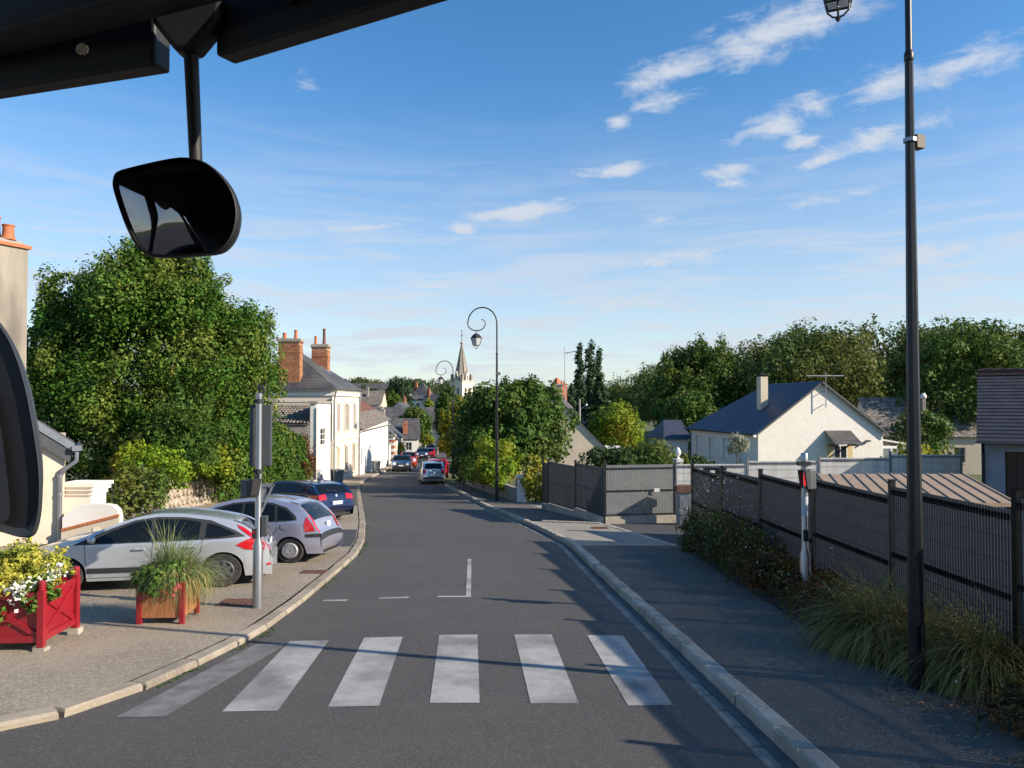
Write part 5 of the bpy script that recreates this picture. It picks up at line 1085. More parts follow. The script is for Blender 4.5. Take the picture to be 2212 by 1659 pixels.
# ------------------------------------------------------------------ cars
def paint(name, c, metal=.35, rough=.32): return M(name, c, rough, metal, spec=.5, coat=1.0)
def text_part(parent, txt, size, mat, M4, name='lettering', ex=.001):
    cu = bpy.data.curves.new(name, 'FONT'); cu.body = txt; cu.size = size; cu.align_x = 'CENTER'; cu.align_y = 'CENTER'; cu.extrude = ex
    t = bpy.data.objects.new(name, cu); COL.objects.link(t); cu.materials.append(mat); bpy.context.view_layer.update()
    me = bpy.data.meshes.new_from_object(t.evaluated_get(bpy.context.evaluated_depsgraph_get())); bpy.data.objects.remove(t)
    if not me.materials: me.materials.append(mat)
    o = new_obj(name, me, parent); o.matrix_local = M4; return tag(o, kind='stuff')
class Car:
    """body lofted from a side outline; local x forward, y left, z up, origin on the ground under the middle"""
    def __init__(s, c):
        s.c = c; s.L = c['L']; s.hw = c['W']/2
        P = c['outline']                                  # (x,z) from the nose over the roof to the tail, x decreasing
        d = [0.0]
        for a, b in zip(P, P[1:]): d.append(d[-1]+math.hypot(a[0]-b[0], a[1]-b[1]))
        n = 110; t = np.linspace(0, d[-1], n); xs = np.interp(t, d, [p[0] for p in P]); zs = np.interp(t, d, [p[1] for p in P])
        for _ in range(3): xs[1:-1] = (xs[:-2]+2*xs[1:-1]+xs[2:])/4; zs[1:-1] = (zs[:-2]+2*zs[1:-1]+zs[2:])/4
        s.ox, s.oz = xs, zs; s.n = n
    def half(s, x, z):
        c = s.c; w = s.hw; e = s.L/2
        f = abs(x)/e; w *= (1-.16*max(0, (f-.62)/.38)**2.2)
        b = c['belt']
        if z > b: w -= (z-b)*c.get('tumble', .42)*.62
        if z < .42: w -= (.42-z)*.16
        w -= .02*max(0, abs(z-.62)-.2)
        return max(w, .2)
    def top(s, x):
        o = np.argsort(s.ox); return float(np.interp(x, s.ox[o], s.oz[o]))
    def arch(s, x):
        z = s.c.get('sill', .2)
        for wx in (s.c['wf'], s.c['wr']):
            r = s.c['wr_']*1.16; dx = x-wx
            if abs(dx) < r: z = max(z, s.c['wr_']*.98+math.sqrt(r*r-dx*dx))
        return z
    def pt(s, x, z, side, off=0.0): return (x, side*(s.half(x, z)+off), z)
    def side_poly(s, pts, side, off=.008):
        return [s.pt(x, z, side, off) for x, z in pts]
    def skin(s, pts, side, off):
        bm = bmesh.new(); f = bm.faces.new([bm.verts.new((x, 0, z)) for x, z in pts]); bmesh.ops.triangulate(bm, faces=[f])
        for _ in range(2): bmesh.ops.subdivide_edges(bm, edges=bm.edges[:], cuts=1, use_grid_fill=True)
        bmesh.ops.triangulate(bm, faces=bm.faces[:]); bm.verts.index_update()
        mb = MB(); mb.add([s.pt(v.co.x, v.co.z, side, off) for v in bm.verts], [tuple(v.index for v in q.verts) for q in bm.faces]); bm.free(); return mb
    def strip_z(s, i, f):                                  # crown across the width at outline point i
        x, z = s.ox[i], s.oz[i]; return z-.045*abs(f)**3.2
    def idx(s, z=None, rear=True, x=None):
        rng = range(s.n//2, s.n) if rear else range(0, s.n//2)
        if z is not None: return min(rng, key=lambda i: abs(s.oz[i]-z))
        return min(rng, key=lambda i: abs(s.ox[i]-x))
    def strip_patch(s, i0, i1, f0, f1, off=.01, k=8, f0b=None, f1b=None):
        mb = MB(); rows = []
        f0b = f0 if f0b is None else f0b; f1b = f1 if f1b is None else f1b; idx_ = sorted({*range(i0, i1+1)})
        for i in idx_:
            t = (i-i0)/max(1, i1-i0); a, b = f0+(f0b-f0)*t, f1+(f1b-f1)*t
            j0, j1 = max(i-1, 0), min(i+1, s.n-1); dx, dz = s.ox[j1]-s.ox[j0], s.oz[j1]-s.oz[j0]; l = math.hypot(dx, dz); nx, nz = dz/l*-1, dx/l
            if nz < 0 and abs(nz) > .2: nx, nz = -nx, -nz
            if abs(nz) <= .2: nx = abs(nx)*(-1 if i > s.n/2 else 1)
            rows.append([(s.ox[i]+nx*off, f*s.half(s.ox[i], s.oz[i]), s.strip_z(i, f)+nz*off) for f in np.linspace(a, b, k)])
        mb.grid(rows); return mb
    def build(s, name, label, cat='car', group=None):
        c = s.c; o = thing(name, label, cat, (0, 0, 0), 0, group); s.o = o
        st = np.unique(np.r_[np.linspace(-s.L/2+.002, s.L/2-.002, 84), s.ox[1:-1]]); st = st[np.r_[True, np.diff(st) > .004]]
        b = MB()
        for sd in (-1, 1):
            rows = []
            for x in st:
                z0 = s.arch(x); z1 = max(s.top(x), z0+.01); rows.append([s.pt(x, z0+(z1-z0)*k/13, sd) for k in range(14)])
            b.grid(rows)
            rim = [r[0] for r in rows]; b.grid([rim, [(p[0], p[1]*.72, p[2]) for p in rim]])
        rows = [[(s.ox[i], f*s.half(s.ox[i], s.oz[i]), s.strip_z(i, f) if abs(f) < .999 else s.oz[i]) for f in np.linspace(-1, 1, 15)] for i in range(s.n)]
        b.grid(rows)
        body = b.build('body', c['paint'], o, 50)
        u = MB(); u.box(-s.L/2+.12, s.L/2-.12, -s.hw*.78, s.hw*.78, c.get('sill', .2)-.03, .52); u.build('underbody', mt['black'], o)
        for ex in (1, -1):                                  # close the ends under the bumpers
            i = 0 if ex > 0 else s.n-1; x, z = s.ox[i], s.oz[i]; e = MB(); h = s.half(x, z); e.grid([[(x, f*h, z) for f in (-1, -.5, 0, .5, 1)], [(x-ex*.10, f*h*.97, c.get('sill', .2)) for f in (-1, -.5, 0, .5, 1)]]); e.build('bumper', c.get('bumper', c['paint']), o)
        # glass
        for sd in (-1, 1):
            fr = s.skin(c['frame'], sd, .006).build('window_frame', mt['darkplastic'], o, 180)
            for w in c['windows']:
                s.skin(w, sd, .011).build('window', mt['carglass'], o, 180)
            for ln in c.get('seams', []):
                m = MB(); m.tube([s.pt(x, z, sd, .0) for x, z in ln], .006, 4); m.build('door_seam', mt['black'], o)
            for (hx, hz) in c.get('handles', []):
                m = MB(); y = s.half(hx, hz); m.cbox((hx, sd*(y+.022), hz), (.19, .03, .032)); m.cbox((hx, sd*(y+.004), hz-.004), (.15, .012, .055)); m.build('door_handle', c.get('handle_mat', c['paint']), o, bevel=.008)
            mx, mz = c['mirror']; m = MB(); y = s.half(mx, mz); m.lathe([(.01, -.06), (.07, -.045), (.085, .0), (.07, .05), (.01, .07)], 12, (0, 0, 0), 'x'); m.v = [(mx+a, sd*(y+.12)+b_*1.25, mz+.03+q*.85) for a, b_, q in m.v]; m.cbox((mx, sd*(y+.04), mz-.02), (.06, .12, .04)); m.build('wing_mirror', c.get('mirror_mat', c['paint']), o, 60)
            if c.get('moulding'):
                x0, x1, z0, z1, mm = c['moulding']; m = MB(); m.grid([[s.pt(x, z0, sd, .012) for x in np.linspace(x0, x1, 9)], [s.pt(x, z1, sd, .012) for x in np.linspace(x0, x1, 9)]]); m.build('side_moulding', mm, o)
            for (poly, mm, nm) in c.get('side_lights', []):
                s.skin(poly, sd, .012 if nm != 'reverse_light' else .016).build(nm, mm, o, 180)
        i0, i1 = s.idx(x=c['ws'][0], rear=False), s.idx(x=c['ws'][1], rear=False); s.strip_patch(i0, i1, -.93, .93, .008, 9, -.9, .9).build('windscreen', mt['carglass'], o, 180)
        i0, i1 = s.idx(z=c['rw'][0]), s.idx(z=c['rw'][1]); f = c.get('rwf', .86); rw = s.strip_patch(i0, i1, -f*.93, f*.93, .012, 9, -f, f).build('rear_window', mt['carglass'], o, 180)
        for (za, zb_, fa, fb, mm, nm) in c.get('rear', []):
            i0, i1 = s.idx(z=za), s.idx(z=zb_)
            for sg in ((1, -1) if fa > 0 else (1,)):
                s.strip_patch(min(i0, i1), max(i0, i1), sg*fa, sg*fb, .016, 5).build(nm, mm, o, 180)
        for (za, zb_, fa, fb, mm, nm) in c.get('front', []):
            i0, i1 = s.idx(z=za, rear=False), s.idx(z=zb_, rear=False)
            for sg in ((1, -1) if fa > 0 else (1,)):
                s.strip_patch(min(i0, i1), max(i0, i1), sg*fa, sg*fb, .016, 5).build(nm, mm, o, 180)
        # wheels
        r = c['wr_']
        ty = MB(); w = .19; ty.lathe([(r*.60, -w*.42), (r*.93, -w*.5), (r, -w*.34), (r, w*.34), (r*.93, w*.5), (r*.60, w*.42)], 28, (0, 0, 0), 'y'); ty = ty.mesh('wheel', mt['tyre'], 40)
        rm = {}
        for sd in (-1, 1):
            m = MB(); R0 = r*.62; m.lathe([(R0, -.02), (R0, .03), (R0*.9, .045), (R0*.86, .02), (R0*.24, .012), (R0*.24, .035), (R0*.05, .045)], 28, (0, 0, 0), 'y')
            ns = c.get('spokes', 5)
            for k in range(ns):
                a = 2*math.pi*k/ns; T = Matrix.Rotation(a, 4, 'Y'); m.T = T; wd = .32 if ns < 9 else .14; m.box(R0*.2, R0*.9, .014, .05, -R0*wd/2, R0*wd/2); m.T = None
            if sd < 0: m.v = [(a, -b_, q) for a, b_, q in m.v]
            rm[sd] = m.mesh('rim', c.get('rim', mt['alu']), 40)
        for wx in (c['wf'], c['wr']):
            for sd in (-1, 1):
                q = new_obj('wheel', ty, o); q.location = (wx, sd*(s.hw-.115), r); k = new_obj('rim', rm[sd], q); k.location = (0, sd*.065, 0)
        return o
    def plate(s, z, txt, rear=True, w=.5, h=.105, y=0, fill=None):
        i = s.idx(z=z, rear=rear); x = s.ox[i]+(-.028 if rear else .028); m = MB(); m.box(x-.006, x+.006, y-w/2, y+w/2, z-h/2, z+h/2); p = m.build('number_plate', fill or mt['plate'], s.o)
        e = -.008 if rear else .008
        if fill is None:
            for q in (-1, 1):
                m = MB(); a = y+q*(w/2-.02); m.box(x+e-.002, x+e+.002, a-.018, a+.018, z-h/2+.003, z+h/2-.003); m.build('plate_band', mt['plateblue'], p)
        if txt:
            rot = Matrix(((0, 0, -1, x+e-(.001 if rear else -.001)), (-1, 0, 0, y), (0, 1, 0, z), (0, 0, 0, 1))) if rear else Matrix(((0, 0, 1, x+e+.001), (1, 0, 0, y), (0, 1, 0, z), (0, 0, 0, 1)))
            text_part(p, txt, h*.92, mt['ink'], rot)
def place(o, x, y, hd, dz=0.0):
    n = Vector((0, prof(y-.5)-prof(y+.5), 1)).normalized(); f = Vector((hd[0], hd[1], 0)); f = (f-n*f.dot(n)).normalized(); l = n.cross(f)
    m = Matrix(((f.x, l.x, n.x), (f.y, l.y, n.y), (f.z, l.z, n.z))); o.rotation_euler = m.to_euler(); o.location = (x, y, zg(x, y)+dz)
silver = paint('silver_paint', (.52, .54, .56), .5, .32); lilac = paint('lilac_silver_paint', (.40, .405, .49), .5, .32); navy = paint('navy_paint', (.008, .014, .05), .3, .25)
red = paint('red_car_paint', (.45, .012, .035), .1, .3); grey = paint('grey_paint', (.13, .135, .14), .6, .3); orange = paint('orange_paint', (.50, .055, .02), .1, .3); dark = paint('dark_grey_paint', (.055, .056, .06), .6, .3); whitep = paint('white_paint', (.6, .62, .64), .1, .35)
# silver saloon-roofed hatchback (nearest)
cA = Car(dict(L=4.27, W=1.77, belt=.93, paint=silver, wf=1.33, wr=-1.28, wr_=.325, sill=.21, tumble=.48, spokes=7, rim=mt['greyplastic'],
    outline=[(2.12, .40), (2.135, .55), (2.08, .70), (1.92, .80), (1.55, .92), (1.12, 1.00), (.62, 1.24), (.22, 1.40), (-.15, 1.465), (-.6, 1.45), (-1.05, 1.385), (-1.42, 1.30), (-1.62, 1.22), (-1.86, 1.02), (-1.96, .90), (-2.03, .78), (-2.115, .66), (-2.13, .50), (-2.09, .40)],
    ws=(1.08, .2), rw=(1.24, .97), rwf=.84, frame=[(1.20, .90), (.62, 1.19), (.22, 1.345), (-.15, 1.40), (-.6, 1.385), (-1.05, 1.315), (-1.5, 1.10), (-1.66, .99), (-1.2, .955), (-.2, .93)],
    windows=[[(.98, .935), (.60, 1.14), (.22, 1.30), (-.05, 1.35), (-.06, .945)], [(-.13, .945), (-.13, 1.355), (-.55, 1.345), (-.88, 1.29), (-.86, .965)], [(-.97, .985), (-.99, 1.26), (-1.18, 1.21), (-1.50, 1.04), (-1.2, .985)]],
    seams=[[(1.0, .93), (.98, .6), (.9, .3)], [(-.1, .93), (-.08, .6), (-.1, .3)], [(-.92, .95), (-.9, .72), (-.82, .58)], [(1.0, .27), (-.8, .27)]], handles=[(.12, .80), (-.72, .82)], mirror=(.86, .98), moulding=(.95, -.78, .36, .46, mt['darkplastic']),
    side_lights=[([(-1.50, .83), (-1.80, .985), (-1.90, .95), (-2.0, .82), (-1.99, .70), (-1.66, .735)], mt['redlens'], 'tail_light'), ([(-1.50, 1.225), (-1.62, 1.165), (-1.84, .99), (-1.75, .975), (-1.55, 1.14)], mt['redlens'], 'light_strip'), ([(-1.78, .795), (-1.97, .80), (-1.98, .78), (-1.79, .765)], mt['whitelens'], 'reverse_light'), ([(-2.05, .44), (-2.11, .44), (-2.11, .40), (-2.03, .40)], mt['redlens'], 'reflector'), ([(1.7, .80), (2.02, .70), (2.05, .62), (1.72, .68)], mt['whitelens'], 'headlight')],
    rear=[(1.22, .92, .88, .99, mt['redlens'], 'tail_light'), (.90, .70, .82, .99, mt['redlens'], 'tail_light'), (1.30, 1.25, -.75, .75, silver, 'spoiler')]))
oA = cA.build('parked_car', 'silver hatchback with dark wheels parked nearest behind the grassy planter', 'car', 'cars parked on the forecourt'); cA.plate(.80, '', True)
place(oA, -6.68, 14.50, (-.972, -.235), .07); oA.scale = (1, 1, .91)
# lilac-silver supermini
cB = Car(dict(L=3.85, W=1.67, belt=.95, paint=lilac, wf=1.23, wr=-1.22, wr_=.295, sill=.22, tumble=.46, spokes=14,
    outline=[(1.90, .40), (1.92, .55), (1.88, .72), (1.70, .86), (1.35, .98), (1.05, 1.06), (.55, 1.36), (.15, 1.49), (-.25, 1.53), (-.75, 1.50), (-1.15, 1.42), (-1.35, 1.36), (-1.55, 1.17), (-1.70, .98), (-1.74, .86), (-1.80, .76), (-1.905, .68), (-1.92, .50), (-1.88, .38)],
    ws=(1.02, .12), rw=(1.36, 1.02), rwf=.82, frame=[(1.05, .95), (.55, 1.29), (.15, 1.41), (-.25, 1.455), (-.75, 1.425), (-1.1, 1.31), (-1.32, 1.12), (-1.36, 1.02), (-1.1, .985), (-.2, .96)],
    windows=[[(.92, .965), (.52, 1.24), (.15, 1.37), (-.08, 1.40), (-.08, .97)], [(-.15, .975), (-.15, 1.405), (-.6, 1.395), (-.82, 1.36), (-.86, 1.0)], [(-.93, 1.01), (-.90, 1.335), (-1.1, 1.25), (-1.27, 1.09), (-1.28, 1.03)]],
    seams=[[(-.1, .96), (-.08, .6), (-.12, .3)], [(-.9, .98), (-.92, .78), (-.80, .62), (-.72, .32)], [(.85, .95), (.82, .3)]], handles=[(-.66, .86), (.1, .86)], handle_mat=mt['darkplastic'], mirror=(.82, .99), moulding=(.8, -.72, .50, .57, mt['darkplastic']),
    side_lights=[([(-1.56, 1.10), (-1.70, .92), (-1.76, .76), (-1.55, .74), (-1.52, .9)], mt['redlens'], 'tail_light'), ([(-1.55, .69), (-1.86, .70), (-1.88, .62), (-1.57, .61)], mt['darkplastic'], 'bumper_strip'), ([(-1.02, .93), (-1.2, .93), (-1.22, .84), (-1.12, .79), (-1.01, .83)], lilac, 'fuel_flap')],
    rear=[(1.16, .76, .84, .99, mt['redlens'], 'tail_light'), (.70, .62, -.97, .97, mt['darkplastic'], 'bumper_strip'), (1.44, 1.38, -.7, .7, lilac, 'spoiler')]))
oB = cB.build('parked_car', 'lilac silver supermini with curved red tail lights parked in the middle', 'car', 'cars parked on the forecourt'); cB.plate(.84, '', True, .34, .17, -.1)
place(oB, -5.98, 17.75, (-.995, .095), .07); oB.scale = (1, 1, .91)
# navy hatchback
cC = Car(dict(L=4.32, W=1.77, belt=.95, paint=navy, wf=1.40, wr=-1.29, wr_=.31, sill=.2, tumble=.46, spokes=5, rim=mt['greyplastic'],
    outline=[(2.14, .40), (2.155, .58), (2.10, .74), (1.9, .84), (1.3, .96), (.95, 1.02), (.40, 1.30), (.0, 1.405), (-.45, 1.425), (-1.0, 1.40), (-1.5, 1.33), (-1.72, 1.28), (-1.92, 1.06), (-2.02, .96), (-2.06, .80), (-2.10, .64), (-2.15, .56), (-2.14, .40), (-2.08, .34)],
    ws=(.92, .0), rw=(1.28, 1.02), rwf=.84, frame=[(.95, .96), (.40, 1.235), (.0, 1.335), (-.45, 1.36), (-1.0, 1.335), (-1.45, 1.24), (-1.58, 1.08), (-1.2, 1.0), (-.2, .97)],
    windows=[[(.80, .985), (.38, 1.195), (.0, 1.295), (-.22, 1.315), (-.22, .985)], [(-.3, .99), (-.3, 1.315), (-.8, 1.31), (-1.05, 1.27), (-1.02, 1.02)], [(-1.1, 1.03), (-1.12, 1.25), (-1.4, 1.19), (-1.48, 1.10)]],
    seams=[[(-.26, .97), (-.24, .6), (-.28, .3)], [(-1.07, 1.0), (-1.05, .75), (-.95, .35)]], handles=[(-.05, .84), (-.85, .86)], mirror=(.72, 1.0),
    side_lights=[([(-1.66, .93), (-2.0, .95), (-2.05, .80), (-1.72, .80)], mt['redlens'], 'tail_light')],
    rear=[(.96, .78, .58, .99, mt['redlens'], 'tail_light'), (.90, .865, .62, .95, mt['whitelens'], 'light_bar'), (1.37, 1.30, -.72, .72, navy, 'spoiler'), (1.345, 1.325, -.25, .25, mt['redlens'], 'brake_light')]))
oC = cC.build('parked_car', 'dark blue hatchback parked farthest up the forecourt', 'car', 'cars parked on the forecourt'); cC.plate(.66, 'EE-625-GD', True, .52, .12)
m = MB(); i = cC.idx(z=.91); x = cC.ox[i]-.022; m.lathe([(.042, -.01), (.042, .004), (.02, .008)], 20, (x, 0, .91), 'x'); em = m.build('emblem', mt['plate'], oC, 40)
for q in (0, 2):
    m = MB(); a = [(0, 0)]+[(.028*math.cos(t), .028*math.sin(t)) for t in np.linspace(q*math.pi/2, (q+1)*math.pi/2, 6)]; m.poly([(x-.0125, p[0], .91+p[1]) for p in a]); m.build('emblem_quarter', mt['plateblue'], em)
m = MB(); m.tube([(-2.0, -.05, 1.075), (-1.97, .18, 1.09), (-1.95, .36, 1.10)], .012, 5); m.build('wiper', mt['black'], oC)
m = MB(); m.prism([(-1.25, 1.41), (-1.15, 1.41), (-1.22, 1.47), (-1.3, 1.47)], -.03, .03, 'y'); m.build('roof_aerial', mt['black'], oC)
place(oC, -7.73, 27.4, (-.84, .54), .075); oC.scale = (1, 1, .94)
def simple_car(name, label, paint_, L, W, hgt, belt, x, y, hd, rim=None, rear=True, lights=True, extra=None, cat='car', roofm=None):
    k = hgt/1.48; l = L/2
    ol = [(l-.03, .36), (l, .55), (l-.04, .70), (l-.28, .82*k), (l-.85, .96*k), (l-1.05, 1.02*k), (l-1.65, 1.36*k), (l-2.0, 1.46*k), (l-2.5, hgt), (-l+.95, 1.46*k), (-l+.45, 1.38*k), (-l+.22, 1.12*k), (-l+.10, .98*k), (-l+.06, .80), (-l+.03, .68), (-l, .55), (-l+.03, .36)]
    fr = [(l-1.05, belt), (l-1.65, 1.29*k), (l-2.0, 1.385*k), (l-2.5, hgt-.07), (-l+.95, 1.39*k), (-l+.5, 1.25*k), (-l+.42, 1.02*k), (l-2.2, belt)]
    xa, xb = l-1.22, -l+.56; xm = (xa+xb)/2-.1
    wn = [[(xa, belt+.02), (l-1.68, 1.24*k), (l-2.0, 1.34*k), (xm+.05, hgt-.12), (xm+.05, belt+.02)], [(xm-.04, belt+.02), (xm-.04, hgt-.12), (-l+.95, 1.34*k), (xb, 1.22*k), (xb+.05, 1.04*k)]]
    c = dict(L=L, W=W, belt=belt, paint=paint_, wf=l-.85, wr=-l+.78, wr_=.30, sill=.2, outline=ol, ws=(l-1.08, l-2.0), rw=(1.36*k, 1.02*k), rwf=.82, frame=fr, windows=wn, mirror=(xa-.1, belt+.03),
             rear=[(1.0*k, .74, .72, .99, mt['redlens'], 'tail_light'), (.52, .40, -.9, .9, mt['darkplastic'], 'lower_bumper')], front=[(.86*k, .66, .60, .98, mt['whitelens'], 'headlight'), (.70, .60, -.5, .5, mt['darkplastic'], 'grille'), (.50, .38, -.75, .75, mt['darkplastic'], 'air_intake')], rim=rim or mt['alu'])
    if extra: c.update(extra)
    C_ = Car(c); o = C_.build(name, label, cat, 'cars down the street'); place(o, x, y, hd); return C_, o
C_, o = simple_car('street_car', 'dusty silver hatchback seen from behind at the right kerb', silver, 4.0, 1.66, 1.50, .95, -5.62, 53.9, (-.17, .985)); C_.plate(.80, '', True, .55, .13)
m = MB(); i = C_.idx(z=.92); m.lathe([(.05, -.01), (.05, .006)], 12, (C_.ox[i]-.02, 0, .93), 'x'); m.build('emblem', mt['darkplastic'], o)
simple_car('street_car', 'red car just ahead of the dusty silver hatchback', red, 4.0, 1.72, 1.48, .95, -5.95, 60.9, (-.15, .99))
C_, o = simple_car('street_car', 'grey hatchback facing the camera beside the far wheelie bin', grey, 4.2, 1.78, 1.48, .94, -10.25, 71.8, (.10, -.995)); C_.plate(.56, '', False)
m = MB(); i = C_.idx(z=.74, rear=False); m.lathe([(.07, -.01), (.07, .006)], 14, (C_.ox[i]+.02, 0, .745), 'x'); m.build('emblem', mt['chrome'], o)
C_, o = simple_car('street_car', 'orange red small car with black roof behind the grey hatchback', orange, 3.9, 1.76, 1.56, 1.0, -10.75, 80.2, (.10, -.995), rim=mt['greyplastic']); C_.plate(.56, '', False)
m = C_.strip_patch(C_.idx(x=0.0, rear=False), C_.idx(z=1.5), -.98, .98, .006, 7); m.build('black_roof', mt['darkplastic'], o, 180)
C_, o = simple_car('street_car', 'dark grey car coming up the middle of the street', dark, 4.1, 1.74, 1.50, .95, -12.4, 107, (.06, -1)); C_.plate(.56, '', False)
simple_car('street_car', 'dark red car partly hidden behind the dark grey one', red, 4.0, 1.72, 1.48, .95, -12.1, 113.5, (-.06, 1))
C_, o = simple_car('pickup', 'white fronted car with blue windscreen at the foot of the street', whitep, 4.6, 1.80, 1.62, 1.02, -14.3, 135, (.03, -1)); C_.plate(.56, '', False)
# ------------------------------------------------------------------ fences
def slat_fence(name, label, posts, hgt, pmat, smat, n_slats, single=True, base=.08, wall_h=0.0, step=True, tops=None, wires=True, skip=(), sw=.80, dep=.006):
    """posts: ground points; panels between them, each slat a piece where it can be told apart"""
    o = thing(name, label, 'fence', (posts[0][0], posts[0][1], posts[0][2])); O = Vector(posts[0])
    for (x, y, z) in posts:
        m = MB(); m.box(-.035, .035, -.035, .035, -.1, hgt+.14); m.box(-.042, .042, -.042, .042, hgt+.143, hgt+.16); p = m.build('post', pmat, o); p.location = Vector((x, y, z))-O
        d = Vector((posts[-1][0]-posts[0][0], posts[-1][1]-posts[0][1], 0)); p.rotation_euler = (0, 0, math.atan2(d.y, d.x))
    hh = hgt-base
    sm = None
    for i in range(len(posts)-1):
        if i in skip: continue
        a, b = Vector(posts[i]), Vector(posts[i+1]); d = Vector((b.x-a.x, b.y-a.y, 0)); L = d.length-.09; ang = math.atan2(d.y, d.x)
        zc = (a.z+b.z)/2+base; A = a+d.normalized()*.045; A.z = zc
        n = n_slats; pitch = L/n
        if single and sm is None:
            m = MB(); m.box(-pitch*sw/2, pitch*sw/2, -dep, dep, .0, hh); sm = m.mesh('slat', smat)
        if single:
            for k in range(n):
                s = new_obj('slat', sm, o); s.location = A+d.normalized()*pitch*(k+.5)-O; s.rotation_euler = (0, 0, ang)
        else:
            m = MB(Matrix.Translation(A-O) @ Matrix.Rotation(ang, 4, 'Z'))
            for k in range(n): m.box(pitch*(k+.5)-pitch*sw/2, pitch*(k+.5)+pitch*sw/2, -dep, dep, 0, hh)
            tag(m.build('slats', smat, o), kind='stuff')
        if wires:
            m = MB(Matrix.Translation(A-O) @ Matrix.Rotation(ang, 4, 'Z'))
            for z in (.06, hh*.5, hh-.09):
                for q in range(3): m.box(0, L, -.036+q*.012, -.036+q*.012+.006, z+(0, .028, .0)[q], z+(0, .028, .0)[q]+.006)
                for k in range(n): m.box(pitch*k-.003, pitch*k+.003, -.038, -.0095, z-.02, z+.05)
            for z in np.linspace(.25, hh-.3, 6): m.box(0, L, -.0145, -.0095, z, z+.005)
            tag(m.build('wire_fold', pmat, o), kind='stuff')
        if wall_h:
            m = MB(); q = Vector((0, 0, wall_h)); nrm = Vector((-d.y, d.x, 0)).normalized()*.07; e = d.normalized()*.0
            p = [a-O-nrm, b-O-nrm, b-O+nrm, a-O+nrm]; dn = Vector((0, 0, -.15)); up0 = Vector((0, 0, zc-a.z-.012)); up1 = Vector((0, 0, zc-b.z-.012))
            m.add([p[0]+dn, p[1]+dn, p[2]+dn, p[3]+dn, p[0]+up0, p[1]+up1, p[2]+up1, p[3]+up0], [(0, 3, 2, 1), (4, 5, 6, 7), (0, 1, 5, 4), (1, 2, 6, 5), (2, 3, 7, 6), (3, 0, 4, 7)]); m.build('base_wall', mt['kerb'], o)
    return o
P = [(5.6-.046*y, y, prof(y)+.08) for y in np.arange(20.0, 1.0, -2.4)]
slat_fence('slat_fence', 'tall anthracite slatted fence along the shaded planting bed', P[:6], 1.93, mt['darkmetal'], mt['anthra'], 46, True)
slat_fence('slat_fence', 'continuation of the anthracite fence past the right edge', P[5:], 1.93, mt['darkmetal'], mt['anthra'], 46, False)
G0 = (3.07, 25.5, prof(25.5)); G1 = (5.50, 25.95, prof(25.5))
slat_fence('driveway_fence', 'sunlit grey slatted fence on a low white wall facing the driveway', [G0, G1], 1.98, mt['darkmetal'], mt['anthra_l'], 46, True, .30, .3, wires=False, sw=.80)
for z in (.33, 1.12, 1.86):
    m = MB(frame((0, -.02, 0), (G1[0]-G0[0], G1[1]-G0[1]))); m.box(.05, 2.42, -.03, -.012, z, z+.03); m.build('rail', mt['darkmetal'], bpy.data.objects['driveway_fence'])
slat_fence('roadside_fence', 'dark slatted fence on a low wall along the far pavement', [G0, (2.30, 27.9, prof(27.9)), (1.42, 30.2, prof(30.2)), (1.25, 30.9, prof(30.9))], 1.95, mt['darkmetal'], mt['anthra'], 44, False, .34, .3, sw=.8)
FP = [(5.50+2.5*k*.985, 25.95+.10*k, prof(25.5)-.05+.10*k) for k in range(5)]
slat_fence('garden_fence', 'long pale grey mesh and slat fence below the bungalow', FP, 1.98, mt['anthra_l'], mt['pale_fence'], 46, False, sw=.85)
# sliding gate, standing open beside the driveway
g = thing('sliding_gate', 'dark sliding gate standing open along the driveway', 'gate', (5.85, 22.1, prof(22.1)))
m = MB(frame((0, 0, 0), (.45, -2.7))); L = 2.75
m.box(0, L, -.03, .03, .12, .22); m.box(0, L, -.03, .03, 1.82, 1.95); m.box(0, .1, -.03, .03, .223, 1.817); m.box(L-.1, L, -.03, .03, .223, 1.817); m.build('gate_frame', mt['darkmetal'], g)
for k in range(22):
    m = MB(frame((0, 0, 0), (.45, -2.7))); m.box(.12+k*.114, .215+k*.114, -.012, .012, .225, 1.815); m.build('gate_slat', mt['anthra'], g)
m = MB(); m.box(-.35, -.2, -.1, .1, 0, 2.02); m.box(-.2, .3, -.02, .02, 1.92, 2.0); m.build('guide_post', mt['darkmetal'], g)
# letterbox pillar
o = thing('letterbox_pillar', 'grey letterbox pillar with rusty brown cap at the driveway', 'pillar', (5.62, 25.25, prof(25.2)))
m = MB(); m.box(-.21, .21, -.2, .2, -.05, 1.12); m.build('shaft', M('grey_block', (.33, .33, .34), .8, col2=(.28, .28, .29), scale=3), o)
m = MB(); m.box(-.27, .27, -.26, .26, 1.123, 1.33); m.build('cap', mt['rust'], o)
for z in (.08, .58):
    m = MB(); m.box(-.17, .17, -.215, -.203, z, z+.45); m.build('door', mt['zinc'], o)
o = thing('house_number', 'small white number tag on the sunlit slatted fence', 'sign', (4.83, 25.72, prof(25.5)+1.08)); m = MB(); m.box(-.09, .09, -.02, -.005, 0, .12); m.build('plate', mt['plate'], o)
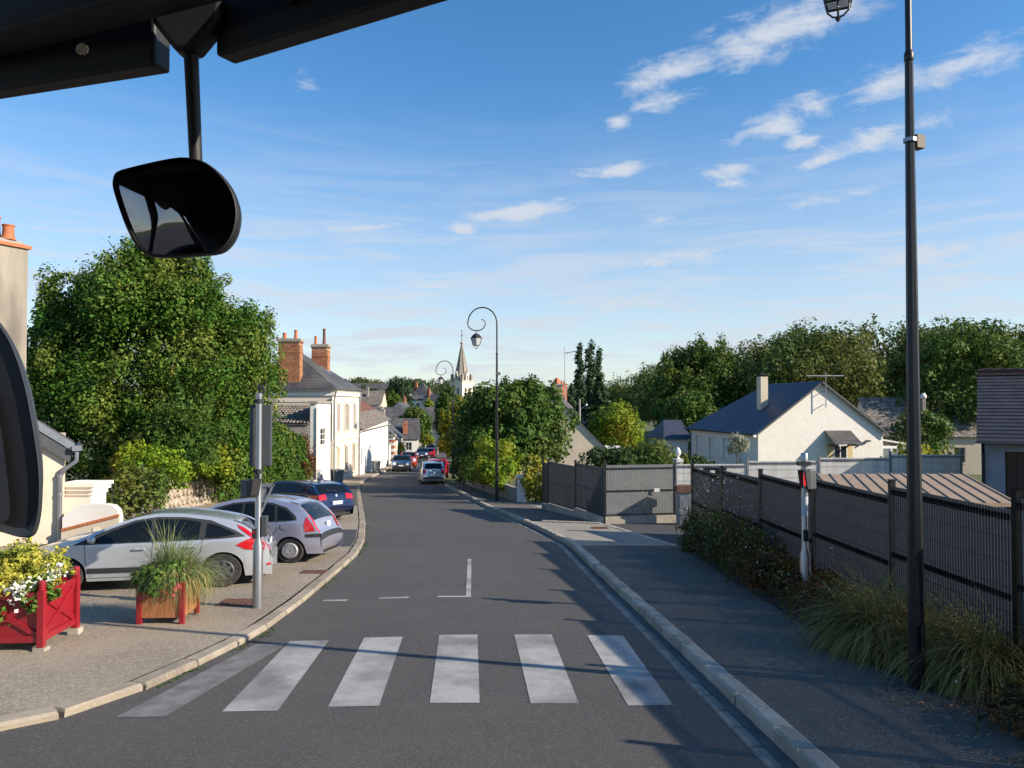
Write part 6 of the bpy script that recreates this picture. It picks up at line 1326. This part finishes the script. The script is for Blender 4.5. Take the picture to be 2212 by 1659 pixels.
# white urn pillars in the garden
for k, (x, y, zt) in enumerate([(6.72, 31.2, .34)]):
    o = thing('urn_pillar', ['white gate pillar with pineapple finial behind the driveway fence', 'white pineapple finial under the olive tree'][k], 'pillar', (x, y, zg(x, y)-.1)); z0 = zt-(zg(x, y)-.1)
    m = MB(); m.box(-.13, .13, -.13, .13, 0, z0-.12); m.build('shaft', mt['white'], o); m = MB(); m.box(-.18, .18, -.18, .18, z0-.117, z0); m.build('cap', mt['white'], o)
    m = MB(); m.lathe([(.08, .003), (.08, .04), (.04, .08), (.05, .13), (.10, .2), (.115, .28), (.10, .37), (.06, .44), (.01, .48)], 14, (0, 0, z0)); m.build('finial', mt['zinc'] if 0 else mt['white'], o, 50)
    m = MB()
    for q in range(40):
        a = q*2.4; t = q/40; rr = .115*math.sin(math.pi*(.25+.65*t)); m.lathe([(.02, 0), (.014, .014), (.0, .022)], 5, (rr*math.cos(a), rr*math.sin(a), z0+.16+.27*t))
    tag(m.build('scales', mt['white'], o), kind='stuff')
# ------------------------------------------------------------------ street lamps
def lamp_post():
    o = thing('street_lamp', 'x', 'street lamp', (0, 0, 0))
    m = MB(); m.lathe([(.085, 0), (.082, .02), (.080, 1.0), (.062, 3.4), (.041, 6.68)], 8); m.lathe([(.12, -.05), (.12, .03), (.085, .05)], 8); m.build('pole', mt['darkmetal'], o)
    m = MB(); m.lathe([(.045, 6.685), (.05, 6.70), (.05, 6.76), (.034, 6.80)], 12); m.build('collar', mt['darkmetal'], o, 40)
    pth = [(0, 0, 6.78), (0, 0, 7.5), (0, 0, 8.05)]
    for a in np.linspace(8, 172, 14): pth.append((-.665+.665*math.cos(R(a)), 0, 8.12+.74*math.sin(R(a))))
    for a in np.linspace(184, 352, 14): pth.append((-.93+.40*math.cos(R(a))*(1 if a > 180 else 1), 0, 8.12+.33*math.sin(R(a))))
    for a in np.linspace(5, 95, 7): pth.append((-.70+.17*math.cos(R(a)), 0, 8.13+.17*math.sin(R(a))))
    m = MB(); n = len(pth); m.tube(pth, [.034-.016*i/n for i in range(n)], 8); m.build('scroll_arm', mt['darkmetal'], o, 70)
    x = -.94; m = MB(); m.tube([(x, 0, 7.80), (x, 0, 7.70)], .018, 6); m.lathe([(.03, 7.68), (.07, 7.66), (.08, 7.63), (.10, 7.62)], 8, (x, 0, 0)); m.lathe([(.13, 7.63), (.245, 7.49), (.265, 7.475), (.265, 7.455), (.12, 7.45)], 4, (x, 0, 0)); ln = m.build('lantern', mt['darkmetal'], o)
    m = MB(); q = .02
    for k in range(4):
        a = math.pi/2*k; m.tube([(x+.245*math.cos(a), .245*math.sin(a), 7.45), (x+.15*math.cos(a), .15*math.sin(a), 7.12)], .014, 4)
    pr = [(x+.15*math.cos(math.pi/2*k), .15*math.sin(math.pi/2*k), 7.12) for k in range(5)]; m.tube(pr, .013, 4)
    for k in range(4):
        a = math.pi/2*k+math.pi/4; m.tube([(x+.105*math.cos(a), .105*math.sin(a), 7.12), (x+.10*math.cos(a), .10*math.sin(a), 7.05), (x+.05*math.cos(a), .05*math.sin(a), 7.0), (x, 0, 6.99)], .010, 5)
    m.lathe([(.015, 6.95), (.03, 6.98), (.015, 7.0)], 6, (x, 0, 0)); m.build('lantern_frame', mt['darkmetal'], ln)
    for k in range(4):
        a, b = math.pi/2*k, math.pi/2*(k+1); m = MB(); m.poly([(x+.235*math.cos(a), .235*math.sin(a), 7.45), (x+.235*math.cos(b), .235*math.sin(b), 7.45), (x+.145*math.cos(b), .145*math.sin(b), 7.125), (x+.145*math.cos(a), .145*math.sin(a), 7.125)]); m.build('lantern_pane', mt['lampglass'], ln)
    m = MB(); m.box(-.02, .02, -.088, -.078, .5, .78); m.build('hatch', mt['darkmetal'], o)
    for ch in o.children:
        pass
    return o
lp0 = lamp_post(); lamps = [(4.20, 8.05, 'tall black street lamp close by, cut off at the top right', R(20)), (-.69, 35.05, 'black scroll street lamp standing alone by the low garden wall', 0), (-4.47, 58.2, 'black scroll street lamp beside the dusty silver hatchback', R(-8)), (-7.4, 105, 'small distant scroll lamp under the church', R(-8)), (-13.0, 139, 'far lamp post at the foot of the street', R(-8))]
for k, (x, y, lab, rz) in enumerate(lamps):
    o = lp0 if k == 0 else copy_tree(lp0)
    o.location = (x, y, zg(x, y)+(.0 if k == 0 else .08)); o.rotation_euler = (0, 0, rz); tag(o, lab, None, 'scroll street lamps')
    if k == 0:
        m = MB(); m.lathe([(.066, 0), (.066, .04)], 10, (0, 0, 5.82)); b = m.build('band', mt['zinc'], o); m = MB(); m.box(.05, .16, -.05, .05, 5.76, 5.9); m.build('junction_box', M('brown_box', (.16, .13, .11), .7), b)
for k in range(2):
    o = thing('bollard', ['slim black bollard beside the second lamp', 'slim black bollard left of the second lamp post base'][k], 'bollard', (-4.75-.1*k, 57.0-2.2*k, prof(57-2.2*k)+.1), 0, 'slim bollards'); m = MB(); m.lathe([(.04, 0), (.04, .95), (.05, .97), (.05, 1.02), (.02, 1.06)], 10); m.build('shaft', mt['darkmetal'], o, 40)
# timber and concrete poles in the gardens
o = thing('utility_pole', 'grey wooden pole with a small street light before the cedar', 'pole', (6.15, 70, zg(6, 70))); m = MB(); m.lathe([(.12, 0), (.09, 6.6)], 10); m.build('shaft', mt['greyrender'], o, 40); m = MB(); m.tube([(0, 0, 5.6), (.55, -.1, 6.0)], .04, 6); m.lathe([(.05, 0), (.14, .08), (.10, .2)], 8, (.6, -.1, 5.95)); m.build('light_arm', mt['zinc'], o)
o = thing('utility_pole', 'concrete pole with white cap behind the tall lamp post', 'pole', (32.1, 60, zg(32, 60))); m = MB(); m.box(-.12, .12, -.12, .12, 0, 6.2); m.build('shaft', mt['greyrender'], o); m = MB(); m.lathe([(.2, 0), (.24, .15), (.1, .4)], 10, (0, 0, 6.2)); m.build('cap', mt['white'], o, 40)
# ------------------------------------------------------------------ signal poles
def signal_left():
    o = thing('traffic_light', 'aluminium traffic light pole seen from behind on the forecourt', 'traffic light', (-4.02, 12.23, prof(12.23)+.07), R(6))
    m = MB(); m.lathe([(.078, -.03), (.078, .98), (.050, 1.08), (.048, 3.32)], 20); m.build('pole', mt['galv'], o, 40)
    m = MB(); m.lathe([(.053, 3.325), (.053, 3.38), (.02, 3.40)], 16); m.build('pole_cap', mt['galv'], o, 40)
    m = MB(); m.tube([(0, 0, 3.4), (0, .02, 3.46)], .02, 6); m.prism([(-.03, 3.46), (.06, 3.46), (.08, 3.40), (.1, 3.40), (.06, 3.52), (-.03, 3.50)], -.03, .04, 'y'); m.build('detector', mt['darkplastic'], o)
    # signal head, back to the camera
    m = MB(); m.prism([(-.17, .10), (.17, .10), (.16, .24), (-.16, .24)], 2.22, 3.20, 'z'); sh = m.build('signal_head', mt['greyplastic'], o, bevel=.012)
    for k in range(3):
        m = MB(); m.lathe([(.11, .243), (.12, .40), (.115, .40), (.105, .246)], 16, (0, 0, 2.40+k*.31), 'y'); m.build('visor', mt['darkplastic'], sh, 40)
        m = MB(); m.lathe([(.10, .242), (.10, .25)], 16, (0, 0, 2.40+k*.31), 'y'); m.build('lens', [mt['darkplastic'], mt['darkplastic'], mt['redlens']][k], sh)
    for z in (3.26, 2.15):
        m = MB(); m.lathe([(.06, 0), (.06, .07)], 14, (0, 0, z-.035)); m.box(-.04, .04, .05, .14, z-.03, z+.03); m.box(-.085, -.05, -.03, .03, z-.02, z+.02); m.build('clamp', mt['darkplastic'], o)
    # small repeater head turned sideways
    T = Matrix.Translation((-.11, -.06, 1.88)) @ Matrix.Rotation(R(-35), 4, 'Z'); m = MB(T); m.box(-.13, .02, -.09, .09, -.13, .14); rp_ = m.build('pedestrian_head', mt['greyplastic'], o, bevel=.012); m = MB(T); m.prism([(.025, -.13), (.025, .14), (.15, .16), (.10, -.10)], -.085, .085, 'y'); m.build('visor', mt['darkplastic'], rp_)
    m = MB(); m.box(-.05, .03, -.05, .05, 2.03, 2.13); m.build('bracket', mt['darkplastic'], o)
    # back of a triangular give-way sign
    c = []
    for (cx, cz, a0) in ((-.06, 1.92, 90), (.20, 1.92, -30), (.03, 1.52, 210)):
        for a in np.linspace(a0, a0+(-120 if a0 == 90 else -120), 5): c.append((cx+.03*math.cos(R(a)), cz+.03*math.sin(R(a))))
    m = MB(); m.prism(c, .05, .058, 'y'); sg = m.build('sign_back', mt['zinc'], o)
    m = MB(); m.prism([(-.09, 1.95), (.23, 1.95), (.235, 1.90), (-.09, 1.90)], .02, .052, 'y'); m.prism([(.235, 1.93), (.21, 1.95), (.03, 1.50), (.055, 1.49)], .02, .051, 'y'); m.box(-.04, .10, .015, .049, 1.66, 1.69); m.build('sign_flange', mt['zinc'], sg)
    m = MB(); m.box(.12, .15, .046, .0495, 1.78, 1.88); m.build('sticker', mt['darkplastic'], sg)
    m = MB(); m.box(.055, .14, -.05, .08, 1.12, 1.44); m.build('control_box', mt['greyplastic'], o, bevel=.008)
    m = MB(); m.box(-.075, -.01, -.10, -.045, 1.10, 1.25); pb = m.build('push_button', mt['darkplastic'], o); m = MB(); m.lathe([(.016, -.104), (.016, -.1005)], 10, (-.04, 0, 1.20), 'y'); m.build('button', mt['redlens'], pb)
signal_left()
def signal_right():
    o = thing('pedestrian_signal', 'aluminium pedestrian signal post with red light in the planting bed', 'traffic light', (4.48, 11.81, prof(11.81)+.1))
    m = MB(); m.lathe([(.078, -.03), (.078, .86), (.050, .96), (.048, 2.28)], 20); m.build('pole', mt['galv'], o, 40)
    m = MB(); m.lathe([(.053, 2.285), (.053, 2.40), (.045, 2.41)], 16); m.build('pole_cap', mt['galv'], o, 40)
    m = MB(); m.box(-.10, .08, -.07, .07, 2.22, 2.28); m.build('bracket', mt['darkplastic'], o)
    T = Matrix.Translation((.02, -.05, 2.03)) @ Matrix.Rotation(R(25), 4, 'Z') @ Matrix.Scale(.8, 4); m = MB(T); m.box(-.04, .13, -.11, .09, -.2, .17); hd = m.build('signal_head', mt['greyplastic'], o, bevel=.012)
    m = MB(T); m.prism([(-.042, -.2), (-.042, .17), (-.15, .15), (-.09, -.18)], .05, .09, 'y'); m.prism([(-.042, -.2), (-.042, .17), (-.15, .15), (-.09, -.18)], -.11, -.07, 'y'); m.box(-.15, -.043, -.068, .048, .14, .168); m.build('visor', mt['darkplastic'], hd)
    m = MB(T); m.box(-.052, -.043, -.05, .03, -.14, .10); m.build('red_lens', mt['redled'], hd)
    m = MB(); m.box(-.05, .01, -.10, -.05, 1.08, 1.25); m.build('push_button', mt['darkplastic'], o)
    m = MB(); m.lathe([(.0495, 1.45), (.0495, 1.75)], 20); m.build('sticker', M('faded_sticker', (.42, .46, .50), .7, col2=(.55, .56, .58), scale=20), o)
signal_right()
# ------------------------------------------------------------------ wheelie bins
def wheelie():
    o = thing('wheelie_bin', 'x', 'bin', (0, 0, 0), 0, 'grey wheelie bins by the facades')
    m = MB(); m.add([(-.24, -.27, .12), (.24, -.27, .12), (.24, .27, .02), (-.24, .27, .02), (-.30, -.34, .95), (.30, -.34, .95), (.30, .36, .95), (-.30, .36, .95)], [(0, 3, 2, 1), (0, 1, 5, 4), (1, 2, 6, 5), (2, 3, 7, 6), (3, 0, 4, 7), (4, 5, 6, 7)]); m.build('body', mt['binplastic'], o, bevel=.02)
    m = MB(); m.box(-.33, .33, -.37, .42, .953, .99); m.box(-.30, .30, -.34, .36, .992, 1.03); m.build('lid', mt['binplastic'], o, bevel=.015)
    for s in (-1, 1):
        m = MB(); m.lathe([(.10, -.03), (.10, .03)], 16, (s*.27, .30, .10), 'x'); m.build('wheel', mt['black'], o)
    m = MB(); m.tube([(-.25, .44, .93), (.25, .44, .93)], .018, 6); m.build('handle', mt['binplastic'], o)
    return o
b0 = wheelie()
for k, (x, y, rz, lab) in enumerate([(-10.95, 48.6, R(200), 'grey wheelie bin standing in front near the lean-to door'), (-11.35, 49.5, R(190), 'grey wheelie bin right behind the nearest one'), (-11.6, 65.8, R(205), 'lone grey wheelie bin against the long white wall')]):
    o = b0 if k == 0 else copy_tree(b0); o.location = (x, y, zg(x, y)+.10); o.rotation_euler = (0, 0, rz); tag(o, lab)
# ------------------------------------------------------------------ planters
def planter_red():
    s, hg = .84, .74; T0 = Vector((-5.88, 9.68)); ex = Vector((-.995, -.06)); ey = Vector((-.06, .995)); c = T0+ex*s/2+ey*s/2
    o = thing('planter', 'large red wooden planter with crossed panels at the left edge', 'planter', (c.x, c.y, prof(c.y)+.075), math.atan2(-ex.y, -ex.x)); h = s/2
    for (x, y) in ((-h, -h), (h, -h), (h, h), (-h, h)):
        m = MB(); m.box(x-.042, x+.042, y-.042, y+.042, .06, hg+.02); m.lathe([(.045, hg+.022), (.05, hg+.04), (.035, hg+.05), (.047, hg+.065), (.047, hg+.12), (.03, hg+.145), (.0, hg+.15)], 12, (x, y, 0)); m.build('post', mt['redpaint'], o, bevel=.006)
        m = MB(); m.box(x-.07, x+.07, y-.07, y+.07, -.02, .058); m.build('foot', mt['kerb'], o)
    for k in range(4):
        T = Matrix.Rotation(k*math.pi/2, 4, 'Z'); m = MB(T); m.box(-h+.043, h-.043, -h+.012, -h+.03, .14, hg-.02); p = m.build('panel', mt['redpaint'], o)
        m = MB(T); m.box(-h+.044, h-.044, -h-.022, -h+.0095, .12, .20); m.build('rail', mt['redpaint'], p); m = MB(T); m.box(-h+.044, h-.044, -h-.022, -h+.0095, hg-.08, hg); m.build('rail', mt['redpaint'], p)
        for sg in (1, -1):
            a, b = Vector((-(h-.06)*sg, 0, .21)), Vector(((h-.06)*sg, 0, hg-.09)); d = (b-a).normalized(); q = Vector((-d.z, 0, d.x))*.03
            m = MB(T); y0, y1 = -h-.014-.003*sg, -h+.0115; m.add([(a-q)+Vector((0, y0, 0)), (a+q)+Vector((0, y0, 0)), (b+q)+Vector((0, y0, 0)), (b-q)+Vector((0, y0, 0)), (a-q)+Vector((0, y1, 0)), (a+q)+Vector((0, y1, 0)), (b+q)+Vector((0, y1, 0)), (b-q)+Vector((0, y1, 0))], [(0, 1, 2, 3), (4, 7, 6, 5), (0, 4, 5, 1), (1, 5, 6, 2), (2, 6, 7, 3), (3, 7, 4, 0)]); m.build('cross_bar', mt['redpaint'], p)
        zc = (.21+hg-.09)/2; m = MB(T); m.box(-.05, .05, -h-.024, -h-.018, zc-.05, zc+.05); m.build('boss', mt['redpaint'], p)
    m = MB(); m.box(-h+.04, h-.04, -h+.04, h-.04, .56, .64); m.build('soil', mt['soil'], o)
    base = Vector(o.location)+Vector((0, 0, .62))
    def pl(nm, lab, parts):
        t = thing(nm, lab, 'plant', base, o.rotation_euler.z)
        for (pn, me) in parts: new_obj(pn, me, t)
    rg = np.random.default_rng(3)
    L = lumpy((-.02, 0, .30), (.52, .46, .38), 22, 301, (.28, .42), .8)
    tw = blades([(-.2, -.1, .3), (.1, -.2, .3), (-.35, 0, .3), (0, .1, .35)], 40, .42, .012, 303, .5, 5, .06)
    pl('golden_plant', 'golden and lime leafed plant filling the red planter', [('foliage', quads_mesh('foliage', crown(L, 9000, .062, 302, asp=.42, shell=.75, stray=.14), lf['gold'])), ('twigs', quads_mesh('twigs', tw, lf['mid']))])
    P = np.array([(.18, -.42, .10), (.10, -.44, .14), (.22, -.40, .2), (.36, -.2, .26), (.40, -.05, .3), (-.5, -.3, .2), (-.45, -.36, .3)]); n = 420; q = P[rg.integers(0, len(P), n)]+rg.normal(size=(n, 3))*.06
    L2 = lumpy((.30, -.30, .06), (.20, .2, .2), 8, 305, (.4, .6), .8)
    pl('white_flowers', 'white flowers with broad green leaves at the red planter corner', [('leaves', quads_mesh('leaves', crown(L2, 320, .16, 306, asp=.6, shell=.7), lf['flower'])), ('petals', quads_mesh('petals', leaf_quads(q, np.tile([0, -.6, .5], (n, 1)), .05, rg, .5, .9), petal_w))])
    n = 900; t = rg.random(n); P = np.c_[-.30+rg.normal(size=n)*.10*(1-t*.4)+.10*np.sin(t*6), np.full(n, -h-.05)-rg.random(n)*.05, .05-t*.72]
    pl('trailing_plant', 'green trailer hanging down the front of the red planter', [('foliage', quads_mesh('foliage', leaf_quads(P, np.tile([0, -1., .3], (n, 1)), .06, rg, .5, .5), lf['flower']))])
planter_red()
def planter_wood():
    s, hg = .60, .55; c = Vector((-5.06, 11.42)); o = thing('planter', 'wooden planter with red corner posts holding grass and geraniums', 'planter', (c.x, c.y, prof(c.y)+.075), R(3)); h = s/2
    for (x, y) in ((-h, -h), (h, -h), (h, h), (-h, h)):
        m = MB(); m.box(x-.036, x+.036, y-.036, y+.036, 0, hg+.06); m.build('post', mt['redpaint'], o, bevel=.006)
    for k in range(4):
        for j in range(5):
            a = -h+.038+(s-.076)*j/5; b = a+(s-.076)/5-.004; m = MB(Matrix.Rotation(k*math.pi/2, 4, 'Z')); m.box(a, b, -h-.012, -h+.012, .10, hg); m.build('plank', mt['wood'], o)
    m = MB(); m.box(-h+.02, h-.02, -h+.02, h-.02, .12, .50); m.build('soil', mt['soil'], o)
    base = Vector(o.location)+Vector((0, 0, .50)); rg = np.random.default_rng(8)
    t = thing('tall_grass', 'fountain of green grass in the wooden planter', 'plant', base); new_obj('blades', quads_mesh('blades', np.concatenate([blades([(.05, .05, 0), (.15, .1, 0), (-.05, .1, 0)], 1500, .78, .011, 311, .75, 6, .08, arch=1.2), blades([(-.05, .0, .1)], 60, 1.05, .012, 312, .25, 5, .05)]), lf['grassb']), t)
    t = thing('drooping_grass', 'brownish grass drooping over the right side of the wooden planter', 'plant', base+Vector((.22, .02, .05))); new_obj('blades', quads_mesh('blades', blades([(.0, 0, 0), (.05, .1, 0)], 420, .55, .010, 313, 1.25, 6, .09, arch=1.3), lf['reed']), t)
    L = lumpy((-.04, -.17, .12), (.42, .28, .22), 16, 315, (.35, .55), .8); n = 130
    F = np.array([(-.38, -.2, .12), (-.36, -.22, .2), (-.05, -.38, .0), (.26, -.34, .05), (.20, -.36, -.06), (-.28, -.34, -.1), (.1, -.36, .1), (-.2, -.36, -.08)]); q = F[rg.integers(0, len(F), n)]+rg.normal(size=(n, 3))*.024
    t = thing('geraniums', 'pink geraniums spilling over the front of the wooden planter', 'plant', base); new_obj('leaves', quads_mesh('leaves', crown(L, 3000, .07, 316, asp=.8, shell=.7, stray=.12), lf['flower']), t)
    new_obj('petals', quads_mesh('petals', leaf_quads(q[:80], np.tile([0, -.8, .5], (80, 1)), .045, rg, .5, .9), petal_p), t); new_obj('petals', quads_mesh('petals', leaf_quads(q[80:], np.tile([0, -.8, .5], (n-80, 1)), .045, rg, .5, .9), petal_r), t)
    n = 60; P = np.array([(.12, -.3, .22)])+rg.normal(size=(n, 3))*np.array([.09, .04, .04]); new_obj('seed_heads', quads_mesh('seed_heads', leaf_quads(P, np.tile([0, -.8, .5], (n, 1)), .03, rg, .5, .9), petal_y), t)
planter_wood()
# ------------------------------------------------------------------ the bus the picture is taken from
def bus():
    def chaikin(P, n=2):
        for _ in range(n): P = [q for i in range(len(P)) for q in ((P[i][0]*.75+P[(i+1) % len(P)][0]*.25, P[i][1]*.75+P[(i+1) % len(P)][1]*.25), (P[i][0]*.25+P[(i+1) % len(P)][0]*.75, P[i][1]*.25+P[(i+1) % len(P)][1]*.75))]
        return P
    o = thing('bus_cabin', 'dark interior trim and mirrors of the bus framing the upper left', 'bus', (0, 0, CAM_H))
    def ledge(name, a, b, z0, z1, dp, mat, bev=.004):
        a, b = Vector((*a, 0)), Vector((*b, 0)); d = (b-a); m = MB(frame((a.x, a.y, 0), (d.x, d.y))); m.box(0, d.length, -dp, 0.0, z0, z1); return m.build(name, mat, o, bevel=bev)
    ledge('visor_rail', (-1.55, 1.32), (-.436, .973), .420, .485, .03, mt['trimblack'])
    ledge('visor_rail', (-.345, .948), (.75, .35), .420, .50, .03, mt['trimblack'])
    ledge('header_bar', (-1.6, 1.385), (.8, .40), .455, .56, .05, mt['trimblack'])
    for (x, y, z) in ((-.55, .976, .452), (-.25, .858, .458)):
        m = MB(); m.lathe([(.008, -.004), (.008, .0), (.004, .003)], 10, (x, y, z), 'y'); m.build('screw', mt['trim'], o)
    # lighter header panel sloping back towards the roof, and the roof itself
    m = MB(); a0, a1 = Vector((-1.6, 1.30, .492)), Vector((.85, .28, .505)); b0, b1 = Vector((-1.72, 1.02, .62)), Vector((.62, -.02, .63))
    m.add([a0, a1, b1, b0, a0+Vector((0, 0, .03)), a1+Vector((0, 0, .03)), b1+Vector((0, 0, .03)), b0+Vector((0, 0, .03))], [(0, 3, 2, 1), (4, 5, 6, 7), (0, 1, 5, 4), (1, 2, 6, 5), (2, 3, 7, 6), (3, 0, 4, 7)]); m.build('header_panel', mt['trim'], o)
    m = MB(); m.add([(-1.75, 1.05, .66), (.62, .02, .66), (1.25, -.3, .66), (1.25, -4, .72), (-1.3, -4, .72), (-1.75, -1, .70)], [(0, 1, 2, 3, 4, 5)]); m.add([(-1.75, 1.05, .70), (.62, .02, .70), (1.25, -.3, .70), (1.25, -4, .76), (-1.3, -4, .76), (-1.75, -1, .74)], [(0, 1, 2, 3, 4, 5)]); m.build('ceiling', mt['trimblack'], o)
    m = MB(); m.box(-1.35, 1.25, -2.4, -2.3, -2.0, .71); m.build('mirror_backdrop', mt['trimblack'], o)  # unseen wall added close behind to darken the inner mirror's reflection
    for (x, y) in ((-1.42, -.4), (-1.42, -2.1), (1.22, -.6), (1.22, -2.3)):
        m = MB(); m.box(x-.05, x+.05, y-.09, y+.09, -1.2, .68); m.build('pillar', mt['trim'], o)
    for x in (-1.46, 1.24):
        m = MB(); m.box(x-.04, x+.04, -4.0, -.3, -2.0, -.75); m.build('side_panel', mt['trim'], o)
    for k in range(3):
        m = MB(); m.box(-1.1+k*.75, -.5+k*.75, -1.5, -1.35, -.9, .05); m.build('seat_back', mt['seat'], o, bevel=.05)
    # inner mirror on its stalk
    m = MB(); m.prism([(-.435, .485), (-.345, .485), (-.35, .455), (-.378, .42), (-.402, .42), (-.43, .455)], .905, .935, 'y'); m.build('stalk_bracket', mt['trimblack'], o, bevel=.006)
    m = MB(); m.tube([(-.389, .92, .455), (-.388, .92, .42), (-.381, .92, .29)], [.010, .0085, .0075], 10); m.build('mirror_stalk', mt['trimblack'], o, 60)
    ctr = chaikin([(-0.4736, 0.2626), (-0.4719, 0.2704), (-0.4673, 0.2749), (-0.4518, 0.2793), (-0.426, 0.2855), (-0.4054, 0.2897), (-0.3899, 0.2915), (-0.373, 0.2892), (-0.3587, 0.2829), (-0.3431, 0.2691), (-0.3313, 0.2522), (-0.3252, 0.234), (-0.3246, 0.2171), (-0.329, 0.1982), (-0.3392, 0.1834), (-0.3513, 0.1767), (-0.3732, 0.1749), (-0.4041, 0.1725), (-0.4247, 0.1725), (-0.4364, 0.1764), (-0.4476, 0.1886), (-0.4582, 0.2106), (-0.4676, 0.2366), (-0.4732, 0.2548)], 1); m = MB(); cx, cz = -.402, .231
    rows = []
    for (y, k) in ((.903, .98), (.905, 1.0), (.915, 1.0), (.930, .95), (.945, .72), (.95, .3)): rows.append([(cx+(x-cx)*k, y, cz+(z-cz)*k) for x, z in ctr+ctr[:1]])
    m.grid(rows); mi = m.build('inner_mirror', mt['trimblack'], o, 60)
    m = MB(); rows = []
    for k in (.975, .8, .6, .4, .2, .02): rows.append([(cx+(x-cx)*k, .909-.010*(1-k*k), cz+(z-cz)*k) for x, z in ctr+ctr[:1]])
    m.grid(rows); m.build('mirror_glass', M('dimmed_mirror', (.24, .245, .26), .03, 1.0), mi, 180)  # glass colour darkened so the reflected cabin reads dim
    # outside mirror
    out = [(x+.025, z) for x, z in [(-1.75, .40), (-1.66, .36), (-1.60, .31), (-1.545, .252), (-1.495, .185), (-1.452, .07), (-1.423, -.07), (-1.403, -.19), (-1.400, -.30), (-1.412, -.375), (-1.43, -.395), (-1.47, -.395), (-1.53, -.375), (-1.75, -.34), (-1.80, 0), (-1.80, .3)]]
    out = chaikin(out); cx, cz = -1.62, .0; m = MB(); rows = []
    for (y, k) in ((2.262, .93), (2.25, .985), (2.262, 1.0), (2.32, .86), (2.37, .68), (2.40, .45), (2.41, .2)): rows.append([(cx+(x-cx)*k, y, cz+(z-cz)*k) for x, z in out+out[:1]])
    m.grid(rows); em = m.build('outside_mirror', M('mirror_housing', (.028, .030, .034), .42, spec=.5), o, 60)
    m = MB(); m.poly([(cx+(x-cx)*.93, 2.262, cz+(z-cz)*.93) for x, z in out]); m.build('mirror_recess', mt['trimblack'], em)
    gl = [(-1.75, .05), (-1.60, .06), (-1.515, .03), (-1.492, -.06), (-1.472, -.20), (-1.458, -.31), (-1.466, -.345), (-1.50, -.355), (-1.75, -.33)]
    gl = chaikin(gl, 1); m = MB(); m.poly([(x, 2.245, z) for x, z in gl]); m.build('mirror_glass', M('outside_mirror_glass', (.22, .23, .26), .03, 1.0), em)
    m = MB(); m.tube([(-1.75, 2.38, .38), (-1.72, 2.2, .55), (-1.62, 1.6, .66), (-1.55, 1.2, .62)], .035, 8); m.build('mirror_arm', mt['trimblack'], em, 60)
bus()

for o in bpy.data.objects:
    if o.parent is not None and o.name.split('.')[0] in ('petals', 'blossom', 'stems', 'blades', 'creeper', 'seed_heads', 'twigs', 'foliage', 'fronds', 'leaves', 'crown'): o['kind'] = 'stuff'
